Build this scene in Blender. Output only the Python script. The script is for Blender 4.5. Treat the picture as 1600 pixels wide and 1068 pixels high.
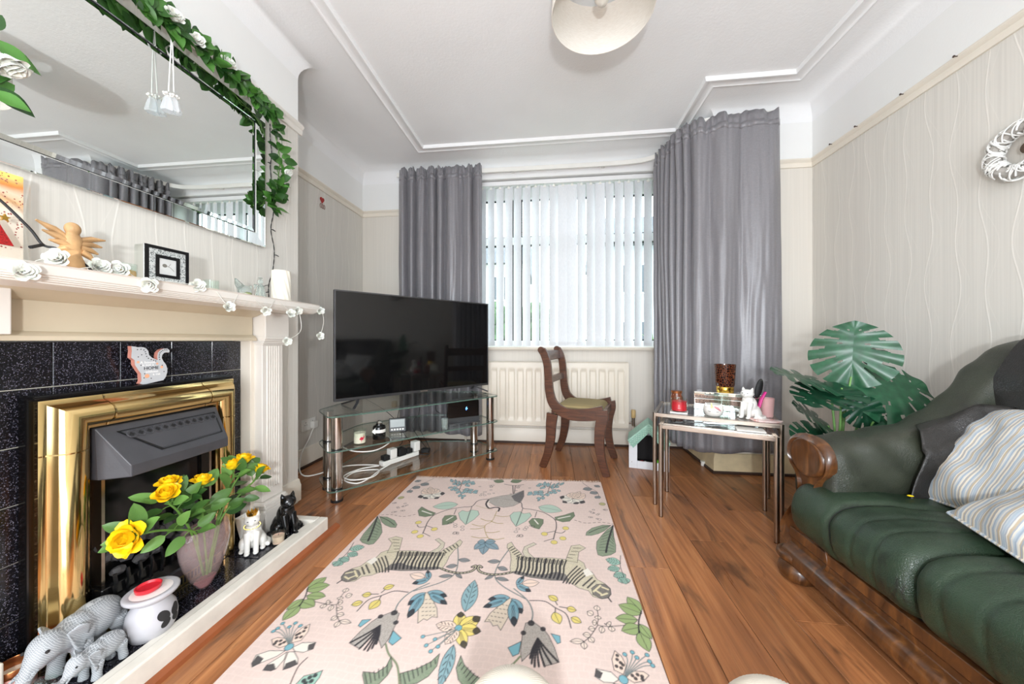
import bpy, bmesh, math, random
import numpy as np
from mathutils import Vector, Matrix, noise as mnoise

for _o in list(bpy.data.objects):
    bpy.data.objects.remove(_o)
SC = bpy.context.scene
COL = SC.collection
PI = math.pi

# ------------------------------------------------------------------ camera
YAW = math.atan(62 / 535.0)
cam_d = bpy.data.cameras.new('camera')
cam = bpy.data.objects.new('camera', cam_d)
COL.objects.link(cam)
cam.location = (0, 0, 0.93)
cam.rotation_euler = (PI / 2, 0, YAW)
cam_d.sensor_width = 36
cam_d.lens = 36 * 535.0 / 1600
cam_d.shift_y = -2 / 1600
cam_d.clip_start = 0.02
SC.camera = cam

# ------------------------------------------------------------------ sky (bright overcast day)
W = bpy.data.worlds.new('overcast_sky')
SC.world = W
W.use_nodes = True
W.node_tree.nodes['Background'].inputs[0].default_value = (0.85, 0.925, 1.0, 1)
W.node_tree.nodes['Background'].inputs[1].default_value = 6.2

def area(name, loc, rot, sx, sy, power, col=(1, 1, 1), portal=False):
    l = bpy.data.lights.new(name, 'AREA')
    l.shape = 'RECTANGLE'; l.size = sx; l.size_y = sy; l.energy = power; l.color = col
    if portal: l.cycles.is_portal = True
    o = bpy.data.objects.new(name, l); COL.objects.link(o)
    o.location = loc; o.rotation_euler = rot
    return o
# daylight comes in by the bay window and by unseen garden doors added in the rear wall for fill light (portals = openings)
area('bay_window_daylight', (-0.02, 3.30, 1.65), (-PI / 2, 0, 0), 2.3, 1.6, 1, portal=True)
area('added_rear_daylight', (-0.1, -2.02, 1.25), (PI / 2, 0, 0), 3.0, 2.3, 1, portal=True)
# the photographer's flash, held just behind the camera
fl = bpy.data.lights.new('camera_flash', 'POINT')
fl.energy = 84; fl.shadow_soft_size = 0.05; fl.color = (0.93, 0.965, 1.0)
flo = bpy.data.objects.new('camera_flash', fl); COL.objects.link(flo)
flo.location = (0.05, -0.50, 0.97)

SC.view_settings.view_transform = 'Standard'
SC.view_settings.look = 'None'
SC.view_settings.gamma = 1
SC.view_settings.use_curve_mapping = False
SC.view_settings.exposure = 0.10

# ------------------------------------------------------------------ mesh helpers
def rotm(ax):
    return Matrix.Rotation(ax[0], 4, 'X') @ Matrix.Rotation(ax[1], 4, 'Y') @ Matrix.Rotation(ax[2], 4, 'Z')

class MB:
    def __init__(s):
        s.v = []; s.f = []; s.m = []; s.M = Matrix.Identity(4)
    def add(s, vs, fs, m=0):
        o = len(s.v)
        s.v += [tuple(s.M @ Vector(p)) for p in vs]
        s.f += [tuple(i + o for i in f) for f in fs]
        s.m += [m] * len(fs)
        return s
    def box(s, x0, x1, y0, y1, z0, z1, m=0):
        return s.add([(x0, y0, z0), (x1, y0, z0), (x1, y1, z0), (x0, y1, z0), (x0, y0, z1), (x1, y0, z1), (x1, y1, z1), (x0, y1, z1)],
                     [(3, 2, 1, 0), (4, 5, 6, 7), (0, 1, 5, 4), (1, 2, 6, 5), (2, 3, 7, 6), (3, 0, 4, 7)], m)
    def ring(s, rings, close=True, cap0=True, cap1=True, m=0):
        n = len(rings[0]); vs = [p for r in rings for p in r]; fs = []
        for i in range(len(rings) - 1):
            for j in range(n if close else n - 1):
                k = (j + 1) % n
                fs.append((i * n + j, i * n + k, (i + 1) * n + k, (i + 1) * n + j))
        if cap0 and close: fs.append(tuple(range(n))[::-1])
        if cap1 and close: fs.append(tuple((len(rings) - 1) * n + j for j in range(n)))
        return s.add(vs, fs, m)
    def tube(s, pts, r, n=8, cap=True, m=0, flat=1.0):
        pts = [Vector(p) for p in pts]; N = len(pts)
        rs = r if isinstance(r, (list, tuple)) else [r] * N
        rings = []; up = None
        for i, p in enumerate(pts):
            t = (pts[min(i + 1, N - 1)] - pts[max(i - 1, 0)])
            if t.length < 1e-9: t = Vector((0, 0, 1))
            t.normalize()
            if up is None:
                up = Vector((0, 0, 1)) if abs(t.z) < 0.9 else Vector((1, 0, 0))
            a = t.cross(up)
            if a.length < 1e-6: a = t.orthogonal()
            a.normalize(); b = a.cross(t).normalized(); up = b
            rings.append([tuple(p + a * (math.cos(2 * PI * k / n) * rs[i]) + b * (math.sin(2 * PI * k / n) * rs[i] * flat)) for k in range(n)])
        return s.ring(rings, True, cap, cap, m)
    def cyl(s, p0, p1, r0, r1=None, n=16, m=0):
        return s.tube([p0, p1], [r0, r0 if r1 is None else r1], n, True, m)
    def lathe(s, prof, n=24, c=(0, 0, 0), sx=1, sy=1, m=0, cap=True):
        rings = [[(c[0] + max(r, 1e-5) * math.cos(2 * PI * k / n) * sx, c[1] + max(r, 1e-5) * math.sin(2 * PI * k / n) * sy, c[2] + z) for k in range(n)] for r, z in prof]
        return s.ring(rings, True, cap, cap, m)
    def ell(s, c, r, R=None, n=14, k=9, m=0):
        R = R or Matrix.Identity(4); c = Vector(c)
        rings = []
        for i in range(k + 1):
            t = -PI / 2 + PI * i / k; q = max(math.cos(t), 1e-3)
            rings.append([tuple(c + R @ Vector((r[0] * q * math.cos(2 * PI * j / n), r[1] * q * math.sin(2 * PI * j / n), r[2] * math.sin(t)))) for j in range(n)])
        return s.ring(rings, True, True, True, m)
    def prism(s, poly, a0, a1, ax='z', m=0):
        """polygon in the two other axes, extruded along ax"""
        if ax == 'z': P = lambda u, v, w: (u, v, w)
        elif ax == 'x': P = lambda u, v, w: (w, u, v)
        else: P = lambda u, v, w: (u, w, v)
        return s.ring([[P(u, v, a0) for u, v in poly], [P(u, v, a1) for u, v in poly]], True, True, True, m)
    def grid(s, fn, nu, nv, cu=False, m=0):
        vs = [tuple(fn(i / (nu if cu else nu - 1), j / (nv - 1))) for j in range(nv) for i in range(nu)]
        fs = []
        for j in range(nv - 1):
            for i in range(nu if cu else nu - 1):
                k = (i + 1) % nu
                fs.append((j * nu + i, j * nu + k, (j + 1) * nu + k, (j + 1) * nu + i))
        return s.add(vs, fs, m)
    def mesh(s, name, mats, smooth=35):
        me = bpy.data.meshes.new(name)
        me.from_pydata(s.v, [], s.f)
        for mt in (mats if isinstance(mats, (list, tuple)) else [mats]):
            me.materials.append(mt)
        if len(me.materials) > 1:
            me.polygons.foreach_set('material_index', s.m)
        bm = bmesh.new(); bm.from_mesh(me)
        bmesh.ops.recalc_face_normals(bm, faces=bm.faces)
        bm.to_mesh(me); bm.free()
        if smooth:
            me.polygons.foreach_set('use_smooth', [True] * len(me.polygons))
            if smooth < 180: me.set_sharp_from_angle(angle=math.radians(smooth))
        me.update()
        return me
    def build(s, name, mats, parent=None, smooth=35, bevel=0, seg=2, local=False, mods=()):
        o = bpy.data.objects.new(name, s.mesh(name, mats, smooth)); COL.objects.link(o)
        if parent is not None: attach(o, parent, local)
        if bevel:
            b = o.modifiers.new('bevel', 'BEVEL'); b.width = bevel; b.segments = seg; b.limit_method = 'ANGLE'; b.angle_limit = math.radians(40); b.harden_normals = False
        for md in mods:
            q = o.modifiers.new(md[0].lower(), md[0])
            for k, v in md[1].items(): setattr(q, k, v)
        return o

def attach(o, parent, local=False):
    o.parent = parent
    if not local:
        root = parent
        while root.parent: root = root.parent
        if root is parent: o.matrix_parent_inverse = root.matrix_basis.inverted()
def thing(name, label, cat, loc=(0, 0, 0), rz=0, group=None):
    o = bpy.data.objects.new(name, None); COL.objects.link(o)
    o.empty_display_size = 0.05
    o.location = loc; o.rotation_euler = (0, 0, rz)
    o.matrix_basis = Matrix.Translation(loc) @ Matrix.Rotation(rz, 4, 'Z')
    return tag(o, label, cat, group)
def tag(o, label=None, cat=None, group=None, kind=None):
    if label: o['label'] = label
    if cat: o['category'] = cat
    if group: o['group'] = group
    if kind: o['kind'] = kind
    return o
def struct(o): o['kind'] = 'structure'; return o
def share(o, name, parent=None, loc=None, local=False):
    c = o.copy(); COL.objects.link(c); c.name = name
    return c
REMESH = lambda vx, it=6, f=0.5: (('REMESH', dict(mode='VOXEL', voxel_size=vx, use_smooth_shade=True)), ('SMOOTH', dict(factor=f, iterations=it)))
def lerp(a, b, t): return a + (b - a) * t
def smooth_path(pts, n=8):
    """Catmull-Rom through points"""
    P = [Vector(p) for p in pts]; out = []
    for i in range(len(P) - 1):
        p0 = P[max(i - 1, 0)]; p1 = P[i]; p2 = P[i + 1]; p3 = P[min(i + 2, len(P) - 1)]
        for k in range(n):
            t = k / n
            out.append(0.5 * ((2 * p1) + (p2 - p0) * t + (2 * p0 - 5 * p1 + 4 * p2 - p3) * t * t + (3 * p1 - p0 - 3 * p2 + p3) * t ** 3))
    out.append(P[-1])
    return out

# ------------------------------------------------------------------ materials
def srgb(c):
    return tuple(((x / 255) / 12.92 if x / 255 <= 0.04045 else ((x / 255 + 0.055) / 1.055) ** 2.4) for x in c) + (1,)
class NT:
    def __init__(s, name):
        s.mat = bpy.data.materials.new(name); s.mat.use_nodes = True
        s.t = s.mat.node_tree; s.b = s.t.nodes['Principled BSDF']; s.out = s.t.nodes['Material Output']
    def n(s, ty, **kw):
        q = s.t.nodes.new('ShaderNode' + ty)
        for k, v in kw.items():
            if k.startswith('i_'):
                kk = k[2:]; kk = int(kk) if kk.isdigit() else kk.replace('_', ' ')
                s.set(q.inputs[kk], v)
            else: setattr(q, k, v)
        return q
    def set(s, sock, v):
        if hasattr(v, 'links') or hasattr(v, 'is_linked'): s.t.links.new(v, sock)
        else: sock.default_value = v
    def math(s, op, a, b=0.0, c=None):
        q = s.n('Math', operation=op); s.set(q.inputs[0], a); s.set(q.inputs[1], b)
        if c is not None: s.set(q.inputs[2], c)
        return q.outputs[0]
    def mix(s, fac, a, b, mode='MIX'):
        q = s.n('MixRGB', blend_type=mode); s.set(q.inputs[0], fac); s.set(q.inputs[1], a); s.set(q.inputs[2], b)
        return q.outputs[0]
    def ramp(s, fac, stops, interp='LINEAR'):
        q = s.n('ValToRGB'); s.set(q.inputs[0], fac); cr = q.color_ramp; cr.interpolation = interp
        while len(cr.elements) < len(stops): cr.elements.new(0.5)
        for e, (p, c) in zip(cr.elements, stops):
            e.position = p; e.color = c if len(c) == 4 else tuple(c) + (1,)
        return q.outputs[0]
    def coord(s, kind='Object', scale=(1, 1, 1), loc=(0, 0, 0), rot=(0, 0, 0)):
        tc = s.n('TexCoord'); mp = s.n('Mapping'); s.t.links.new(tc.outputs[kind], mp.inputs[0])
        mp.inputs['Scale'].default_value = scale; s.set(mp.inputs['Location'], loc); mp.inputs['Rotation'].default_value = rot
        return mp.outputs[0]
    def noise(s, vec, scale=5, detail=3, rough=0.5, dist=0):
        q = s.n('TexNoise', i_Scale=scale, i_Detail=detail, i_Roughness=rough, i_Distortion=dist); s.t.links.new(vec, q.inputs['Vector']); return q.outputs['Fac']
    def bump(s, h, strength=0.2, dist=0.01):
        q = s.n('Bump', i_Strength=strength, i_Distance=dist); s.t.links.new(h, q.inputs['Height'])
        s.t.links.new(q.outputs[0], s.b.inputs['Normal']); return q.outputs[0]
    def p(s, **kw):
        for k, v in kw.items(): s.set(s.b.inputs[k.replace('_', ' ')], v)
        return s
def mat(name, col, rough=0.5, metal=0.0, var=0.08, vscale=12, bump=0.0, bscale=60, spec=0.5, **kw):
    t = NT(name); c = srgb(col); co = t.coord()
    nz = t.noise(co, vscale, 3)
    dk = tuple(x * (1 - var) for x in c[:3]) + (1,); lt = tuple(min(1, x * (1 + var)) for x in c[:3]) + (1,)
    t.p(Base_Color=t.ramp(nz, [(0.3, dk), (0.7, lt)]), Roughness=rough, Metallic=metal, Specular_IOR_Level=spec, **kw)
    if bump: t.bump(t.noise(co, bscale, 4), bump, 0.004)
    return t.mat
def glassmat(name, tint=(0.93, 0.97, 0.95), rough=0.0, ior=1.45, gl=(1, 1, 1), milk=0, mcol=(1, 1, 1)):
    """thin clear glass: see-through, mirror reflection by Fresnel"""
    t = NT(name); f0 = ((ior - 1) / (ior + 1)) ** 2; lw = t.n('LayerWeight', i_Blend=.5); fr = t.math('ADD', f0, t.math('MULTIPLY', 1 - f0, t.math('POWER', lw.outputs['Facing'], 5.0)))
    tr = t.n('BsdfTransparent', i_Color=tuple(tint) + (1,)); g = t.n('BsdfGlossy', i_Color=tuple(gl) + (1,), i_Roughness=rough)
    m = t.n('MixShader'); t.t.links.new(fr, m.inputs[0]); t.t.links.new(tr.outputs[0], m.inputs[1]); t.t.links.new(g.outputs[0], m.inputs[2])
    last = m.outputs[0]
    if milk:
        df = t.n('BsdfDiffuse', i_Color=tuple(mcol) + (1,)); m2 = t.n('MixShader', i_0=milk); t.t.links.new(last, m2.inputs[1]); t.t.links.new(df.outputs[0], m2.inputs[2]); last = m2.outputs[0]
    t.t.links.new(last, t.out.inputs[0]); t.t.nodes.remove(t.b)
    return t.mat
M = {}
M['white_paint'] = mat('white_gloss_paint', (223, 218, 210), 0.42, var=0.03, vscale=3, bump=0.05, bscale=30)
M['ceil'] = mat('ceiling_paint', (240, 240, 240), 0.85, var=0.015, vscale=4, bump=0.25, bscale=90)
M['cream'] = mat('cream_gloss_paint', (230, 222, 208), 0.4, var=0.04, vscale=5, bump=0.05, bscale=30)
M['brass'] = mat('polished_brass', (206, 180, 124), 0.13, 1.0, var=0.06, vscale=9)
M['chrome'] = mat('brushed_chrome', (196, 190, 184), 0.16, 1.0, var=0.04, vscale=30)
M['steel'] = mat('satin_nickel', (176, 164, 152), 0.28, 1.0, var=0.05, vscale=40)
M['black_metal'] = mat('matt_black_metal', (66, 66, 70), 0.42, 0.0, var=0.1, bump=0.05, bscale=200)
M['black_gloss'] = mat('glossy_black', (12, 12, 13), 0.18, var=0.1)
M['black_rubber'] = mat('black_rubber', (22, 22, 23), 0.6)
M['white_ceramic'] = mat('glazed_white_ceramic', (240, 238, 232), 0.16, var=0.02)
M['white_plastic'] = mat('white_plastic', (236, 234, 228), 0.35, var=0.02)
M['glass'] = glassmat('clear_glass')
M['shelf_glass'] = glassmat('green_tinted_glass', (0.945, 0.975, 0.96), 0.0, 1.45)
M['glass_edge'] = mat('green_glass_edge', (96, 124, 112), 0.08, 0.0, var=0.1, Transmission_Weight=0.25)
t = NT('mirror_silver'); co = t.coord()
t.p(Base_Color=t.ramp(t.noise(co, 2), [(0.3, (0.83, 0.87, 0.85)), (0.7, (0.86, 0.89, 0.87))]), Metallic=1.0, Roughness=0.006)
M['mirror'] = t.mat
M['gold'] = mat('bright_gold', (222, 178, 82), 0.2, 1.0)
# ================================================================== ROOM SHELL
XL, XR, YB, YR = -1.815, 1.776, 3.12, -1.95          # alcove wall, right wall, window wall, rear wall
XB, YB0, YB1 = -1.45, 0.20, 1.815                    # chimney breast
XJ, YF = 1.15, 2.57                                  # bay return, short front wall
ZC, ZR = 2.56, 2.118                                 # ceiling, picture rail

def wallpaper(name, axis, base, wave=1.0, streak=0.05):
    t = NT(name); geo = t.n('NewGeometry'); sx = t.n('SeparateXYZ'); t.t.links.new(geo.outputs['Position'], sx.inputs[0])
    u = sx.outputs[axis]; z = sx.outputs[2]
    out = None
    cell = t.math('FLOOR', t.math('DIVIDE', u, 0.105))
    ph = t.math('MULTIPLY', t.math('SINE', t.math('MULTIPLY', cell, 12.9898)), 7.0)
    w1 = t.math('MULTIPLY', t.math('SINE', t.math('ADD', t.math('MULTIPLY', z, 15.0), ph)), 0.011)
    w2 = t.math('MULTIPLY', t.math('SINE', t.math('ADD', t.math('MULTIPLY', z, 6.7), t.math('MULTIPLY', ph, 1.7))), 0.012)
    uu = t.math('ADD', u, t.math('ADD', w1, w2))
    fr = t.math('SUBTRACT', uu, t.math('MULTIPLY', t.math('ADD', cell, 0.5), 0.105))
    ln = t.math('SUBTRACT', 1.0, t.math('SMOOTH_MIN', t.math('DIVIDE', t.math('ABSOLUTE', fr), 0.0042), 1.0, 0.3))
    ln = t.math('MAXIMUM', ln, 0.0)
    fr2 = t.math('SUBTRACT', t.math('ADD', uu, t.math('MULTIPLY', w1, 1.3)), t.math('MULTIPLY', t.math('ADD', cell, 0.28), 0.105))
    ln2 = t.math('MAXIMUM', t.math('SUBTRACT', 1.0, t.math('DIVIDE', t.math('ABSOLUTE', fr2), 0.003)), 0.0)
    sc = [3, 3, 3]; sc[axis] = 160; sc[2] = 1.2
    co = t.n('Mapping'); t.t.links.new(geo.outputs['Position'], co.inputs[0]); co.inputs['Scale'].default_value = sc
    st = t.noise(co.outputs[0], 1.0, 4, 0.6)
    c = srgb(base); a = tuple(x * (1 - streak) for x in c[:3]) + (1,); b = tuple(min(1, x * (1 + streak)) for x in c[:3]) + (1,)
    col = t.ramp(st, [(0.35, a), (0.65, b)])
    lt = tuple(min(1, x * 1.22) for x in c[:3]) + (1,)
    col = t.mix(t.math('MULTIPLY', ln, 0.75 * wave), col, lt)
    col = t.mix(t.math('MULTIPLY', ln2, 0.22 * wave), col, lt)
    t.p(Base_Color=col, Roughness=t.math('SUBTRACT', 0.62, t.math('MULTIPLY', ln, 0.25)))
    t.bump(t.math('ADD', t.math('MULTIPLY', st, 0.25), t.math('MULTIPLY', ln, wave)), 0.25, 0.002)
    return t.mat
M['paper_y'] = wallpaper('cream_wave_wallpaper_side', 1, (216, 212, 204))
M['paper_x'] = wallpaper('cream_wallpaper_end', 0, (222, 216, 206), 0.0, 0.03)
M['upper'] = mat('white_wall_paint', (236, 236, 234), 0.75, var=0.015, vscale=3, bump=0.12, bscale=70)

CR = 0.13
def wall(name, x0, x1, y0, y1, pm, holes=None):
    b = MB()
    for z0, z1, m in ((-0.05, ZR + 0.03, 0), (ZR + 0.03, ZC + 0.05, 1)):
        b.box(x0, x1, y0, y1, z0, z1, m)
    return struct(b.build(name, [pm, M['upper']], smooth=0))
TH = 0.12
wall('wall_left', XL - TH, XL, YB1 - 0.1, YB + TH, M['paper_y'])
wall('wall_left_near', XL - TH, XL, YR - TH, YB0 + 0.1, M['paper_y'])
wall('wall_chimney', XL - TH, XB, YB0, YB1, M['paper_y'])
wall('wall_right', XR, XR + TH, YR - TH, YF + TH, M['paper_y'])
wall('wall_front', XJ, XR + TH, YF, YB + 0.25, M['paper_x'])
# window wall with its opening
WX0, WX1, WZ0, WZ1 = -1.22, 1.06, 0.86, 2.42
b = MB()
b.box(XL - TH, WX0, YB, YB + 0.25, -0.05, ZR + .03).box(WX0, WX1, YB, YB + 0.25, -0.05, WZ0).box(WX1, XJ + .02, YB, YB + .25, -0.05, ZR + .03)
b.box(XL - TH, WX0, YB, YB + 0.25, ZR + .03, ZC + .05, 1).box(WX0, WX1, YB, YB + .25, WZ1, ZC + .05, 1).box(WX1, XJ + .02, YB, YB + .25, ZR + .03, ZC + .05, 1)
struct(b.build('wall_back', [M['paper_x'], M['upper']], smooth=0))
# rear wall with an unseen opening added to let in fill light
b = MB()
b.box(XL - TH, -1.6, YR - TH, YR, -.05, ZC + .05, 1).box(1.4, XR + TH, YR - TH, YR, -.05, ZC + .05, 1).box(-1.6, 1.4, YR - TH, YR, 2.4, ZC + .05, 1)
struct(b.build('wall_rear', [M['paper_x'], M['upper']], smooth=0))
b = MB()
for x in (-1.6, -0.63, 0.37, 1.34): b.box(x, x + .06, YR - .09, YR - .02, 0, 2.4)
b.box(-1.6, 1.4, YR - .09, YR - .02, 2.34, 2.4).box(-1.6, 1.4, YR - .09, YR - .02, 0, .08)
struct(b.build('added_door_1', M['white_plastic'], smooth=0))  # unseen door frame, added with the fill light opening
# ceiling: flat field, cove round every wall
OUT = [(XR, YR), (XR, YF), (XJ, YF), (XJ, YB), (XL, YB), (XL, YB1), (XB, YB1), (XB, YB0), (XL, YB0), (XL, YR)]
def offset(poly, dd):
    n = len(poly); res = []
    for i in range(n):
        p0 = Vector(poly[i - 1]); p1 = Vector(poly[i]); p2 = Vector(poly[(i + 1) % n])
        a = (p1 - p0).normalized(); c = (p2 - p1).normalized()
        na = Vector((-a.y, a.x)); nc = Vector((-c.y, c.x))
        q = na + nc
        res.append(p1 + (na * dd + nc * dd if abs(a.dot(c)) < .5 else na * dd))
    return [(q.x, q.y) for q in res]
b = MB(); rings = []
for i in range(9):
    tt = PI / 2 * i / 8
    rings.append([(x, y, ZC - CR + CR * math.sin(tt)) for x, y in offset(OUT, CR * (1 - math.cos(tt)))])
b.ring([[(x, y, z + .001) for x, y, z in r] for r in rings], True, False, True)
cb = b.build('ceiling', M['ceil'], smooth=40)
struct(cb)
b = MB(); b.box(XL - TH, XR + TH, YR - TH, YB + .25, ZC + .055, ZC + .12)
o = b.build('ceiling_slab', M['ceil'], smooth=0); struct(o)

# plaster picture-frame moulding on the ceiling
LINE = [(1.545, -1.45), (1.545, 2.325), (1.03, 2.325), (1.03, 2.84), (-1.15, 2.84), (-1.15, -1.45)]
def mould(name, line, prof, mat_, closed=True):
    b = MB(); rings = []
    for dd, z in prof: rings.append([(x, y, z) for x, y in offset(line, dd)])
    n = len(line)
    b.ring(rings, True, False, False)
    return struct(b.build(name, mat_, smooth=30))
mould('trim_1', LINE, [(0, ZC + .002), (0, ZC - .012), (.010, ZC - .016), (.016, ZC - .010), (.022, ZC - .008), (.045, ZC - .006), (.060, ZC - .010), (.066, ZC - .022), (.080, ZC - .024), (.086, ZC - .012), (.086, ZC + .002)], M['ceil'])
# picture rail (open runs along the walls)
def rail(name, pts, prof, m, side=1):
    """profile (depth from wall, z) swept along a wall polyline, depth to the left of travel"""
    b = MB(); P = [Vector(p) for p in pts]; n = len(P); rings = []
    for dd, z in prof:
        r = []
        for i in range(n):
            a = (P[i] - P[i - 1]).normalized() if i else None; c = (P[i + 1] - P[i]).normalized() if i < n - 1 else None
            na = Vector((-a.y, a.x)) if a else None; nc = Vector((-c.y, c.x)) if c else None
            if na is None: q = nc
            elif nc is None: q = na
            else: q = na + nc if abs(a.dot(c)) < .5 else na
            r.append((P[i].x + q.x * dd, P[i].y + q.y * dd, z))
        rings.append(r)
    k = len(rings)
    b.ring(rings, False)
    b.add([rings[j][0] for j in range(k)] + [rings[j][-1] for j in range(k)], [tuple(range(k)), tuple(range(k, 2 * k))])
    return struct(b.build(name, m, smooth=30))
PR = [(.0, ZR), (.010, ZR), (.012, ZR + .006), (.012, ZR + .030), (.020, ZR + .036), (.026, ZR + .046), (.022, ZR + .056), (.0, ZR + .060)]
rail('trim_2', [(XR, YR), (XR, YF), (XJ + .0, YF)], PR, M['cream'])
rail('trim_3', [(WX0 - .02, YB), (XL, YB), (XL, YB1)], PR, M['cream'])
rail('trim_4', [(XB, YB1 + .02), (XB, YB0)], [(a, z - .0) for a, z in PR], M['white_paint'])
# skirting boards
SK = [(.0, 0.018), (.020, 0.018), (.020, .105), (.014, .118), (.010, .135), (.0, .14)]
rail('baseboard_right', [(XR, YR), (XR, YF)], SK, M['cream'])
M['old_cream'] = mat('yellowed_cream_paint', (222, 204, 166), .55, var=.10, vscale=14, bump=.2, bscale=40)
rail('baseboard_bay', [(XR, YF), (XJ, YF), (XJ, YB)], SK, M['old_cream'])
rail('baseboard_back', [(XJ, YB), (XL, YB), (XL, YB1)], SK, M['cream'])
rail('baseboard_chimney', [(XB, YB1), (XB, 1.58)], SK, M['cream'])
M['dark_bead'] = mat('dark_wood_bead', (62, 42, 32), 0.5, var=.2)
rail('trim_5', [(XR, YR), (XR, YF), (XJ, YF), (XJ, YB), (XL, YB), (XL, YB1)], [(.0, .0), (.030, .0), (.030, .010), (.024, .018), (.0, .018)], M['dark_bead'])
# nails left in the right-hand picture rail
for k, (yy, dz) in enumerate(((2.37, .035), (2.19, .035), (1.93, .035), (1.70, .035))):
    b = MB(); b.cyl((XR - .02, yy, ZR + dz + .012), (XR - .038, yy, ZR + dz + .012), .0022, n=6)
    b.cyl((XR - .038, yy, ZR + dz + .012), (XR - .041, yy, ZR + dz + .012), .005, n=8)
    tag(b.build('nail', M['dark_bead']), 'small dark nail in the picture rail of the right wall', 'nail', 'nails in the picture rail')

# ------------------------------------------------------------------ floor of laminate planks
t = NT('oak_laminate'); tc = t.n('TexCoord'); oi = t.n('ObjectInfo')
off = t.n('CombineXYZ'); t.t.links.new(t.math('MULTIPLY', oi.outputs['Random'], 37.0), off.inputs[0]); t.t.links.new(t.math('MULTIPLY', oi.outputs['Random'], 91.0), off.inputs[1])
va = t.n('VectorMath', operation='ADD'); t.t.links.new(tc.outputs['Object'], va.inputs[0]); t.t.links.new(off.outputs[0], va.inputs[1])
def mp(sc):
    q = t.n('Mapping'); t.t.links.new(va.outputs[0], q.inputs[0]); q.inputs['Scale'].default_value = sc; return q.outputs[0]
g1 = t.noise(mp((38, 1.6, 38)), 1.0, 5, 0.6, 0.6)
g2 = t.noise(mp((160, 5, 160)), 1.0, 3, 0.6)
big = t.noise(mp((7, 1.6, 7)), 1.0, 3, 0.55, 0.8)
kn = t.n('TexVoronoi', i_Scale=1.0); t.t.links.new(mp((6.5, 2.1, 6.5)), kn.inputs['Vector'])
knot = t.ramp(kn.outputs['Distance'], [(0.03, (1, 1, 1)), (0.16, (0, 0, 0))])
dark = t.ramp(t.noise(mp((11, 2.2, 11)), 1.0, 4, 0.6, 1.2), [(0.55, (0, 0, 0)), (0.72, (1, 1, 1))])
col = t.ramp(g1, [(0.25, srgb((126, 80, 50))), (0.5, srgb((178, 116, 72))), (0.75, srgb((212, 150, 98)))])
col = t.mix(t.math('MULTIPLY', big, 0.35), col, srgb((128, 80, 50)))
col = t.mix(t.math('MULTIPLY', g2, 0.26), col, srgb((104, 66, 42)))
col = t.mix(t.math('MULTIPLY', dark, 0.72), col, srgb((74, 50, 36)))
col = t.mix(t.math('MULTIPLY', knot, 0.75), col, srgb((48, 30, 22)))
hv = t.n('HueSaturation', i_Saturation=1.0); t.t.links.new(t.math('ADD', 0.76, t.math('MULTIPLY', oi.outputs['Random'], 0.46)), hv.inputs['Value']); t.t.links.new(col, hv.inputs['Color'])
t.p(Base_Color=hv.outputs[0], Roughness=t.math('ADD', 0.22, t.math('MULTIPLY', g1, 0.16)), Specular_IOR_Level=0.45)
t.bump(t.math('ADD', g1, g2), 0.12, 0.001)
M['oak'] = t.mat
M['joint'] = mat('dark_floor_joint', (38, 24, 16), 0.8)
b = MB(); b.box(XL - TH, XR + TH, YR - TH, YB + .2, -.06, -.0035)
floor = struct(b.build('floor', M['joint'], smooth=0))
rnd = random.Random(4)
PW = 0.162; PL = 1.22
def plank(x0, x1, y0, y1):
    b = MB(); g = .0009; e = .0012
    x0 += g; x1 -= g; y0 += g; y1 -= g
    b.ring([[(x0, y0, -.0034), (x1, y0, -.0034), (x1, y1, -.0034), (x0, y1, -.0034)], [(x0, y0, -e), (x1, y0, -e), (x1, y1, -e), (x0, y1, -e)],
            [(x0 + e, y0 + e, 0), (x1 - e, y0 + e, 0), (x1 - e, y1 - e, 0), (x0 + e, y1 - e, 0)]], True, False, True)
    b.build('plank', M['oak'], floor, smooth=0)
k0 = int(math.floor((XL - 0.48) / PW))
k = 0.48 + k0 * PW; ci = 0
while k < XR:
    x0 = max(k, XL); x1 = min(k + PW, XR)
    if x1 - x0 > .01:
        y = YR - PL * ((ci * 0.37 + rnd.random() * .12) % 1.0)
        ymax = YB if x1 <= XJ + .05 else YF
        while y < ymax:
            ya = max(y, YR); yb = min(y + PL, ymax)
            if yb - ya > .02: plank(x0, x1, ya, yb)
            y += PL
    k += PW; ci += 1
# ================================================================== WINDOW, OUTSIDE, BLIND, CURTAINS, RADIATOR
M['upvc'] = mat('white_window_frame', (240, 240, 240), 0.3, var=.02)
M['gasket'] = mat('black_window_gasket', (30, 30, 32), 0.6)
win = bpy.data.objects.new('window_1', None); COL.objects.link(win); win.location = (0, YB + .17, WZ0); win.matrix_basis = Matrix.Translation((0, YB + .17, WZ0)); win['kind'] = 'structure'
FY0, FY1 = YB + .16, YB + .225
b = MB()
b.box(WX0, WX1, FY0, FY1, WZ0, WZ0 + .07).box(WX0, WX1, FY0, FY1, WZ1 - .13, WZ1).box(WX0, WX0 + .07, FY0, FY1, WZ0 + .07, WZ1 - .13).box(WX1 - .07, WX1, FY0, FY1, WZ0 + .07, WZ1 - .13)
for x in (-.33, .43): b.box(x - .035, x + .035, FY0, FY1, WZ0 + .07, WZ1 - .13)
b.box(WX0 + .07, WX1 - .07, FY0 + .002, FY1, 1.855, 1.925)
b.build('window_frame', M['upvc'], win, bevel=.004)
xs = [(WX0 + .07, -.365), (-.295, .395), (.465, WX1 - .07)]
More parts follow.
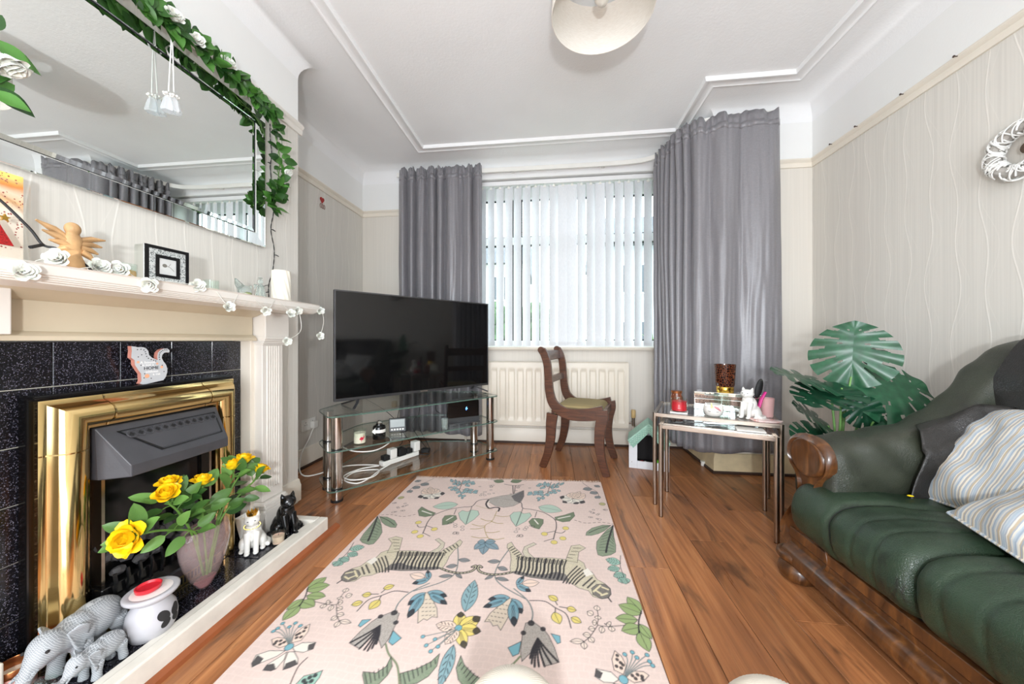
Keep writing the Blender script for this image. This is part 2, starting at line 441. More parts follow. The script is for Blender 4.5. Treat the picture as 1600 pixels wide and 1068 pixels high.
for x0, x1 in xs:
    for z0, z1 in ((WZ0 + .07, 1.855), (1.925, WZ1 - .13)):
        g = MB()
        w = .012
        g.box(x0, x1, FY0 + .02, FY0 + .045, z0, z0 + w).box(x0, x1, FY0 + .02, FY0 + .045, z1 - w, z1).box(x0, x0 + w, FY0 + .02, FY0 + .045, z0 + w, z1 - w).box(x1 - w, x1, FY0 + .02, FY0 + .045, z0 + w, z1 - w)
        g.build('gasket', M['gasket'], win, smooth=0)
        p = MB(); p.box(x0 + w, x1 - w, FY0 + .028, FY0 + .034, z0 + w, z1 - w); p.build('pane', M['glass'], win, smooth=0)
# sill board
b = MB(); b.prism([(YB - .055, WZ0 - .012), (YB - .060, WZ0), (YB - .055, WZ0 + .012), (YB + .16, WZ0 + .014), (YB + .16, WZ0 - .014), (YB, WZ0 - .014)], WX0 - .04, WX1 + .04, 'x')
b.build('window_sill', M['cream'], win)
# ---- outside
M['lawn'] = mat('wet_lawn', (86, 110, 70), .9, var=.2, vscale=8)
b = MB(); b.box(-14, 16, YB + .6, 26, -.4, -.25); struct(b.build('ground', M['lawn'], smooth=0))
M['render'] = mat('pale_grey_render', (168, 170, 176), .8, var=.05)
M['slate'] = mat('slate_roof', (88, 90, 98), .7, var=.15, vscale=2)
M['dark_glass'] = mat('dark_window_glass', (60, 66, 76), .08)
M['pale'] = mat('pale_cream_render', (206, 204, 198), .8, var=.05); M['brick'] = mat('red_brick', (150, 100, 84), .85, var=.15, vscale=3)
def house(x0, x1, y0, h, mw, label):
    r = thing('house', label, 'house', ((x0 + x1) / 2, y0, -.25))
    b = MB(); b.box(x0, x1, y0, y0 + 6, -.25, h); b.build('walls', mw, r, smooth=0)
    b = MB(); b.prism([(y0 - .4, h - .05), (y0 + 3, h + 2.2), (y0 + 6.4, h - .05)], x0 - .2, x1 + .2, 'x'); b.build('roof', M['slate'], r, smooth=0)
    n = max(2, int((x1 - x0) / 2))
    for i in range(n):
        for zz in (.5, 2.9):
            xc = lerp(x0, x1, (i + .5) / n)
            b = MB(); b.box(xc - .55, xc + .55, y0 - .06, y0 + .02, zz, zz + 1.3); w_ = b.build('window_frame', M['upvc'], r, smooth=0)
            for sx in (-1, 1):
                g = MB(); g.box(xc + sx * .27 - .22, xc + sx * .27 + .22, y0 - .08, y0 - .04, zz + .08, zz + 1.22); g.build('pane', M['dark_glass'], w_, smooth=0)
house(2.2, 9.5, 15, 5.0, M['render'], 'grey rendered house seen through the blind slats beside the palm')
house(-9.5, -1.4, 17, 4.8, M['pale'], 'pale rendered house behind the hedge seen through the blind slats')
M['hedge'] = mat('hedge_leaves', (66, 92, 56), .8, var=.4, vscale=14, bump=.6, bscale=30)
rnd = random.Random(8)
b = MB()
for i in range(260):
    x = rnd.uniform(-3.6, .1); z = rnd.uniform(-.2, 1.5) ; y = 6.4 + rnd.uniform(-.35, .35)
    b.ell((x, y, z), (.22, .2, .2), rotm((rnd.random(), rnd.random(), 0)), 6, 4)
tag(b.build('garden_hedge', M['hedge']), 'dark green garden hedge outside the bay window', 'hedge')
pal = thing('garden_palm', 'spiky green palm outside behind the right edge of the blind', 'palm', (1.62, 5.6, -.25))
b = MB(); b.tube([(1.62, 5.6, -.25), (1.64, 5.6, .4), (1.62, 5.6, .75)], [.1, .08, .06], 8); b.build('trunk', M['brick'], pal)
M['palm'] = mat('palm_blade', (112, 134, 84), .6, var=.2)
for i in range(44):
    a = rnd.uniform(0, 2 * PI); el = rnd.uniform(-.2, 1.35); L = rnd.uniform(.45, .62)
    d_ = Vector((math.cos(a) * math.cos(el), math.sin(a) * math.cos(el), math.sin(el)))
    p0 = Vector((1.62, 5.6, .75)); b = MB()
    b.tube([p0, p0 + d_ * L * .5 + Vector((0, 0, .02)), p0 + d_ * L - Vector((0, 0, .05))], [.014, .016, .002], 4, flat=.25)
    b.build('blade', M['palm'], pal)

# ---- vertical blind
t = NT('blind_fabric'); co = t.coord()
wv = t.noise(t.coord(scale=(300, 300, 40)), 1.0, 3)
t.p(Base_Color=t.ramp(wv, [(.3, srgb((220, 222, 226))), (.7, srgb((232, 233, 236)))]), Roughness=.8)
tl = t.n('BsdfTranslucent', i_Color=(.9, .91, .93, 1)); mx = t.n('MixShader', i_0=.06)
t.t.links.new(t.b.outputs[0], mx.inputs[1]); t.t.links.new(tl.outputs[0], mx.inputs[2]); t.t.links.new(mx.outputs[0], t.out.inputs[0])
M['blind'] = t.mat
bl = thing('vertical_blind', 'white vertical slat blind covering the bay window', 'blind', (-.05, YB + .06, WZ0))
b = MB(); b.box(WX0 + .03, WX1 - .02, YB + .03, YB + .085, 2.372, 2.41); b.build('headrail', M['upvc'], bl, bevel=.003)
rnd = random.Random(3)
NV = 26; x = WX0 + .07; i = 0
ang_tab = {13: -6, 14: 3, 17: 0, 18: 2, 11: -14, 12: -20}
while x < WX1 - .05:
    a = math.radians(-rnd.uniform(27, 36) if i < 13 else rnd.uniform(18, 32))
    if i in (15, 16, 19): a = math.radians(rnd.uniform(-3, 8))
    ca, sa = math.cos(a), math.sin(a)
    def vf(u, v, x=x, ca=ca, sa=sa):
        s_ = (u - .5) * .089; bow = .004 * (1 - (2 * u - 1) ** 2)
        return (x + s_ * ca - bow * sa, YB + .055 + s_ * sa + bow * ca, lerp(WZ0 + .022, 2.362, v))
    b = MB(); b.grid(vf, 5, 2); vane = b.build('slat', M['blind'], bl)
    c = MB(); c.cyl((x, YB + .055, 2.355), (x, YB + .055, 2.375), .004, n=6); c.box(x - .012, x + .012, YB + .053, YB + .057, 2.348, 2.364); c.build('hanger', M['white_plastic'], vane)
    w_ = MB()
    w_.M = Matrix.Translation((x, YB + .055, 0)) @ Matrix.Rotation(a, 4, 'Z')
    w_.box(-.0435, .0435, .0045, .0065, WZ0 + .026, WZ0 + .062); w_.build('weight', M['blind'], vane)
    x += .0835; i += 1

# ---- curtains
t = NT('grey_satin_curtain'); wv = t.noise(t.coord(scale=(40, 40, 400)), 1.0, 3); wv2 = t.noise(t.coord(scale=(500, 500, 60)), 1.0, 2)
t.p(Base_Color=t.ramp(t.math('MULTIPLY', t.math('ADD', wv, wv2), .5), [(.3, srgb((120, 118, 122))), (.7, srgb((138, 136, 140)))]), Roughness=.36, Sheen_Weight=.15, Sheen_Roughness=.4, Specular_IOR_Level=.7)
t.bump(t.math('ADD', wv, wv2), .05, .001)
M['curtain'] = t.mat
def curtain(name, label, path, ztop, zbot, folds, seed, loc, split=None):
    """path: (x, y, gather) ; folds per unit of parameter, gathered heading"""
    r = thing(name, label, 'curtain', loc, group='grey curtains at the bay window')
    P = smooth_path([(p[0], p[1], 0) for p in path], 16)
    L = [0]
    for i in range(1, len(P)): L.append(L[-1] + (P[i] - P[i - 1]).length)
    tot = L[-1]
    ga = [p[2] for p in path]
    def at(s):
        d_ = s * tot
        for i in range(1, len(P)):
            if L[i] >= d_ or i == len(P) - 1:
                k = (d_ - L[i - 1]) / max(L[i] - L[i - 1], 1e-6); q = P[i - 1].lerp(P[i], k); tg = (P[i] - P[i - 1]).normalized(); return q, Vector((-tg.y, tg.x, 0)), tg
    rn = random.Random(seed); ph = [rn.uniform(0, 6.28) for _ in range(8)]
    def g_at(s):
        f = s * (len(ga) - 1); i = min(int(f), len(ga) - 2); return lerp(ga[i], ga[i + 1], f - i)
    def fn(u, v):
        q, nn, tg = at(u); g = g_at(u)
        z = lerp(zbot, ztop, v)
        top = max(0, (v - .93) / .07)
        uu = folds * u if split is None else (split[1] * u / split[0] if u < split[0] else split[1] + split[2] * (u - split[0]) / (1 - split[0]))
        w = 2 * PI * uu + 1.5 * math.sin(7.3 * u + ph[0]) + .9 * min(1, g) * math.sin(16.1 * u + ph[1]) + (.35 * math.sin(v * 2.6 + ph[2] + 5 * u)) + (.9 * v if g < .5 else 0)
        rnd_ = 1 - 2 * abs(math.cos(w / 2)) ** 1.3
        nz = mnoise.noise(Vector((u * 9 + seed, v * 2.2, 0)))
        amp = lerp(.020, .034, min(1, g)) * (1 + .55 * mnoise.noise(Vector((u * 14 + seed, v * 1.1, 3)))) * lerp(.7, 1, v)
        d_ = amp * rnd_ + .010 * nz + .006 * mnoise.noise(Vector((u * 40, v * 7, seed)))
        d_ += (1 - min(1, g)) * .010 * math.sin(9 * u + 5 * v + ph[4])
        hd = .010 * top * math.sin(w * 2.3 + ph[5]) + .005 * top * math.sin(w * 5.1)
        d_ = d_ * (1 - .4 * top) + hd
        z += .012 * top * math.sin(w * 1.15 + ph[6]) + .006 * top * math.sin(w * 2.7) - (.012 * math.sin(u * 6 + ph[7])) * (1 - v)
        lat = .008 * math.sin(w + 1.2) * g
        return q + nn * d_ + tg * lat + Vector((0, 0, z))
    b = MB(); b.grid(fn, 260, 60)
    b.build('cloth', M['curtain'], r, smooth=180, mods=(('SOLIDIFY', dict(thickness=.0025)),))
    def band(u, v):
        p = fn(u, lerp(.955, .972, v)); q, nn, tg = at(u)
        return p - nn * .0022
    b = MB(); b.grid(band, 220, 2)
    b.build('heading_tape', M['curtain'], r, smooth=180, mods=(('SOLIDIFY', dict(thickness=.003)),))
    return r
curtain('curtain', 'narrow grey satin curtain hanging behind the television, left of the blind', [(-1.375, 2.985, 1), (-1.15, 2.99, 1.15), (-.9, 2.985, 1), (-.615, 2.99, 1.1)], 2.49, .10, 7.5, 5, (-1, 2.99, .1))
curtain('curtain', 'wide grey satin curtain wrapped round the corner behind the glass nest tables', [(.862, 2.95, 1.2), (.895, 2.78, 1.2), (.925, 2.63, .9), (.985, 2.535, .25), (1.12, 2.475, .12), (1.30, 2.455, .12), (1.505, 2.445, .2)], 2.46, .175, 11, 12, (1.2, 2.48, .175), split=(.43, 6.5, 3.0))
# white curtain track, bent round the bay
b = MB()
tp = smooth_path([(-1.42, 3.02, 2.455), (-.6, 3.025, 2.455), (.3, 3.03, 2.455), (.66, 3.02, 2.455), (.84, 2.965, 2.455), (.91, 2.80, 2.455), (.96, 2.62, 2.455), (1.08, 2.515, 2.455), (1.3, 2.49, 2.455), (1.5, 2.485, 2.455)], 10)
rings = []
for i, p in enumerate(tp):
    tg = (tp[min(i + 1, len(tp) - 1)] - tp[max(i - 1, 0)]).normalized(); nn = Vector((-tg.y, tg.x, 0))
    rings.append([tuple(p + nn * dx + Vector((0, 0, dz))) for dx, dz in ((-.008, -.019), (.008, -.019), (.008, .019), (-.008, .019))])
b.ring(rings)
trk = tag(b.build('curtain_track', M['white_plastic'], bevel=.003), 'white bent curtain track running above the blind', 'curtain track')
for x in (-1.2, -.35, .45):
    c = MB(); c.box(x - .014, x + .014, 3.03, YB, 2.462, 2.48); c.build('bracket', M['white_plastic'], trk)

# ---- radiator
M['rad'] = mat('cream_radiator_enamel', (233, 224, 208), .32, var=.02)
rad = thing('radiator', 'cream panel radiator under the window behind the chair', 'radiator', (-.03, 3.06, .177))
RX0, RX1, RZ0, RZ1, RY = -.74, .66, .185, .735, 3.045
b = MB()
NF = 17; w = (RX1 - RX0 - .05) / NF
def rf(u, v):
    x = RX0 + .025 + u * (RX1 - RX0 - .05); ph = ((x - RX0 - .025) / w) % 1.0
    q = min(1, max(0, (abs(ph - .5) - .27) / .10)); q = q * q * (3 - 2 * q)
    z = lerp(RZ0, RZ1, v); e = min(z - RZ0 - .035, RZ1 - .055 - z) / .02; e = min(1, max(0, e)); e = e * e * (3 - 2 * e)
    return (x, RY + .012 * (1 - q) * e * .9 - .0 , z)
b.grid(rf, NF * 16 + 1, 44)
b.box(RX0, RX1, RY + .014, RY + .05, RZ0, RZ1)
b.box(RX0, RX0 + .026, RY, RY + .02, RZ0, RZ1).box(RX1 - .026, RX1, RY, RY + .02, RZ0, RZ1)
b.build('panel', M['rad'], rad, smooth=40)
b = MB(); b.box(RX0, RX1, RY + .0005, RY + .055, RZ1, RZ1 + .008); b.box(RX0, RX1, RY - .002, RY + .055, RZ0 - .012, RZ0); b.build('edge_cap', M['rad'], rad, bevel=.004)
b = MB()
for x in (-.5, .4): b.box(x - .02, x + .02, RY + .05, YB - .002, .55, .62)
b.build('wall_bracket', M['rad'], rad)
b = MB(); b.cyl((RX1, RY + .03, .215), (RX1 + .045, RY + .03, .215), .008, n=10); b.cyl((RX1 + .045, RY + .03, .19), (RX1 + .045, RY + .03, .262), .014, n=12)
v_ = b.build('valve', M['chrome'], rad)
M['yellowed'] = mat('yellowed_plastic', (214, 184, 128), .45, var=.1)
b = MB(); b.lathe([(.016, 0), (.019, .006), (.019, .06), (.016, .068), (0, .07)], 14, (RX1 + .045, RY + .03, .262)); b.build('valve_cap', M['yellowed'], v_)
b = MB(); b.tube([(RX1 + .045, RY + .03, .19), (RX1 + .040, RY + .03, .1), (RX1 + .034, RY + .028, 0)], .0095, 10); b.build('pipe', M['rad'], rad)
b = MB(); b.cyl((RX0, RY + .03, .215), (RX0 - .045, RY + .03, .215), .008, n=10).cyl((RX0 - .045, RY + .03, 0), (RX0 - .045, RY + .03, .25), .0095, n=10); b.build('pipe', M['rad'], rad)
# ================================================================== FIREPLACE
# --- tiles on the chimney breast
t = NT('sparkle_black_tile'); co = t.coord()
v1 = t.n('TexVoronoi', i_Scale=420.0); t.t.links.new(co, v1.inputs['Vector'])
wn = t.n('TexWhiteNoise'); t.t.links.new(v1.outputs['Position'], wn.inputs['Vector'])
spk = t.math('MULTIPLY', t.math('GREATER_THAN', wn.outputs['Value'], .80), t.math('LESS_THAN', v1.outputs['Distance'], .42))
spk2 = t.math('GREATER_THAN', t.noise(co, 240, 2), .60)
col = t.mix(spk2, srgb((20, 20, 25)), srgb((52, 52, 62)))
col = t.mix(t.math('MULTIPLY', spk, wn.outputs['Value']), col, srgb((128, 126, 142)))
t.p(Base_Color=col, Roughness=.14, Specular_IOR_Level=.5)
M['tile'] = t.mat
M['grout'] = mat('cream_grout', (206, 200, 184), .9)
TX = -1.405; TS = .1524
bk = bpy.data.objects.new('fireplace_back_panel', None)
b = MB(); b.box(XB, TX - .006, .50, 1.44, .05, .925)
bp = struct(b.build('trim_6', M['grout'], smooth=0))
j0 = 1.406            # right end of tiles; joints at 1.273 1.121 ...
ys = [1.406, 1.271] + [1.271 - TS * i for i in range(1, 6)]
zs = [.928, .800, .800 - TS, .800 - 2 * TS, .800 - 3 * TS, .800 - 4 * TS, .055]
for i in range(len(ys) - 1):
    for j in range(len(zs) - 1):
        y1, y0, z1, z0 = ys[i], ys[i + 1], zs[j], zs[j + 1]
        if y0 > .80 and y1 < 1.28 and z1 < .7: continue     # behind the fire
        if z1 - z0 < .012: continue
        g = .0014; b = MB(); b.box(TX - .008, TX, y0 + g, y1 - g, z0 + g, z1 - g); b.build('tile', M['tile'], bp, smooth=0, bevel=.0012, seg=1)

# --- white fire surround
fs = thing('fire_surround', 'cream painted wooden fire surround with fluted columns and moulded shelf', 'mantelpiece', (-1.3, 1.01, .055))
SF = -1.15      # shelf front
b = MB(); sy0, sy1 = .43, 1.585
prof = [(XB + .005, 1.107), (SF + .004, 1.107), (SF, 1.103), (SF, 1.082), (SF - .003, 1.079), (SF - .003, 1.076), (SF - .006, 1.0745), (SF - .006, 1.0715), (SF - .010, 1.070), (SF - .010, 1.067), (SF - .016, 1.0655), (SF - .016, 1.0625), (SF - .024, 1.060), (XB + .005, 1.060)]
rings = []
# shelf mitred returns at both ends
for (y, s) in ((sy0, 1), (sy1, -1)):
    rings.append([(x, y + s * (SF - x if x > -1.3 else 0) * (1 if x > -1.3 else 0), z) for x, z in prof])
b.ring(rings); b.build('mantel_shelf', M['white_paint'], fs, smooth=25)
b = MB(); b.box(XB + .004, -1.345, .655, 1.405, .94, 1.06); b.box(XB + .004, -1.337, .655, 1.405, .932, .945); M['frieze'] = mat('shaded_tan_cream_paint', (206, 194, 170), .45, var=.05, vscale=5, bump=.05, bscale=30)  # tan cream with the shade under the shelf put into its colour
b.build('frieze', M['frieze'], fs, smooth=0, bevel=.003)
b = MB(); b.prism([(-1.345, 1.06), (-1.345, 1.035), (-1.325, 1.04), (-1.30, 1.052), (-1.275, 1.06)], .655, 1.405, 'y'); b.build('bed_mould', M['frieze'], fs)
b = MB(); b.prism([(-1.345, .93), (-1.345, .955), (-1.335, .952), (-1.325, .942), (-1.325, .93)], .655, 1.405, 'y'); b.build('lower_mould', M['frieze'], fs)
for s in (0, 1):
    def yy(a): return a if s == 0 else 2.02 - a
    def bx(b, x0, x1, ya, yb, z0, z1): b.box(x0, x1, min(yy(ya), yy(yb)), max(yy(ya), yy(yb)), z0, z1)
    b = MB(); bx(b, XB + .004, -1.355, 1.405, 1.56, .055, 1.06); leg = b.build('jamb', M['cream'], fs, smooth=0, bevel=.003)
    b = MB(); bx(b, -1.36, -1.315, 1.425, 1.545, .19, .94); sh = b.build('column', M['white_paint'], fs, smooth=0, bevel=.003)
    for k in range(6):   # flutes: raised reeds on the shaft
        yc = 1.452 + k * .0133; r = MB(); r.cyl((-1.3155, yy(yc), .24), (-1.3155, yy(yc), .905), .0048, n=10); r.build('reed', M['white_paint'], sh)
    b = MB(); bx(b, -1.36, -1.290, 1.34 if s else 1.415, 1.555, .945, 1.06); b.build('capital_block', M['white_paint'], fs, smooth=0, bevel=.003)
    b = MB()
    for dz, dx in ((0, .006), (.008, .014), (.018, .022), (.027, .028)): bx(b, -1.36, -1.315 + dx, 1.425 - dx * .5, 1.545 + dx * .5, .910 + dz, .910 + dz + .010)
    b.build('capital_mould', M['white_paint'], fs, smooth=0, bevel=.0015)
    b = MB(); bx(b, -1.40, -1.285, 1.41, 1.562, .055, .155)
    for dz, dx in ((.0, 0), (.012, -.006), (.022, -.014)): bx(b, -1.40, -1.288 + dx, 1.414 - dx * .5, 1.558 + dx * .5, .155 + dz, .167 + dz)
    b.build('plinth_block', M['white_paint'], fs, smooth=0, bevel=.002)

# --- hearth: tiled slab with a white wooden kerb
he = thing('hearth', 'black tiled hearth with a white painted wooden kerb', 'hearth', (-1.25, 1.0, 0))
HX, HY0, HY1 = -1.075, .42, 1.545
b = MB(); b.box(XB + .004, HX - .075, HY0, HY1 - .06, 0.0, .048); b.build('slab', M['grout'], he, smooth=0)
M['worn_white'] = mat('chipped_white_paint', (226, 221, 210), .45, var=.07, vscale=18, bump=.1, bscale=50)
b = MB(); b.box(HX - .04, HX, HY0, HY1, 0, .078); b.build('kerb', M['worn_white'], he, smooth=0, bevel=.005)
b = MB(); b.box(HX - .078, HX - .04, HY0, HY1 - .04, 0, .066); b.build('kerb', M['worn_white'], he, smooth=0, bevel=.004)
b = MB(); b.box(XB + .12, HX - .04, HY1 - .04, HY1, 0, .078); b.build('kerb', M['worn_white'], he, smooth=0, bevel=.005)
M['red_bead'] = mat('reddish_wood_bead', (150, 84, 48), .4, var=.15)
b = MB(); b.prism([(HX, 0), (HX + .022, 0), (HX + .018, .012), (HX, .02)], HY0, HY1 + .06, 'y'); b.build('floor_bead', M['red_bead'], he)
tx = [HX - .079, HX - .079 - TS, XB + .006]
tyv = [HY1 - .041, 1.40, 1.40 - TS, 1.40 - 2 * TS, 1.40 - 3 * TS, 1.40 - 4 * TS, 1.40 - 5 * TS, HY0 + .02]
for i in range(2):
    for j in range(len(tyv) - 1):
        g = .0014; b = MB(); b.box(tx[i + 1] + g, tx[i] - g, tyv[j + 1] + g, tyv[j] - g, .046, .055); b.build('tile', M['tile'], he, smooth=0, bevel=.0012, seg=1)
HZ = .0553

# --- gas fire with brass frame
gf = thing('gas_fire', 'black coal effect gas fire in a polished brass frame', 'gas fire', (-1.35, 1.03, HZ))
FY_0, FY_1, FZ = .757, 1.318, .768
b = MB(); b.box(TX + .0005, TX + .03, FY_0 - .008, FY_1 + .004, HZ, FZ + .012)
b.box(TX + .0005, TX + .055, FY_0 - .008, FY_1 + .0, FZ + .004, FZ + .016)
b.build('back_plate', M['black_gloss'], gf, smooth=0, bevel=.004)
# brass picture-frame moulding: profile (inset from outer edge, projection), mitred
bprof = [(0, .030), (.0, .052), (.006, .056), (.010, .056), (.014, .060), (.022, .078), (.034, .093), (.048, .100), (.062, .099), (.074, .091), (.082, .080), (.084, .070), (.092, .068), (.094, .030)]
def uframe(name, prof, parent, m):
    b = MB(); rings = []
    for ins, pj in prof:
        rings.append([(TX + pj, FY_0 + ins, HZ), (TX + pj, FY_0 + ins, FZ - ins), (TX + pj, FY_1 - ins, FZ - ins), (TX + pj, FY_1 - ins, HZ)])
    b.ring(rings, False)
    return b.build(name, m, parent, smooth=50)
fr_ = uframe('brass_frame', bprof, gf, M['brass'])
for yy_, s in ((FY_0, 1), (FY_1, -1)):      # joint sleeves near the corners
    b = MB(); rings = []
    for z_ in (FZ - .150, FZ - .146): rings.append([(TX + pj + .0015, yy_ + s * ins, z_) for ins, pj in bprof[1:-1]])
    b.ring(rings, False); b.build('joint_bead', M['brass'], fr_)
    b = MB(); rings = []
    for q in (.130, .134): rings.append([(TX + pj + .0015, yy_ + s * q, FZ - ins) for ins, pj in bprof[1:-1]])
    b.ring(rings, False); b.build('joint_bead', M['brass'], fr_)
# firebox
OY0, OY1, OZ = FY_0 + .094, FY_1 - .094, FZ - .094
b = MB()
b.box(TX - .03, TX + .04, OY0 - .004, OY0 + .02, HZ, OZ).box(TX - .03, TX + .04, OY1 - .02, OY1 + .004, HZ, OZ).box(TX - .03, TX + .04, OY0, OY1, OZ - .02, OZ + .004)
b.box(TX - .0, TX + .031, OY0, OY1, HZ, OZ)
b.build('firebox', M['black_gloss'], gf, smooth=0)
# canopy hood
hood = MB()
A = lambda x, y, z: (TX + x, y, z)
y0, y1 = OY0 + .005, OY1 - .003
tl_, tr_ = A(.075, y0, .672), A(.075, y1, .668)
fl_, fr2 = A(.150, y0 + .035, .555), A(.150, y1 - .020, .553)
ll, lr = A(.150, y0 + .035, .520), A(.150, y1 - .020, .520)
bl_, br_ = A(.040, y0, .520), A(.040, y1, .520)
sl, sr = A(.075, y0, .60), A(.075, y1, .60)
tbl, tbr = A(.03, y0, .672), A(.03, y1, .668)
el, er = A(.085, y0 + .0, .520), A(.085, y1, .520)
vs = [tl_, tr_, fl_, fr2, ll, lr, bl_, br_, tbl, tbr, el, er]
hood.add(vs, [(0, 2, 3, 1), (2, 4, 5, 3), (0, 10, 4, 2), (1, 3, 5, 11), (0, 8, 6, 10), (1, 11, 7, 9), (0, 1, 9, 8), (4, 10, 11, 5), (10, 6, 7, 11)])
hd = hood.build('canopy', M['black_metal'], gf, smooth=0, bevel=.003)
# sunk trapezoid panel with a row of diamond vents on the sloping face
def onhood(s, q, lift=0.0):
    p = Vector(tl_).lerp(Vector(tr_), s); r = Vector(fl_).lerp(Vector(fr2), s)
    n_ = Vector((.117, 0, .075)).normalized()
    return p.lerp(r, q) + n_ * lift
pan = [(.10, .16), (.955, .16), (.955, .80), (.30, .84)]
def hoodloop(pts, w, lift, name, m):
    c = (sum(p[0] for p in pts) / 4, sum(p[1] for p in pts) / 4)
    o_ = [onhood(s, q, .0008) for s, q in pts]; i_ = []
    cc = onhood(*c); 
    for p in o_: i_.append(p + (cc - p).normalized() * w)
    b = MB(); n = len(pts)
    lv = Vector((.117, 0, .075)).normalized() * lift
    b.ring([[tuple(p) for p in o_], [tuple(p + lv) for p in o_], [tuple(p + lv) for p in i_], [tuple(p) for p in i_]], True, False, False)
    return b.build(name, m, hd, smooth=0)
hoodloop(pan, .007, .0022, 'panel_groove', M['black_gloss'])
b = MB(); lv = .003
inner = [(.125, .20), (.94, .20), (.94, .76), (.315, .79)]
b.ring([[tuple(onhood(s, q, .0005)) for s, q in inner], [tuple(onhood(s, q, lv)) for s, q in inner]]); b.build('vent_panel', M['black_metal'], hd, smooth=0, bevel=.001)
for k in range(12):
    s = lerp(.175, .915, k / 11); c = onhood(s, .30, lv)
    b = MB(); ax = Vector((0, 1, 0)); ay = (onhood(s, .5, lv) - onhood(s, .3, lv)).normalized(); nn = ax.cross(ay).normalized()
    if nn.x < 0: nn = -nn
    b.ring([[tuple(c + ax * math.cos(a) * r + ay * math.sin(a) * r + nn * l) for a in [2 * PI * i / 14 for i in range(14)]] for r, l in ((.0135, .0003), (.0125, .003), (.010, .003), (.0095, .0005))], True, False, False)
    b.build('vent_ring', M['black_metal'], hd)
    b = MB(); b.add([tuple(c + ax * dx + ay * dy + nn * .0012) for dx, dy in ((.0075, 0), (0, .0075), (-.0075, 0), (0, -.0075))], [(0, 1, 2, 3)]); b.build('vent_hole', M['black_rubber'], hd, smooth=0)
# coal bed, ember tray, front bars
M['coal'] = mat('grey_ceramic_coal', (66, 64, 64), .8, var=.45, vscale=30, bump=.7, bscale=60)
rnd = random.Random(11)
for i in range(40):
    yy_ = rnd.uniform(OY0 + .03, OY1 - .03); lv = rnd.random()
    b = MB(); R = rotm((rnd.random() * 3, rnd.random() * 3, rnd.random() * 3)); r = rnd.uniform(.016, .03)
    b.ell((TX + .048 + rnd.uniform(0, .028) * (1 - lv), yy_, .215 + lv * .10), (r, r * .8, r * .7), R, 7, 5)
    b.build('coal', M['coal'], gf, smooth=25)
b = MB(); b.box(TX + .03, TX + .10, OY0 + .004, OY1 - .004, .165, .20); b.prism([(TX + .03, .10), (TX + .11, .10), (TX + .125, .135), (TX + .10, .165), (TX + .03, .165)], OY0 + .004, OY1 - .004, 'y'); b.build('ember_tray', M['black_gloss'], gf, bevel=.004)
b = MB(); b.prism([(OY0 + .02, .142), (OY1 - .02, .142), (OY1 - .05, .115), (OY0 + .05, .115)], TX + .118, TX + .132, 'x'); b.build('tray_front', M['black_metal'], gf, bevel=.003)
for k in range(11):
    yy_ = lerp(OY0 + .03, OY1 - .03, k / 10); b = MB(); b.tube([(TX + .104, yy_, .16), (TX + .112, yy_, .20), (TX + .106, yy_, .232)], .005, 6); b.build('fret_bar', M['black_gloss'], gf)
M['dull_brass'] = mat('dull_brass', (176, 152, 96), .3, 1.0, var=.2)
b = MB(); b.box(TX + .03, TX + .098, OY0 + .004, OY1 - .004, HZ, .098)
lv_ = b.build('slotted_vent', M['dull_brass'], gf, smooth=0)
for k in range(27):
    yy_ = lerp(OY0 + .03, OY1 - .03, k / 26); b = MB(); b.box(TX + .0965, TX + .0987, yy_ - .0032, yy_ + .0032, .064, .088); b.build('slot', M['black_rubber'], lv_, smooth=0)
for yy_ in (OY0 + .02, OY1 - .03):
    b = MB(); b.box(TX + .04, TX + .075, yy_, yy_ + .008, .20, .52); b.build('side_cheek', M['steel'], gf, smooth=0)
# ================================================================== MIRROR AND GARLAND
mr = thing('wall_mirror', 'large wall mirror edged with mirror strips above the fire surround', 'mirror', (-1.44, 1.115, 1.40))
MY0, MY1, MZ0, MZ1 = .66, 1.572, 1.398, 2.058; FW = .062
b = MB(); b.box(XB + .001, XB + .010, MY0 + .004, MY1 - .004, MZ0 + .004, MZ1 - .004); b.build('backing', M['black_metal'], mr, smooth=0)
b = MB()
i0, i1, j0, j1 = MY0 + FW, MY1 - FW, MZ0 + FW, MZ1 - FW; bv = .014
b.add([(XB + .014, i0, j0), (XB + .014, i1, j0), (XB + .014, i1, j1), (XB + .014, i0, j1), (XB + .0165, i0 + bv, j0 + bv), (XB + .0165, i1 - bv, j0 + bv), (XB + .0165, i1 - bv, j1 - bv), (XB + .0165, i0 + bv, j1 - bv)],
      [(4, 5, 6, 7), (0, 1, 5, 4), (1, 2, 6, 5), (2, 3, 7, 6), (3, 0, 4, 7)])
b.build('mirror_plate', M['mirror'], mr, smooth=0)
M['dark_gap'] = mat('dark_mirror_edge', (44, 50, 50), .25, .6)
b = MB()
for a0, a1, c0, c1 in ((i0 - .003, i1 + .003, j0 - .003, j0), (i0 - .003, i1 + .003, j1, j1 + .003), (i0 - .003, i0, j0, j1), (i1, i1 + .003, j0, j1)): b.box(XB + .010, XB + .0155, a0, a1, c0, c1)
b.build('edge_line', M['dark_gap'], mr, smooth=0)
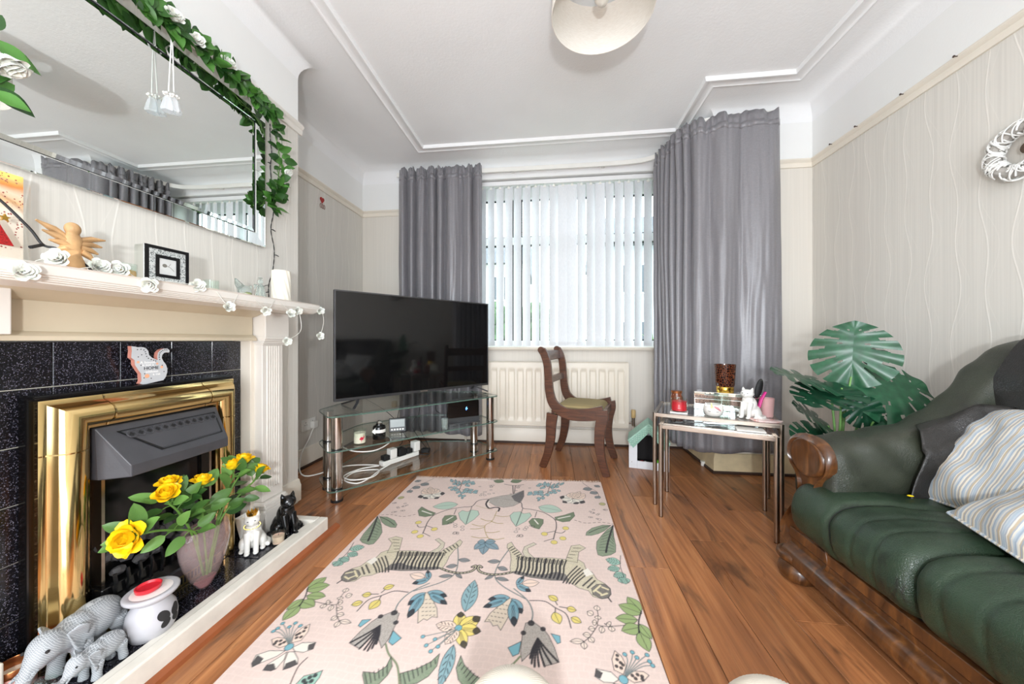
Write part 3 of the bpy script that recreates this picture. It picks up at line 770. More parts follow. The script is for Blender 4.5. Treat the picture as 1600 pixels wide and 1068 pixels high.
def strip(o0, o1, n0, n1):
    """frame facet: outer edge o0->o1, inner edge n0->n1 (y,z); outer low, inner a little higher"""
    def L(a, c, k): return (lerp(a[0], c[0], k), lerp(a[1], c[1], k))
    b = MB(); pts = []
    m0, m1 = L(o0, n0, .05), L(o1, n1, .05); q0, q1 = L(o0, n0, .95), L(o1, n1, .95)
    rows = [(o0, o1, .010), (o0, o1, .016), (m0, m1, .0178), (q0, q1, .0182), (n0, n1, .0165), (n0, n1, .010)]
    vs = []
    for p, q, x in rows: vs += [(XB + x, p[0], p[1]), (XB + x, q[0], q[1])]
    b.add(vs, [(2 * i, 2 * i + 1, 2 * i + 3, 2 * i + 2) for i in range(5)])
    b.build('frame_facet', M['mirror'], mr, smooth=0)
cy0, cy1, cz0, cz1 = 1.083, 1.149, 1.694, 1.762; g = .0008
for (zo, zi) in ((MZ1, j1 + .003), (MZ0, j0 - .003)):
    strip((MY0, zo), (cy0 - g, zo), (i0 - .003, zi), (cy0 - g, zi)); strip((cy0 + g, zo), (cy1 - g, zo), (cy0 + g, zi), (cy1 - g, zi)); strip((cy1 + g, zo), (MY1, zo), (cy1 + g, zi), (i1 + .003, zi))
for (yo, yi) in ((MY0, i0 - .003), (MY1, i1 + .003)):
    strip((yo, MZ0), (yo, cz0 - g), (yi, j0 - .003), (yi, cz0 - g)); strip((yo, cz0 + g), (yo, cz1 - g), (yi, cz0 + g), (yi, cz1 - g)); strip((yo, cz1 + g), (yo, MZ1), (yi, cz1 + g), (yi, j1 + .003))

# ---- leaves and roses (shared meshes)
def leafmat(name, c1, c2, rough=.4):
    t = NT(name); oi = t.n('ObjectInfo'); co = t.coord()
    nz = t.noise(co, 40, 3)
    k = t.math('ADD', t.math('MULTIPLY', oi.outputs['Random'], .75), t.math('MULTIPLY', nz, .3))
    t.p(Base_Color=t.ramp(k, [(.1, srgb(c1)), (.95, srgb(c2))]), Roughness=rough, Specular_IOR_Level=.4)
    return t.mat
M['ivy'] = leafmat('silk_leaf_green', (20, 58, 20), (80, 132, 56), .38)
M['rose_leaf'] = leafmat('rose_leaf_green', (30, 66, 24), (104, 146, 70), .45)
M['stem'] = mat('green_stem', (96, 138, 58), .5, var=.2)
M['white_petal'] = mat('white_silk_petal', (244, 244, 236), .6, var=.03, Subsurface_Weight=.1)
def leaf_mesh(name, m, L=1.0, W=.56, point=1.0, cup=.10, bend=.22, teeth=0):
    b = MB(); N = 9
    def fn(u, v):
        s = 2 * u - 1; w = W * .5 * (math.sin(PI * v ** .82) ** .8 if 0 < v < 1 else 0)
        w *= (1 + teeth * .07 * math.cos(v * 44)); 
        return (s * w, v * L, cup * (abs(s) ** 1.5) * w * 2.2 - bend * v * v * L * .6 + .02 * math.sin(v * 9) * s)
    b.grid(fn, 7, N)
    me = b.mesh(name, m, 180)
    return me
LEAF_IVY = leaf_mesh('ivy_leaf', M['ivy'], 1, .62)
LEAF_ROSE = leaf_mesh('rose_leaf', M['rose_leaf'], 1, .55, teeth=1)
def place(me, name, parent, pos, dirv, size, up=(0, 0, 1), twist=0.0):
    """leaf object: base at pos, growing along dirv, face normal near up"""
    o = bpy.data.objects.new(name, me); COL.objects.link(o)
    y = Vector(dirv).normalized(); z = Vector(up); z = (z - y * z.dot(y))
    z = z.normalized() if z.length > 1e-4 else y.orthogonal().normalized()
    x = y.cross(z); R = Matrix((x, y, z)).transposed().to_4x4()
    o.parent = parent
    root = parent
    while root.parent: root = root.parent
    if root is parent: o.matrix_parent_inverse = root.matrix_basis.inverted()
    o.matrix_basis = Matrix.Translation(pos) @ R @ Matrix.Rotation(twist, 4, 'Y') @ Matrix.Scale(size, 4)
    return o
def petal_mesh(name, m, W=1.0, H=1.0, curl=.35, cupr=.55):
    b = MB()
    def fn(u, v):
        s = 2 * u - 1; w = W * .5 * (.35 + .65 * math.sin(PI * min(v, .8) / 1.6)) * (1 if v < .8 else math.sqrt(max(0, 1 - ((v - .8) / .2) ** 2 * .75)))
        a = s * w / cupr
        out = curl * max(0, v - .55) ** 1.6 * 1.6
        return (cupr * math.sin(a), -cupr * (1 - math.cos(a)) + out + .16 * math.sin(PI * v * .9), v * H + .03 * math.sin(s * 5))
    b.grid(fn, 7, 7)
    return b.mesh(name, m, 180)
def bloom_into(mb, c, axis, R, layers, seed=0):
    """one-piece bloom of overlapping petals added to a mesh builder"""
    rn = random.Random(seed); axis = Vector(axis).normalized(); q = axis.to_track_quat('Z', 'Y').to_matrix().to_4x4()
    old = mb.M
    for li, (n, rad, ht, tilt) in enumerate(layers):
        for k in range(n):
            a = 2 * PI * (k + li * .4) / n + rn.uniform(-.2, .2)
            mb.M = Matrix.Translation(c) @ q @ Matrix.Rotation(a, 4, 'Z') @ Matrix.Translation((0, rad * R, 0)) @ Matrix.Rotation(-tilt, 4, 'X') @ Matrix.Scale(R * ht, 4)
            W_ = 1.25
            def fn(u, v):
                s = 2 * u - 1; w = W_ * .5 * (.4 + .6 * math.sin(PI * min(v, .8) / 1.6)) * (1 if v < .8 else math.sqrt(max(0, 1 - ((v - .8) / .2) ** 2 * .7)))
                aa = s * w / .55
                return (.55 * math.sin(aa), -.55 * (1 - math.cos(aa)) + .45 * max(0, v - .55) ** 1.5, v)
            mb.grid(fn, 5, 5)
    mb.M = old
LAY = [(3, .02, 1.05, .02), (4, .14, 1.0, .12), (5, .24, .95, .30), (5, .32, .85, .58)]

# ---- garland of leaves over the mirror
ga = thing('leaf_garland', 'silk garland of green leaves and white roses draped over the mirror', 'garland', (-1.41, 1.1, 2.06))
gp = smooth_path([(-1.395, .66, 1.46), (-1.38, .665, 1.62), (-1.395, .67, 1.82), (-1.405, .70, 2.05), (-1.405, .85, 2.085), (-1.40, 1.0, 2.085), (-1.40, 1.12, 2.09), (-1.40, 1.25, 2.085), (-1.40, 1.37, 2.085), (-1.40, 1.47, 2.065), (-1.395, 1.56, 2.04), (-1.405, 1.605, 1.97), (-1.41, 1.635, 1.89), (-1.41, 1.63, 1.80), (-1.41, 1.605, 1.69), (-1.41, 1.575, 1.61)], 8)
b = MB(); b.tube(gp, .0022, 5); b.build('vine', M['stem'], ga)
b = MB(); b.tube([p + Vector((.006 * math.sin(i * .9), .006 * math.cos(i * .7), .008 * math.sin(i * .5))) for i, p in enumerate(gp)], .0018, 5); b.build('vine', M['stem'], ga)
rnd = random.Random(21); nl = 0
for i, p in enumerate(gp):
    dens = 2
    if i < 26: dens = 0 if 8 < i < 22 else 1
    elif p.y < 1.15 and p.z > 2: dens = 4
    elif p.y < 1.56 and p.z > 2: dens = 3.2
    elif p.z > 1.72: dens = 1.0
    else: dens = 3.6
    n = int(dens) + (1 if rnd.random() < dens % 1 else 0)
    tg = (gp[min(i + 1, len(gp) - 1)] - gp[max(i - 1, 0)]).normalized()
    for k in range(n):
        a = rnd.uniform(-.5, PI + .5)
        side = Vector((abs(math.sin(a)) * .55 + .05, 0, 0)) + (Vector((0, 0, 1)).cross(tg) * 0) + Vector((0, math.cos(a) * .8 * abs(tg.z) + tg.y * .2, math.cos(a) * 1.0 * (1 - abs(tg.z)) + .15))
        dr = (side + tg * rnd.uniform(-.6, .6)).normalized()
        sz = rnd.uniform(.048, .072)
        q = p + Vector((rnd.uniform(.0, .018), rnd.uniform(-.02, .02), rnd.uniform(-.014, .022)))
        if q.x + dr.x * sz < -1.445: continue
        place(LEAF_IVY, 'leaf', ga, q, dr, sz, (1, rnd.uniform(-.6, .3), rnd.uniform(-.3, .7)), rnd.uniform(-.5, .5)); nl += 1
for k, (c, ax, R) in enumerate([((-1.375, 1.10, 2.105), (1, -.4, .3), .034), ((-1.37, 1.18, 2.09), (.9, -.5, -.1), .030), ((-1.375, 1.305, 2.098), (.8, -.2, .3), .036), ((-1.375, 1.635, 1.815), (.7, .2, -.6), .030), ((-1.335, .690, 1.625), (.4, .3, -.8), .040)]):
    b = MB(); bloom_into(b, c, ax, R, LAY, k); b.build('white_rose', M['white_petal'], ga, smooth=180)
for pos, dr, sz in [((-1.345, .672, 1.652), (.25, .9, -.25), .085), ((-1.34, .672, 1.655), (.4, .75, -.40), .07), ((-1.35, .672, 1.545), (.3, .8, -.38), .080), ((-1.34, .67, 1.53), (.5, .55, -.25), .065), ((-1.35, .665, 1.67), (.1, .3, .8), .07)]:
    place(LEAF_IVY, 'leaf', ga, pos, dr, sz, (.8, -.5, .5))

# ---- crystal charms on a ribbon hung from the mirror corner piece
ch = thing('crystal_charm', 'pair of clear crystal bell charms on white ribbon hanging over the mirror', 'ornament', (-1.40, 1.113, 1.76))
M['ribbon'] = mat('white_ribbon', (238, 238, 234), .6)
for y_, zb in ((1.104, 1.845), (1.122, 1.855)):
    b = MB(); b.tube([(-1.395, 1.113, 2.085), (-1.396, lerp(1.113, y_, .5), 1.97), (-1.398, y_, zb)], .0022, 5); b.build('ribbon', M['ribbon'], ch)
M['glass_solid'] = glassmat('cut_crystal_clear', (.94, .96, .97), .0, 1.9, (1, 1, 1), .25, (.95, .97, 1)); M['crystal'] = mat('cut_crystal', (236, 242, 244), .03, 0, var=.02, Transmission_Weight=.75, IOR=1.5)
for y_, zb in ((1.104, 1.772), (1.126, 1.780)):
    b = MB(); b.lathe([(.0, 0), (.019, .0), (.021, .006), (.012, .045), (.007, .056), (0, .057)], 6, (-1.400, y_, zb)); cb_ = b.build('crystal_bell', M['glass_solid'], ch, smooth=0)
    for k in range(7):
        a = 2 * PI * k / 7; b = MB(); b.ell((-1.400 + .010 * math.cos(a), y_ + .012 * math.sin(a), zb + .062), (.0045,) * 3, None, 7, 5); b.build('bead', M['white_ceramic'], cb_)

# ---- black fairy light cable down the wall
fc = [(-1.42, 1.585, 2.03), (-1.43, 1.597, 1.965), (-1.435, 1.612, 1.892), (-1.435, 1.603, 1.815), (-1.435, 1.62, 1.698), (-1.435, 1.624, 1.6), (-1.435, 1.607, 1.502), (-1.435, 1.628, 1.402), (-1.435, 1.620, 1.301), (-1.43, 1.588, 1.213), (-1.40, 1.555, 1.14), (-1.385, 1.535, 1.112)]
cab = thing('fairy_light_cable', 'thin black fairy light cable trailing down beside the mirror to the shelf', 'cable', (-1.4, 1.54, 1.108))
pth = smooth_path(fc, 8)
for s in (0, PI):
    b = MB(); b.tube([p + Vector((.0012 * math.cos(i * 1.1 + s), .0018 * math.sin(i * 1.1 + s), 0)) for i, p in enumerate(pth)], .0013, 5); b.build('wire', M['black_rubber'], cab)
for i, s in ((10, 1), (22, -1), (34, -1), (48, 1), (58, 1), (66, 1), (76, -1)):
    p = pth[i]; b = MB(); b.tube([p, p + Vector((.004, .008 * s, .001)), p + Vector((.006, .022 * s, -.003))], [.0018, .0024, .0022], 6); b.build('bulb_holder', M['black_rubber'], cab)
b = MB(); b.tube(smooth_path([(-1.43, 1.588, 1.213), (-1.41, 1.54, 1.20), (-1.40, 1.50, 1.17), (-1.395, 1.49, 1.13), (-1.39, 1.50, 1.11)], 6), .0016, 5); b.build('wire', M['black_rubber'], cab)

# ================================================================== MANTEL SHELF ITEMS
MZ = 1.1075
# string of white rose lights along the shelf edge
sl_ = thing('rose_light_string', 'string of white fabric rose lights draped along the mantel shelf', 'string lights', (-1.16, 1.1, MZ))
RP = [(-1.142, .62, 1.083), (-1.165, .69, 1.128), (-1.19, .775, 1.126), (-1.185, .82, 1.132), (-1.140, .857, 1.096), (-1.155, 1.0, 1.112), (-1.137, 1.092, 1.052), (-1.136, 1.254, 1.056), (-1.135, 1.385, 1.052), (-1.136, 1.425, 1.070), (-1.125, 1.560, 1.082), (-1.136, 1.362, .932), (-1.12, 1.552, .957)]
wire = [(-1.17, .56, 1.11), RP[0], (-1.16, .65, 1.112), RP[1], (-1.2, .73, 1.112), RP[2], RP[3], (-1.17, .84, 1.112), RP[4], (-1.16, .92, 1.111), RP[5], (-1.147, 1.05, 1.108), RP[6], (-1.147, 1.15, 1.108), (-1.147, 1.20, 1.10), RP[7], (-1.146, 1.32, 1.10), RP[8], RP[9], (-1.146, 1.49, 1.09), RP[10], (-1.12, 1.575, 1.03), RP[12]]
M['clear_wire'] = mat('clear_plastic_wire', (206, 204, 196), .3)
b = MB(); b.tube(smooth_path([Vector(p) + Vector((-.006 if p[2] > 1.06 else 0, 0, 0)) for p in wire], 5), .0012, 5); b.build('wire', M['clear_wire'], sl_)
b = MB(); b.tube(smooth_path([RP[9], (-1.128, 1.43, 1.02), (-1.128, 1.425, .97), RP[11]], 6), .0012, 5); b.build('wire', M['clear_wire'], sl_)
for k, c in enumerate(RP):
    b = MB(); rn = random.Random(k); bloom_into(b, Vector(c) - Vector((.006, 0, .004)), (1, rn.uniform(-1.2, -.2), rn.uniform(-.5, .3)), .026 if k < 6 else .022, LAY, k); r_ = b.build('rose_light', M['white_petal'], sl_, smooth=180)
# black twin cable looping behind the angel
b = MB(); b.tube(smooth_path([(-1.30, .60, 1.285), (-1.29, .645, 1.275), (-1.28, .70, 1.21), (-1.275, .722, 1.172), (-1.26, .74, 1.165), (-1.25, .785, 1.135), (-1.245, .80, 1.112)], 8), .003, 6)
lp = tag(b.build('light_cable', M['black_rubber']), 'black twin cable looping over the mantel beside the wooden angel', 'cable')
b = MB(); b.tube([(-1.275, .722, 1.172), (-1.265, .695, 1.158)], .004, 6); b.build('cable_end', M['black_rubber'], lp)
# card and clear acrylic block at the left end
t = NT('orange_confetti_card'); co = t.coord(); v = t.n('TexVoronoi', i_Scale=160.0); t.t.links.new(co, v.inputs['Vector'])
sx = t.n('SeparateXYZ'); t.t.links.new(co, sx.inputs[0])
base = t.ramp(t.math('ADD', t.math('MULTIPLY', t.math('SUBTRACT', sx.outputs[2], 1.255), 9.0), t.math('MULTIPLY', t.noise(co, 20), .3)), [(.15, srgb((240, 226, 212))), (.35, srgb((244, 190, 140))), (.6, srgb((244, 214, 190))), (.78, srgb((238, 140, 70))), (1, srgb((240, 222, 120)))])
t.p(Base_Color=t.mix(t.math('MULTIPLY', t.math('LESS_THAN', v.outputs['Distance'], .30), t.math('GREATER_THAN', t.noise(co, 30), .5)), base, srgb((160, 70, 60))), Roughness=.4)
M['card'] = t.mat
b = MB(); b.box(-1.362, -1.359, .60, .735, MZ, 1.352); tag(b.build('greeting_card', M['card'], smooth=0), 'orange and yellow confetti patterned card at the end of the mantel', 'card')
ab = thing('acrylic_block', 'clear acrylic block with red glitter tree and gold star', 'ornament', (-1.31, .66, MZ))
M['acrylic'] = glassmat('clear_acrylic', (.97, .98, .97), 0, 1.3)
b = MB(); b.box(-1.335, -1.300, .60, .716, MZ, 1.322); b.build('block', M['acrylic'], ab, smooth=0, bevel=.004)
M['red_glitter'] = mat('red_glitter', (176, 30, 34), .3, .2, var=.5, vscale=300)
b = MB(); b.prism([(.625, 1.162), (.696, 1.162), (.664, 1.232)], -1.318, -1.314, 'x'); b.build('red_tree', M['red_glitter'], ab, smooth=0)
def star(cy, cz, r, x0, x1):
    b = MB(); b.prism([(cy + (r if k % 2 == 0 else r * .42) * math.sin(PI * k / 5), cz + (r if k % 2 == 0 else r * .42) * math.cos(PI * k / 5)) for k in range(10)], x0, x1, 'x'); return b
star(.683, 1.228, .010, -1.320, -1.315).build('gold_star', M['gold'], ab, smooth=0)
# carved wooden angel
M['carved'] = mat('carved_pale_wood', (190, 150, 104), .6, var=.3, vscale=22, bump=.25, bscale=90)
an = thing('wooden_angel', 'carved wooden angel with spread wings on the mantel shelf', 'figurine', (-1.262, .775, MZ))
b = MB(); c = Vector((-1.262, .772, MZ))
b.ell(c + Vector((0, -.004, .118)), (.014, .016, .018)); b.ell(c + Vector((0, -.004, .086)), (.012, .019, .026)); b.ell(c + Vector((0, -.008, .06)), (.013, .022, .022))
b.tube([c + Vector((0, -.012, .05)), c + Vector((0, .004, .025)), c + Vector((0, .016, .002))], [.021, .017, .011], 10)
b.tube([c + Vector((0, -.014, .05)), c + Vector((0, -.004, .024)), c + Vector((0, .006, .002))], [.012, .010, .010], 8)
b.build('body', M['carved'], an, smooth=60, mods=REMESH(.0022, 3))
for s in (-1, 1):
    for k in range(4):
        b = MB(); r0 = c + Vector((-.006 + .003 * k, s * .010, .092 - .010 * k)); L = (.056, .047, .037, .027)[k]
        tip = r0 + Vector((.0, s * L, .020 - .012 * k + (.010 if s < 0 else -.004)))
        b.tube([r0, r0.lerp(tip, .5) + Vector((0, 0, .003)), tip], [.010, .0105, .003], 8, flat=.75); b.build('wing_feather', M['carved'], an)
# white star angel behind
sa_ = thing('star_angel', 'small white ceramic star shaped angel behind the wooden angel', 'figurine', (-1.33, .845, MZ))
b = star(.852, 1.150, .030, -1.337, -1.327); b.build('star_body', M['white_ceramic'], sa_, smooth=0, bevel=.002)
b = MB(); b.ell((-1.332, .852, 1.184), (.008, .009, .009)); b.build('head', M['white_ceramic'], sa_)
b = MB(); b.box(-1.343, -1.321, .836, .868, MZ, 1.128); b.build('base', M['white_ceramic'], sa_, bevel=.002)
# orange candle in a glass
def glass_cup(name, label, c, r, h, wax, wh, group=None, wallt=.002, taper=1.0, lab=None):
    q = thing(name, label, 'candle', c, group=group)
    b = MB(); b.lathe([(0, 0), (r * taper * .97, 0), (r, h), (r - wallt, h), (r * taper * .97 - wallt, .006), (0, .006)], 26, c); b.build('glass', M['glass'], q, smooth=40)
    b = MB(); b.lathe([(0, .0062), (r * taper - wallt - .0006, .0062), (lerp(r * taper, r, wh / h) - wallt - .0006, wh), (0, wh - .001)], 26, c); b.build('wax', wax, q, smooth=40)
    b = MB(); b.cyl((c[0], c[1], c[2] + wh - .002), (c[0] + .001, c[1], c[2] + wh + .007), .0009, n=5); b.build('wick', M['black_rubber'], q)
    return q
M['wax_orange'] = mat('orange_wax', (236, 190, 128), .5, Subsurface_Weight=.2)
M['wax_white'] = mat('cream_wax', (240, 234, 220), .5, var=.03)
M['wax_pink'] = mat('pink_wax', (226, 188, 168), .5)
M['wax_red'] = mat('red_wax', (206, 36, 50), .35)
glass_cup('glass_candle', 'peach wax candle in a low glass between the angel and the frame', (-1.235, .853, MZ), .032, .045, M['wax_orange'], .026)
glass_cup('glass_candle', 'clear glass votive with white wax behind the mantel roses', (-1.29, 1.165, MZ), .024, .052, M['wax_white'], .022)
# mirrored box frame
fr = thing('photo_frame', 'mirrored box photo frame with crushed crystal border on the mantel', 'photo frame', (-1.27, .985, MZ), math.radians(-4))
fw, fh, fd = .122, .125, .042
b = MB(); b.box(-fd / 2, fd / 2 - .001, -fw / 2, fw / 2, 0, fh); b.build('box', M['mirror'], fr, smooth=0, bevel=.002, local=True)
def rframe(name, o_, i_, x0, x1, m, par):
    b = MB(); (a0, a1, c0, c1), (d0, d1, e0, e1) = o_, i_
    b.ring([[(x0, a0, c0), (x0, a1, c0), (x0, a1, c1), (x0, a0, c1)], [(x1, a0, c0), (x1, a1, c0), (x1, a1, c1), (x1, a0, c1)], [(x1, d0, e0), (x1, d1, e0), (x1, d1, e1), (x1, d0, e1)], [(x0, d0, e0), (x0, d1, e0), (x0, d1, e1), (x0, d0, e1)]], True, False, False)
    return b.build(name, m, par, smooth=0, local=True)
t = NT('crushed_crystal'); co = t.coord(); v = t.n('TexVoronoi', i_Scale=420.0); t.t.links.new(co, v.inputs['Vector'])
t.p(Base_Color=t.ramp(v.outputs['Color'], [(.2, srgb((110, 116, 116))), (.55, srgb((220, 228, 226))), (.8, srgb((250, 252, 252)))]), Roughness=.12, Metallic=.5); t.bump(v.outputs['Distance'], .8, .002)
M['crystal_grit'] = t.mat
def rr(i): return (-fw / 2 + i, fw / 2 - i, i, fh - i)
x_ = fd / 2
rframe('outer_border', rr(0), rr(.010), x_ - .001, x_ + .003, M['black_gloss'], fr)
rframe('crystal_border', rr(.010), rr(.027), x_ - .001, x_ + .002, M['crystal_grit'], fr)
rframe('inner_border', rr(.027), rr(.037), x_ - .001, x_ + .003, M['black_gloss'], fr)
M['photo'] = mat('pale_photo_print', (206, 206, 204), .3, var=.06, vscale=40)
b = MB(); i = .037; b.box(x_ - .002, x_ + .0005, -fw / 2 + i, fw / 2 - i, i, fh - i); ph_ = b.build('photo', M['photo'], fr, smooth=0, local=True)
M['print_grey'] = mat('grey_print', (120, 116, 108), .5)
b = MB(); b.ell((x_ + .0008, -.008, .066), (.0004, .007, .006), None, 10, 5); b.tube([(x_ + .0008, -.003, .066), (x_ + .0008, .008, .062), (x_ + .0008, .018, .052)], .0007, 4); b.tube([(x_ + .0008, .002, .064), (x_ + .0008, .008, .074)], .0006, 4)
b.build('print', M['print_grey'], ph_, local=True)
# glass bird, glass angel, ribbed pillar candle
M['thick_glass'] = mat('moulded_glass', (226, 236, 232), .05, 0, var=.03, Transmission_Weight=.82, IOR=1.35)
gb = thing('glass_bird', 'clear glass bird bowl with green moss on the mantel', 'ornament', (-1.27, 1.285, MZ))
b = MB(); c = Vector((-1.27, 1.285, MZ)); b.ell(c + Vector((0, .004, .028)), (.022, .028, .026)); b.tube([c + Vector((0, -.012, .04)), c + Vector((0, -.030, .058)), c + Vector((0, -.040, .076))], [.016, .011, .003], 8); b.tube([c + Vector((0, .02, .038)), c + Vector((0, .032, .052)), c + Vector((0, .036, .056))], [.012, .008, .004], 8)
b.build('bowl', M['thick_glass'], gb, mods=REMESH(.003, 4))
M['moss'] = mat('dry_moss', (150, 158, 108), .9, var=.3, vscale=60, bump=.8, bscale=120)
b = MB(); b.ell(c + Vector((.012, .004, .014)), (.013, .020, .0125), None, 12, 8); b.build('moss', M['moss'], gb)
ag = thing('glass_angel', 'fluted clear glass angel figurine beside the glass bird', 'figurine', (-1.25, 1.345, MZ))
b = MB(); c = (-1.25, 1.345, MZ)
n = 18; rings = []
for r, z in ((.020, 0), (.021, .006), (.016, .03), (.010, .056), (.007, .066)): rings.append([(c[0] + r * (1 + .09 * (-1) ** k) * math.cos(2 * PI * k / n), c[1] + r * (1 + .09 * (-1) ** k) * math.sin(2 * PI * k / n), c[2] + z) for k in range(n)])
b.ring(rings); b.build('gown', M['thick_glass'], ag, smooth=20)
b = MB(); b.ell((c[0], c[1], c[2] + .077), (.010, .010, .012)); b.lathe([(.006, 0), (.009, .002), (.009, .004), (.006, .005)], 12, (c[0], c[1], c[2] + .091)); b.build('head', M['thick_glass'], ag)
for s in (-1, 1):
    b = MB(); b.tube([(c[0] - .006, c[1] + s * .006, c[2] + .055), (c[0] - .008, c[1] + s * .018, c[2] + .062), (c[0] - .008, c[1] + s * .022, c[2] + .042)], [.006, .008, .002], 8, flat=.4); b.build('wing', M['thick_glass'], ag)
pc = thing('pillar_candle', 'tall white pillar candle with spiral ribs at the end of the mantel shelf', 'candle', (-1.29, 1.505, MZ))
b = MB(); n = 64
def pf(u, v): 
    a = 2 * PI * u; r = .039 + .0016 * math.sin(11 * a + v * 13); return (-1.29 + r * math.cos(a), 1.505 + r * math.sin(a), MZ + .155 * v)
b.grid(pf, n, 26, cu=True); b.lathe([(.0385, 0), (.034, .003), (.030, -.006), (0, -.008)], 32, (-1.29, 1.505, MZ + .155)); b.build('wax', M['wax_white'], pc, smooth=60)
b = MB(); b.cyl((-1.29, 1.505, MZ + .146), (-1.289, 1.506, MZ + .160), .001, n=5); b.build('wick', M['black_rubber'], pc)

# cat plaque on the fire
M['plaque'] = mat('pale_grey_print_board', (196, 200, 204), .5, var=.02)
M['plaque_edge'] = mat('terracotta_board_edge', (206, 140, 124), .6)
cp = thing('cat_plaque', 'grey cat shaped HOME plaque with pink edge standing on the gas fire', 'plaque', (TX + .04, 1.02, .7845))
CATP = [(110, 180), (165, 190), (205, 203), (300, 205), (350, 235), (383, 290), (392, 360), (440, 415), (500, 450), (540, 470), (532, 400), (545, 320), (590, 265), (650, 240), (710, 240), (750, 275), (752, 310), (735, 325), (690, 318), (650, 330), (620, 370), (610, 430), (640, 500), (690, 580), (712, 660), (708, 740), (680, 830), (640, 885), (300, 935), (240, 905), (268, 860), (262, 720), (215, 640), (165, 540), (160, 450), (110, 400), (112, 330), (118, 270)]
cyv = lambda p: (1.02 + (p[0] - 430) * .000175, .7845 + (925 - p[1]) * .000172)
b = MB()
poly = [cyv(p) for p in CATP]
from mathutils.geometry import tessellate_polygon
tri = tessellate_polygon([[Vector((p[0], p[1], 0)) for p in poly]])
np_ = len(poly); x0, x1 = TX + .032, TX + .046
b.add([(x0, p[0], p[1]) for p in poly] + [(x1, p[0], p[1]) for p in poly], [tuple(t_) for t_ in tri] + [(i, (i + 1) % np_, np_ + (i + 1) % np_, np_ + i) for i in range(np_)])
pb = b.build('board', M['plaque_edge'], cp, smooth=0)
b = MB(); b.add([(x1 + .0004, p[0], p[1]) for p in poly], [tuple(t_) for t_ in tri]); pf_ = b.build('printed_face', M['plaque'], pb, smooth=0)
def text(s, size, loc, rot, m, parent, name='lettering', ext=.0004, align='CENTER', local=False, sx=1.0):
    cu = bpy.data.curves.new(name, 'FONT'); cu.body = s; cu.size = size; cu.align_x = align; cu.align_y = 'CENTER'; cu.extrude = ext; cu.resolution_u = 3
    to = bpy.data.objects.new(name, cu); COL.objects.link(to)
    bpy.context.view_layer.update()
    me = bpy.data.meshes.new_from_object(to); bpy.data.objects.remove(to)
    me.materials.clear(); me.materials.append(m)
    o = bpy.data.objects.new(name, me); COL.objects.link(o); attach(o, parent, local)
    o.matrix_basis = Matrix.Translation(loc) @ rot @ Matrix.Diagonal((sx, 1, 1, 1))
    return o
RX = Matrix.Rotation(PI / 2, 4, 'Z') @ Matrix.Rotation(PI / 2, 4, 'X')      # text facing +x
M['ink'] = mat('dark_ink', (44, 44, 48), .6); M['white_ink'] = mat('white_ink', (250, 250, 250), .5); M['peach_ink'] = mat('peach_ink', (240, 178, 140), .5)
tx_ = x1 + .0008
for s, sz, px, py, m_ in (('A house', .0125, 370, 505, 'white_ink'), ('is not a', .0110, 375, 555, 'white_ink'), ('HOME', .0150, 432, 623, 'ink'), ('without', .0115, 440, 690, 'white_ink'), ('a cat', .0115, 520, 748, 'white_ink')):
    y_, z_ = cyv((px, py)); text(s, sz, (tx_, y_, z_), RX, M[m_], pf_, sx=1.05)
b = MB()
for px, py in ((205, 250), (260, 245), (308, 260), (330, 295), (340, 335), (352, 387), (382, 425), (430, 452), (470, 468), (505, 485), (272, 352), (218, 390), (262, 555), (320, 725), (650, 710), (310, 805), (428, 825), (700, 268), (665, 268), (628, 280), (600, 300), (580, 325), (568, 355), (566, 388), (566, 420), (574, 460), (618, 580)):
    y_, z_ = cyv((px, py)); b.cyl((tx_ - .0004, y_, z_), (tx_, y_, z_), .0018, n=8)
tag(b.build('printed_dots', M['ink'], pf_), kind='stuff')
b = MB()
for px, py, r in ((215, 490, .004), (530, 540, .0035), (610, 615, .0045), (360, 772, .007)):
    y_, z_ = cyv((px, py)); b.cyl((tx_ - .0006, y_, z_), (tx_ - .0002, y_, z_), r, n=12)
tag(b.build('printed_spots', M['peach_ink'], pf_), kind='stuff')
# ================================================================== HEARTH ITEMS
# ---- vase of yellow roses
VX, VY = -1.225, 1.085
va_ = thing('glass_vase', 'pink tinted tapering glass vase on the hearth holding yellow roses', 'vase', (VX, VY, HZ))
M['pink_glass'] = glassmat('pink_tinted_glass', (.97, .91, .90), .02, 1.35, (1, 1, 1), .11, (.80, .66, .66))
outer = [(.016, 0), (.026, .010), (.048, .045), (.068, .09), (.080, .135), (.084, .165), (.080, .195), (.074, .218)]
inner = [(r - .003, z) for r, z in outer[::-1] if z > .04] + [(.030, .04), (.0, .035)]
b = MB(); b.lathe([(0, 0)] + outer + inner, 40, (VX, VY, HZ), .62, 1.0); b.build('glass_body', M['pink_glass'], va_, smooth=60)
M['pink_base'] = mat('solid_pink_glass', (222, 160, 164), .08, var=.05, Transmission_Weight=.5)
b = MB(); b.lathe([(0, .002), (.0145, .002), (.0235, .011), (.036, .030), (0, .032)], 30, (VX, VY, HZ), .6, 1.0); b.build('base', M['pink_base'], va_, smooth=60)
def yrose(name): return name
M['yellow_petal'] = None
t = NT('yellow_rose_petal'); co = t.coord(); sx = t.n('SeparateXYZ'); t.t.links.new(co, sx.inputs[0])
t.p(Base_Color=t.ramp(t.math('ADD', sx.outputs[2], t.math('MULTIPLY', t.noise(co, 6), .25)), [(.1, srgb((226, 206, 50))), (.5, srgb((252, 218, 28))), (1.0, srgb((255, 204, 14)))]), Roughness=.5, Subsurface_Weight=.15, Subsurface_Radius=(.01, .008, .002))
M['yellow_petal'] = t.mat
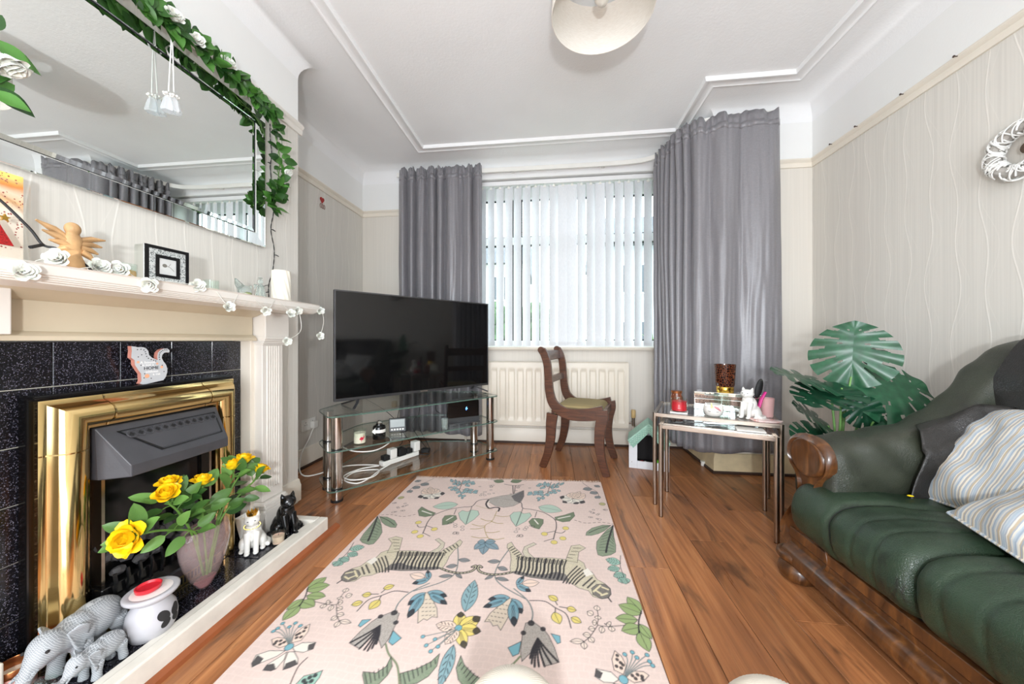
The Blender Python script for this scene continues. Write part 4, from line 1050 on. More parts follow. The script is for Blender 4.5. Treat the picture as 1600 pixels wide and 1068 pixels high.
PET = [petal_mesh('rose_petal_%s' % k, M['yellow_petal'], w, 1, cu, cr) for k, (w, cu, cr) in enumerate([(1.15, .10, .42), (1.25, .35, .55), (1.35, .75, .75)])]
SEPAL = leaf_mesh('sepal', M['stem'], 1, .34, bend=-.2)
roses = [  # bloom base, axis, size, open, vase foot offset
    ((-1.185, .845, .372), (.25, -.85, .25), .040, .8, 'wide open yellow rose leaning out of the vase towards the elephants'),
    ((-1.215, .957, .432), (.30, -.35, .75), .034, .45, 'yellow rose with a bent head in front of its twin bloom'),
    ((-1.245, .985, .448), (.15, -.15, .9), .033, .45, 'yellow rose tucked behind the bent one'),
    ((-1.21, 1.058, .425), (.15, .05, .95), .035, .32, 'upright yellow rose standing alone above the vase'),
    ((-1.225, 1.190, .430), (.05, -.10, .95), .037, .18, 'yellow rosebud at the back of the tight group of three'),
    ((-1.215, 1.222, .438), (.10, .08, 1), .040, .18, 'tallest yellow rosebud in the tight group of three'),
    ((-1.185, 1.262, .388), (.25, .35, .75), .037, .2, 'yellow rosebud leaning towards the white column'),
]
rnd = random.Random(77)
def grow_rose(base, axis, R, opn, label, seed):
    rn = random.Random(seed)
    r_ = thing('yellow_rose', label, 'rose', base, group='yellow roses in the glass vase')
    axis = Vector(axis).normalized(); base = Vector(base); q = axis.to_track_quat('Z', 'Y').to_matrix().to_4x4()
    foot = Vector((VX + rn.uniform(-.010, .010), VY + rn.uniform(-.012, .012), HZ + .045))
    lip = Vector((VX + (base.x - VX) * .35, VY + max(-.052, min(.052, (base.y - VY) * .45)), HZ + .225))
    sp = smooth_path([foot, foot.lerp(lip, .55) + Vector((0, 0, .01)), lip, lip.lerp(base, .55) + Vector((0, 0, .012 if opn > .7 else .004)), base - axis * .03, base], 6)
    b = MB(); b.tube(sp, .0032, 7); b.ell(tuple(base), (.008, .008, .009), None, 10, 6); b.build('stem', M['stem'], r_)
    li = 0
    for n, rad, mesh, tilt, ht in ((3, .05, 0, .02, 1.0), (4, .16, 0, .10 + .15 * opn, 1.0), (5, .24, 1, .18 + .38 * opn, .98), (5, .28, 2, .25 + .75 * opn, .92)):
        if n == 5 and mesh == 2 and opn < .4: n = 3
        for k in range(n):
            a = 2 * PI * (k + .45 * li) / n + rn.uniform(-.15, .15)
            o = bpy.data.objects.new('petal', PET[mesh]); COL.objects.link(o); attach(o, r_)
            o.matrix_basis = Matrix.Translation(base) @ q @ Matrix.Rotation(a, 4, 'Z') @ Matrix.Translation((0, rad * R * (.7 + .5 * opn), .004)) @ Matrix.Rotation(-tilt - rn.uniform(-.05, .08), 4, 'X') @ Matrix.Scale(R * ht, 4)
        li += 1
    if opn > .7:
        o = bpy.data.objects.new('petal', PET[2]); COL.objects.link(o); attach(o, r_)
        o.matrix_basis = Matrix.Translation(base + Vector((.02, -.018, -.004))) @ q @ Matrix.Rotation(2.6, 4, 'Z') @ Matrix.Rotation(-1.35, 4, 'X') @ Matrix.Scale(R * .95, 4)
    for k in range(5):
        a = 2 * PI * k / 5; dv = (q.to_3x3() @ Vector((math.cos(a), math.sin(a), .35)))
        place(SEPAL, 'sepal', r_, base, dv, R * .8, axis)
    # leaves on side stalks
    for k in range(9 if opn < .7 else 11):
        i = rn.randint(len(sp) * 9 // 24, len(sp) - 6); p = sp[i]; tg = (sp[i + 1] - sp[i - 1]).normalized()
        a = rn.uniform(0, 2 * PI); o1 = tg.orthogonal().normalized(); o2 = tg.cross(o1)
        dv = (o1 * math.cos(a) + o2 * math.sin(a) + tg * .5 + Vector((.35, 0, .05))).normalized()
        st = p + dv * .022
        s_ = rn.uniform(.048, .080)
        if (st + dv * s_).x < -1.295: dv = Vector((abs(dv.x), dv.y, dv.z)); st = p + dv * .022
        if p.z < HZ + .222: continue
        b = MB(); b.tube([p, p + dv * .014 + Vector((0, 0, .002)), st], .0013, 5); lf = b.build('leaf_stalk', M['stem'], r_)
        place(LEAF_ROSE, 'leaf', r_, st, dv, s_, (.6, -.5, .8), rn.uniform(-.5, .5))
for k, (bs, ax, R, opn, lb) in enumerate(roses): grow_rose(bs, ax, R, opn, lb, 100 + k)

# ---- grey wax burner
wb = thing('wax_burner', 'grey ceramic wax burner with red wax melt and butterfly cut-out', 'wax burner', (-1.188, .893, HZ))
M['grey_glaze'] = mat('pale_grey_glaze', (186, 184, 188), .22, var=.03)
M['dark_inside'] = mat('sooty_inside', (36, 34, 34), .8)
c = (-1.188, .893, HZ)
K = lambda L: [(r * .83, z * .86) for r, z in L]
b = MB(); b.lathe(K([(0, 0), (.046, 0), (.056, .006), (.068, .035), (.070, .06), (.064, .09), (.050, .113), (.046, .120), (.050, .126), (.066, .134), (.074, .142), (.075, .150), (.070, .154), (.058, .1515), (.040, .148), (0, .147)]), 44, c); body = b.build('pot', M['grey_glaze'], wb, smooth=60)
M['wax_pool'] = mat('white_wax_pool', (236, 228, 224), .3)
b = MB(); b.lathe(K([(.056, .1518), (.05, .1526), (.0, .1526)]), 30, c); b.build('wax_pool', M['wax_pool'], wb)
b = MB(); b.lathe(K([(0, .1525), (.026, .1530), (.034, .158), (.036, .170), (.033, .171), (.029, .164), (0, .162)]), 28, (c[0] - .006, c[1] - .004, c[2])); b.build('wax_melt', M['wax_red'], wb, smooth=50)
# butterfly shaped opening on the side facing the room
def onpot(a, z, r_add=.0012):
    zz = K([(.046, 0), (.056, .006), (.068, .035), (.070, .06), (.064, .09), (.050, .113)])
    r = .058
    for (r0, z0), (r1, z1) in zip(zz, zz[1:]):
        if z0 <= z <= z1: r = lerp(r0, r1, (z - z0) / (z1 - z0))
    return (c[0] + (r + r_add) * math.cos(a), c[1] + (r + r_add) * math.sin(a), c[2] + z)
b = MB()
for s in (-1, 1):
    for (ca, cz, ra, rz, tl) in ((.30, .066, .27, .0145, .5), (.24, .044, .20, .012, -.5)):
        ctr = (.12 + s * ca, cz); vs = [onpot(ctr[0], ctr[1])]
        for k in range(18):
            t_ = 2 * PI * k / 18; da = ra * math.cos(t_); dz = rz * math.sin(t_) + s * da * .02 * tl * 1.6
            vs.append(onpot(ctr[0] + da, min(.092, ctr[1] + dz)))
        b.add(vs, [(0, 1 + k, 1 + (k + 1) % 18) for k in range(18)])
b.build('butterfly_opening', M['dark_inside'], wb, smooth=180)

# ---- elephants
t = NT('scored_grey_stone'); co = t.coord()
w1 = t.n('TexWave', i_Scale=105.0, i_Distortion=3.5, i_Detail=2.0, bands_direction='DIAGONAL'); t.t.links.new(co, w1.inputs['Vector'])
w2 = t.n('TexWave', i_Scale=105.0, i_Distortion=3.5, i_Detail=2.0, bands_direction='Z'); t.t.links.new(co, w2.inputs['Vector'])
ln = t.math('MAXIMUM', t.ramp(w1.outputs['Fac'], [(.80, (0, 0, 0)), (.95, (1, 1, 1))]), t.ramp(w2.outputs['Fac'], [(.80, (0, 0, 0)), (.95, (1, 1, 1))]))
t.p(Base_Color=t.mix(ln, t.ramp(t.noise(co, 25), [(.3, srgb((122, 126, 130))), (.7, srgb((152, 156, 160)))]), srgb((190, 194, 197))), Roughness=.7); t.bump(ln, .35, .0012)
M['ele'] = t.mat
def elephant(name, label, loc, rz, s, trunk_up=False):
    """standing elephant facing local -y"""
    r = thing(name, label, 'figurine', loc, rz)
    V = lambda x, y, z: Vector((x * s, y * s, z * s))
    b = MB()
    b.ell(V(0, .045, .112), (.052 * s, .075 * s, .055 * s), None, 16, 10); b.ell(V(0, -.005, .115), (.048 * s, .05 * s, .052 * s), None, 16, 10)
    b.ell(V(0, -.078, .132), (.038 * s, .038 * s, .042 * s), None, 14, 9); b.ell(V(0, -.10, .115), (.027 * s, .026 * s, .03 * s), None, 12, 8)
    b.tube([V(0, -.03, .12), V(0, -.07, .128)], [.042 * s, .036 * s], 12)
    for sx in (-1, 1):
        b.tube([V(sx * .030, -.018, .085), V(sx * .032, -.024, .04), V(sx * .032, -.026, .004)], [.024 * s, .018 * s, .021 * s], 10)
        b.tube([V(sx * .030, .082, .09), V(sx * .033, .088, .05), V(sx * .033, .094, .004)], [.028 * s, .018 * s, .020 * s], 10)
    if trunk_up: b.tube(smooth_path([V(0, -.11, .11), V(0, -.138, .098), V(0, -.160, .108), V(.0, -.175, .125)], 4), [(.017 - .00075 * i) * s for i in range(13)], 8)
    else: b.tube(smooth_path([V(0, -.112, .11), V(0, -.132, .075), V(0, -.136, .045), V(0, -.128, .018), V(.0, -.118, .012)], 4), [(.019 - .0007 * i) * s for i in range(17)], 8)
    b.tube([V(0, .118, .12), V(.006, .128, .09), V(.008, .126, .055)], [.006 * s, .005 * s, .007 * s], 6)
    b.build('body', M['ele'], r, smooth=180, local=True, mods=REMESH(.0042 * s, 5))
    for sx in (-1, 1):
        def ef(u, v):
            a = (u - .5) * 2.6; rr_ = v * .052 * s * (1 + .18 * math.sin(a * 1.4))
            return V(sx * .034, -.060, .148) + Vector((sx * (.018 * s * v + .010 * s * v * math.sin(u * 7)), rr_ * math.cos(a) * .82 + .0, -rr_ * (.55 + math.sin(a)) * .9))
        b = MB(); b.grid(ef, 14, 8); b.build('ear', M['ele'], r, smooth=180, local=True, mods=(('SOLIDIFY', dict(thickness=.005 * s)),))
        b = MB(); b.ell(V(sx * .029, -.104, .137), (.0045 * s,) * 3, None, 8, 6); b.build('eye', M['dark_inside'], r, local=True)
        b = MB(); b.tube([V(sx * .016, -.115, .10), V(sx * .020, -.136, .090), V(sx * .020, -.150, .093)], [.005 * s, .004 * s, .001 * s], 6); b.build('tusk', M['ele'], r, local=True)
    return r
elephant('elephant', 'large scored grey stone elephant on the hearth, nuzzling its calf', (-1.262, .778, HZ), math.radians(14), .88)
elephant('elephant', 'small grey stone elephant calf with raised trunk in front of the large one', (-1.184, .765, HZ), math.radians(8), .52, True)
# ---- candles round the elephants
M['pink_tin'] = mat('pink_tin', (216, 154, 142), .4, var=.05); M['copper'] = mat('copper_rim', (176, 112, 70), .3, .9)
tn = thing('candle_tin', 'round pink candle tin with a bare metal rim behind the large elephant', 'candle', (-1.345, .712, HZ))
c = (-1.345, .712, HZ); b = MB(); b.lathe([(0, 0), (.034, 0), (.035, .003), (.035, .042), (.0345, .043)], 30, c, cap=False); b.build('body', M['pink_tin'], tn, smooth=50)
b = MB(); b.lathe([(.0345, .043), (.0352, .046), (.0352, .060), (.034, .062), (.033, .060), (.033, .034)], 30, c, cap=False); b.build('rim', M['copper'], tn, smooth=50)
b = MB(); b.lathe([(0, .036), (.0328, .036), (.0328, .038), (0, .0385)], 24, c); b.build('wax', M['wax_white'], tn)
text('CANDLE', .009, (c[0] + .0354, c[1] + .004, c[2] + .02), RX, M['ink'], tn) if False else None
q = thing('glass_dish', 'shallow clear glass dish with red wax at the end of the hearth', 'dish', (-1.225, .655, HZ)); c = (-1.225, .655, HZ)
b = MB(); b.lathe([(0, 0), (.04, 0), (.058, .018), (.060, .045), (.057, .045), (.054, .02), (.036, .006), (0, .006)], 36, c); b.build('glass', M['glass'], q, smooth=60)
b = MB(); b.lathe([(0, .0065), (.034, .0065), (.050, .018), (0, .018)], 30, c); b.build('wax', M['wax_red'], q)
q = thing('block_candle', 'square cream block candle beside the glass dish', 'candle', (-1.345, .648, HZ)); c = (-1.345, .648, HZ)
b = MB(); b.box(c[0] - .033, c[0] + .033, c[1] - .033, c[1] + .033, HZ, HZ + .10); b.build('wax', M['wax_white'], q, bevel=.006, seg=3)
b = MB(); b.cyl((c[0], c[1], HZ + .099), (c[0], c[1], HZ + .112), .001, n=5); b.build('wick', M['black_rubber'], q)

# ---- sitting cats
def sit_cat(name, label, loc, rz, h, m, slim=1.0, vx=None):
    """sitting cat facing local -y, height h"""
    r = thing(name, label, 'figurine', loc, rz); s = h / .20
    V = lambda x, y, z: Vector((x * s * slim, y * s, z * s))
    b = MB()
    b.ell(V(0, .030, .045), (.050 * s * slim, .052 * s, .046 * s), None, 16, 10)
    b.ell(V(0, .008, .085), (.040 * s * slim, .040 * s, .055 * s), rotm((-.2, 0, 0)), 16, 10)
    b.ell(V(0, -.008, .115), (.030 * s * slim, .028 * s, .035 * s), None, 14, 9)
    b.ell(V(0, -.018, .158), (.034 * s * slim, .031 * s, .029 * s), None, 14, 9)
    b.ell(V(0, -.044, .150), (.015 * s * slim, .012 * s, .011 * s), None, 10, 7)
    for sx in (-1, 1):
        b.tube([V(sx * .018, -.012, .165), V(sx * .023, -.010, .186), V(sx * .026, -.008, .200)], [.014 * s, .009 * s, .0015 * s], 8)
        b.tube([V(sx * .018, -.020, .10), V(sx * .018, -.038, .05), V(sx * .018, -.042, .010)], [.017 * s, .013 * s, .012 * s], 10)
        b.ell(V(sx * .018, -.052, .009), (.013 * s, .018 * s, .009 * s), None, 10, 6)
        b.ell(V(sx * .040, .022, .030), (.020 * s, .036 * s, .032 * s), None, 12, 8)
        b.ell(V(sx * .043, -.014, .009), (.013 * s, .022 * s, .009 * s), None, 10, 6)
    b.tube(smooth_path([V(0, .07, .015), V(.045, .072, .012), V(.068, .035, .012), V(.062, -.005, .012)], 4), .011 * s, 8)
    b.build('body', m, r, smooth=180, local=True, mods=REMESH(vx or .0032 * s, 4))
    return r, V, s
r, V, s = sit_cat('white_cat', 'white ceramic cat with a gold crown and collar on the hearth', (-1.245, 1.300, HZ), math.radians(38), .165, M['white_ceramic'])
b = MB()
for k in range(9):
    a = 2 * PI * k / 9; a2 = a + PI / 9
    R_ = .019 * s; cx_, cy_, cz_ = V(0, -.014, .186)
    b.add([(cx_ + R_ * math.cos(a), cy_ + R_ * math.sin(a), cz_ - .004), (cx_ + R_ * math.cos(a + 2 * PI / 9), cy_ + R_ * math.sin(a + 2 * PI / 9), cz_ - .004), (cx_ + 1.15 * R_ * math.cos(a + 2 * PI / 9), cy_ + 1.15 * R_ * math.sin(a + 2 * PI / 9), cz_ + .006), (cx_ + 1.25 * R_ * math.cos(a2), cy_ + 1.25 * R_ * math.sin(a2), cz_ + .018), (cx_ + 1.15 * R_ * math.cos(a), cy_ + 1.15 * R_ * math.sin(a), cz_ + .006)], [(0, 1, 2, 3, 4)])
b.build('crown', M['gold'], r, smooth=0, local=True, mods=(('SOLIDIFY', dict(thickness=.0015)),))
b = MB()
for k in range(26):
    a = 2 * PI * k / 26; b.ell(V(0, -.012, .128) + Vector((.0335 * s * math.cos(a), .030 * s * math.sin(a), -.004 * math.sin(a) * -1)), (.0028 * s,) * 3, None, 6, 4)
tag(b.build('bead_collar', M['gold'], r, local=True), kind='stuff')
for sx in (-1, 1):
    b = MB(); b.ell(V(sx * .015, -.0475, .164), (.004 * s, .002 * s, .002 * s), None, 8, 5); b.build('eye', M['ink'], r, local=True)
sit_cat('black_cat', 'glossy black cat figurine sitting at the end of the hearth', (-1.200, 1.432, HZ), math.radians(62), .188, M['black_gloss'])
glass_cup('tealight_glass', 'small glass votive with pink wax in front of the black cat', (-1.172, 1.352, HZ), .027, .050, M['wax_pink'], .036, taper=.85)
pt = thing('square_pot', 'white square ceramic pot behind the crowned cat', 'pot', (-1.315, 1.363, HZ)); c = (-1.315, 1.363, HZ)
b = MB(); b.ring([[(c[0] + sx * w, c[1] + sy * w, c[2] + z) for sx, sy in ((-1, -1), (1, -1), (1, 1), (-1, 1))] for w, z in ((.024, 0), (.040, .11), (.036, .11), (.024, .02))]); b.build('body', M['white_ceramic'], pt, smooth=0, bevel=.003)
b = MB(); b.box(c[0] - .034, c[0] + .034, c[1] - .034, c[1] + .034, c[2] + .095, c[2] + .097); b.build('filling', M['wax_white'], pt, smooth=0)
# ================================================================== TV CORNER
UX = Vector((.690, .724, 0)); VX_ = Vector((-.724, .690, 0)); O0 = Vector((-1.225, 1.845, 0))     # stand: u along the front edge, v back to the corner
SP = lambda u, v, z=0: O0 + UX * u + VX_ * v + Vector((0, 0, z))
st = thing('tv_stand', 'three tier glass corner television stand with chrome posts', 'tv stand', tuple(SP(.55, .2)), math.atan2(UX.y, UX.x))
def shelf(name, z, poly, th=.008):
    P = []
    n = len(poly)
    for i in range(n):      # rounded corners
        a = Vector(poly[i - 1]); c = Vector(poly[i]); d_ = Vector(poly[(i + 1) % n]); r = .05
        p0 = c + (a - c).normalized() * min(r, (a - c).length * .45); p1 = c + (d_ - c).normalized() * min(r, (d_ - c).length * .45)
        for k in range(5):
            t_ = k / 4; P.append(p0.lerp(c, t_).lerp(c.lerp(p1, t_), t_))
    top = [tuple(SP(p.x, p.y, z + th / 2)) for p in P]; bot = [tuple(SP(p.x, p.y, z - th / 2)) for p in P]; n = len(P)
    b = MB(); b.add(top + bot, [tuple(range(n)), tuple(range(2 * n - 1, n - 1, -1))], 0)
    b.add(top + bot, [(i, (i + 1) % n, n + (i + 1) % n, n + i) for i in range(n)], 1)
    return b.build(name, [M['shelf_glass'], M['glass_edge']], st, smooth=0)
poly = [(-.055, -.03), (1.155, -.03), (1.155, .28), (.82, .56), (.28, .56), (-.055, .26)]
for z in (.496, .298, .072): shelf('glass_shelf', z, poly)
for u, v in ((.0, .02), (0, .24), (1.10, .02), (1.10, .25)):
    b = MB()
    for z0, z1 in ((.078, .293), (.303, .491)): b.cyl(tuple(SP(u, v, z0)), tuple(SP(u, v, z1)), .030, n=28)
    b.cyl(tuple(SP(u, v, .012)), tuple(SP(u, v, .067)), .030, n=28)
    p_ = b.build('post', M['chrome'], st)
    b = MB(); b.cyl(tuple(SP(u, v, 0)), tuple(SP(u, v, .013)), .033, n=24)
    for z0 in (.0655, .0775, .2915, .3035, .489): b.cyl(tuple(SP(u, v, z0 - .0018)), tuple(SP(u, v, z0 + .0018)), .0312, n=24)
    b.build('collar', M['black_rubber'], p_)
# television
tv = thing('television', 'large flat screen television switched off, standing on the glass corner stand', 'television', (-.957, 2.49, .5005))
TL, TR = Vector((-1.360, 2.013, 0)), Vector((-.555, 2.964, 0)); tu = (TR - TL).normalized(); tn_ = Vector((tu.y, -tu.x, 0)); TW = (TR - TL).length
TP = lambda a, d_, z: tuple(TL + tu * a + tn_ * d_ + Vector((0, 0, z)))
Z0, Z1 = .543, 1.254
t = NT('screen_black'); co = t.coord(); t.p(Base_Color=t.ramp(t.noise(co, 4), [(.3, (.004, .004, .0045)), (.7, (.006, .006, .006))]), Roughness=.06, Specular_IOR_Level=.5)
M['screen'] = t.mat
M['bezel'] = mat('dark_grey_bezel', (92, 92, 94), .3, .7)
def tvbox(b, a0, a1, d0, d1, z0, z1, m=0):
    b.add([TP(a0, d0, z0), TP(a1, d0, z0), TP(a1, d1, z0), TP(a0, d1, z0), TP(a0, d0, z1), TP(a1, d0, z1), TP(a1, d1, z1), TP(a0, d1, z1)], [(3, 2, 1, 0), (4, 5, 6, 7), (0, 1, 5, 4), (1, 2, 6, 5), (2, 3, 7, 6), (3, 0, 4, 7)], m)
b = MB(); tvbox(b, .0, TW, -.022, -.002, Z0, Z1); tvbox(b, .12, TW - .12, -.06, -.022, Z0 + .02, Z0 + .42); b.build('casing', M['black_rubber'], tv, smooth=0, bevel=.003)
b = MB()
for a0, a1, z0, z1 in ((0, TW, Z0, Z0 + .018), (0, TW, Z1 - .009, Z1), (0, .009, Z0 + .018, Z1 - .009), (TW - .009, TW, Z0 + .018, Z1 - .009)): tvbox(b, a0, a1, -.012, .002, z0, z1)
b.build('bezel', M['bezel'], tv, smooth=0, bevel=.001)
b = MB(); tvbox(b, .009, TW - .009, -.0018, .0005, Z0 + .018, Z1 - .009); b.build('screen', M['screen'], tv, smooth=0)
b = MB(); tvbox(b, TW / 2 - .03, TW / 2 + .03, .002, .003, Z0 + .005, Z0 + .013); b.build('badge', M['steel'], tv, smooth=0)
for a0, s in ((.15, -1), (TW - .15, 1)):
    for d1 in (.10, -.13):
        b = MB(); b.tube([TP(a0, -.012, Z0 + .006), TP(a0 + s * .03, d1 * .5, .527), TP(a0 + s * .065, d1, .5055)], .0095, 8, flat=.6); b.build('foot', M['bezel'], tv)

# items on the stand
Zm, Zl = .3024, .0764
M['wax_cream'] = mat('cream_candle_wax', (238, 226, 206), .5, var=.03)
g1 = glass_cup('jar_candle', 'cream wax jar candle with a red flamingo print on the stand shelf', tuple(SP(.135, .05, Zm)), .036, .088, M['wax_cream'], .066)
M['flamingo'] = mat('flamingo_red', (214, 44, 74), .5)
pc_ = SP(.135, .05, Zm); toc = (Vector((0, 0, 0)) - pc_); toc.z = 0; toc.normalize(); sd = Vector((-toc.y, toc.x, 0))
b = MB(); ctr = pc_ + toc * .0366
q3 = lambda a, z: tuple(pc_ + toc * (.0372 * math.cos(a / .037)) + sd * (.0372 * math.sin(a / .037)) + Vector((0, 0, z)))
b.tube([q3(a, z) for a, z in ((.022, .052), (.026, .042), (.016, .036), (.008, .040), (.002, .034), (.010, .028), (.022, .031))], [.002, .004, .0065, .0075, .006, .003, .002], 6, flat=.3)
b.tube([q3(a, z) for a, z in ((.010, .030), (.009, .014))], .0012, 5); b.build('print', M['flamingo'], g1)
kj = thing('black_jar', 'black round jar with white label band and paper tag on the stand shelf', 'jar', tuple(SP(.26, .075, Zm))); c = tuple(SP(.26, .075, Zm))
b = MB(); b.lathe([(0, 0), (.036, 0), (.039, .004), (.039, .075), (.034, .085), (.022, .088), (.02, .096), (0, .096)], 28, c); b.build('body', M['black_gloss'], kj, smooth=50)
b = MB(); b.lathe([(.0393, .044), (.0396, .046), (.0396, .062), (.0393, .064)], 28, c, cap=False); b.build('label_band', M['white_plastic'], kj)
b = MB(); b.lathe([(0, .096), (.018, .096), (.020, .102), (.014, .112), (.006, .118), (0, .119)], 16, c); b.build('stopper', M['chrome'], kj)
b = MB(); p0 = Vector(c) + toc * .03 - sd * .045 + Vector((0, 0, .055)); b.add([tuple(p0), tuple(p0 + sd * .028 + Vector((0, 0, .028))), tuple(p0 + sd * .046 + Vector((0, 0, .010))), tuple(p0 + sd * .018 - Vector((0, 0, .018)))], [(0, 1, 2, 3)]); b.build('paper_tag', M['white_plastic'], kj, smooth=0, mods=(('SOLIDIFY', dict(thickness=.0008)),))
b = MB(); b.tube([tuple(p0 + sd * .03 + Vector((0, 0, .02))), tuple(Vector(c) + Vector((0, 0, .09)) + toc * .012)], .0008, 4); b.build('tag_string', M['black_rubber'], kj)
cr_ = thing('clock_radio', 'small grey clock radio with a blank display on the stand shelf', 'clock radio', tuple(SP(.42, .18, Zm)), math.atan2(UX.y, UX.x) - .35); 
M['lcd'] = mat('grey_lcd', (150, 156, 154), .12); M['dark_plastic'] = mat('dark_plastic', (58, 60, 62), .4)
b = MB(); b.ring([[(x, y, 0) for x, y in ((-.056, -.022), (.056, -.022), (.056, .022), (-.056, .022))], [(x, y, .09) for x, y in ((-.056, -.006), (.056, -.006), (.056, .014), (-.056, .014))]]); b.build('case', M['dark_plastic'], cr_, smooth=0, bevel=.004, local=True)
def slope(b, x0, x1, z0, z1, o_): 
    y = lambda z: -.022 + .016 * z / .09 - o_
    b.add([(x0, y(z0), z0), (x1, y(z0), z0), (x1, y(z1), z1), (x0, y(z1), z1)], [(0, 1, 2, 3)])
b = MB(); slope(b, -.047, .047, .032, .082, .0012); b.build('display', M['lcd'], cr_, smooth=0, local=True)
for k in range(5):
    b = MB(); slope(b, -.042 + k * .018, -.030 + k * .018, .012, .022, .0014); b.build('button', M['white_plastic'], cr_, smooth=0, local=True)
ro = thing('router', 'black broadband router with a glowing blue light on the stand shelf', 'router', tuple(SP(.90, .10, Zm)), math.atan2(UX.y, UX.x) - .25)
b = MB(); b.prism([(-.125, 0), (.125, 0), (.125, .165), (.118, .172), (-.118, .172), (-.125, .165)], -.016, .016, 'y'); b.build('case', M['black_gloss'], ro, local=True, bevel=.003)
b = MB(); b.box(-.124, .124, -.0175, -.015, .0, .045); b.build('plinth_band', M['dark_plastic'], ro, smooth=0, local=True)
b = MB(); b.box(-.13, .13, -.03, .03, 0, .008); b.build('foot', M['dark_plastic'], ro, local=True, bevel=.002)
t = NT('blue_led'); t.p(Base_Color=(.1, .3, 1, 1), Emission_Color=(.12, .35, 1, 1), Emission_Strength=6.0); M['led'] = t.mat
b = MB(); b.tube([(.022, -.0172, .098), (.018, -.0172, .11), (.026, -.0172, .122)], .0028, 6, flat=.5); b.ell((.028, -.0172, .108), (.003, .0012, .004)); b.build('status_light', M['led'], ro, local=True)
gt = thing('glass_tumbler', 'small cut glass tumbler beside the router', 'glass', tuple(SP(.70, .02, Zm))); c = tuple(SP(.70, .02, Zm))
b = MB(); b.lathe([(0, 0), (.020, 0), (.025, .075), (.022, .075), (.018, .012), (0, .012)], 10, c); b.build('body', M['thick_glass'], gt, smooth=0)
# extension lead with plugs on the bottom shelf
xl = thing('extension_lead', 'white extension lead with plugs on the bottom glass shelf', 'extension lead', tuple(SP(.50, .20, Zl)))
XM = Matrix.Translation(SP(.47, .24, Zl)) @ Matrix.Rotation(math.atan2(UX.y, UX.x) + .25, 4, 'Z')
def xbox(name, x0, x1, y0, y1, z0, z1, m, par, bev=.004):
    b = MB(); b.M = XM; b.box(x0, x1, y0, y1, z0, z1); return b.build(name, m, par, bevel=bev)
xs_ = xbox('strip', -.16, .14, -.026, .026, 0, .032, M['white_plastic'], xl)
xbox('plug', -.10, -.05, -.026, .026, .034, .10, M['white_plastic'], xl); xbox('plug', -.15, -.105, -.024, .024, .034, .066, M['black_rubber'], xl); xbox('plug', -.035, .025, -.03, .03, .034, .085, M['black_rubber'], xl); xbox('plug', .04, .085, -.024, .024, .034, .066, M['black_rubber'], xl); xbox('plug', .10, .15, -.026, .026, .034, .105, M['white_plastic'], xl)
wp = [SP(.36, .15, Zl + .02), SP(.28, .12, Zl + .006), SP(.17, .02, Zl + .005), SP(.10, .0, Zl + .005), SP(.06, .10, Zl + .005), SP(.15, .19, Zl + .006), SP(.27, .12, Zl + .010), SP(.20, .02, Zl + .012), SP(.09, .05, Zl + .012), SP(.07, .15, Zl + .012), SP(.18, .20, Zl + .014), SP(.30, .20, Zl + .01), SP(.12, .30, Zl + .02), SP(-.12, .30, .09), Vector((-1.72, 2.18, .13)), Vector((-1.795, 2.36, .20)), Vector((-1.79, 2.40, .272))]
b = MB(); b.tube(smooth_path(wp, 7), .0042, 7); b.build('cable', M['white_plastic'], xl)
b = MB(); b.M = Matrix.Translation((-1.797, 2.402, .298)); b.box(-.004, .028, -.024, .024, -.026, .026); b.build('plug', M['white_plastic'], xl, bevel=.005)
cl = thing('white_cable', 'white cable sagging between the stand posts', 'cable', tuple(SP(.1, .2, .25)))
b = MB(); b.tube(smooth_path([SP(.04, .20, .285), SP(.10, .08, .255), SP(.22, .04, .243), SP(.34, .10, .262), SP(.36, .22, .278), SP(.34, .3, .285)], 8), .0038, 7); b.build('lead', M['white_plastic'], cl)
bc = thing('black_cables', 'tangle of thin black cables hanging behind the television', 'cable', tuple(SP(.6, .4, .08)))
for pts in ([SP(.62, .34, .56), SP(.63, .4, .42), SP(.60, .38, .25), SP(.63, .34, .09), SP(.66, .25, .085)], [SP(.30, .55, .52), SP(.36, .52, .47), SP(.50, .40, .36), SP(.58, .33, .25), SP(.60, .30, .12), SP(.56, .26, .10)], [SP(.72, .30, .30), SP(.70, .34, .22), SP(.74, .30, .12), SP(.68, .22, .085), SP(.60, .22, .09)], [SP(.80, .40, .55), SP(.81, .42, .40), SP(.78, .38, .2), SP(.72, .30, .09), SP(.64, .32, .085), SP(.70, .36, .085)], [SP(.92, .34, .50), SP(.93, .36, .38), SP(.90, .3, .33), SP(.88, .18, .32)]):
    b = MB(); b.tube(smooth_path([p + VX_ * (.24 if p.z > .10 else 0) for p in pts], 7), .0026, 6); b.build('lead', M['black_rubber'], bc)
b = MB(); b.M = Matrix.Translation(SP(.68, .28, Zl)); b.box(-.03, .03, -.022, .022, 0, .03); b.build('power_brick', M['black_rubber'], bc, bevel=.004)
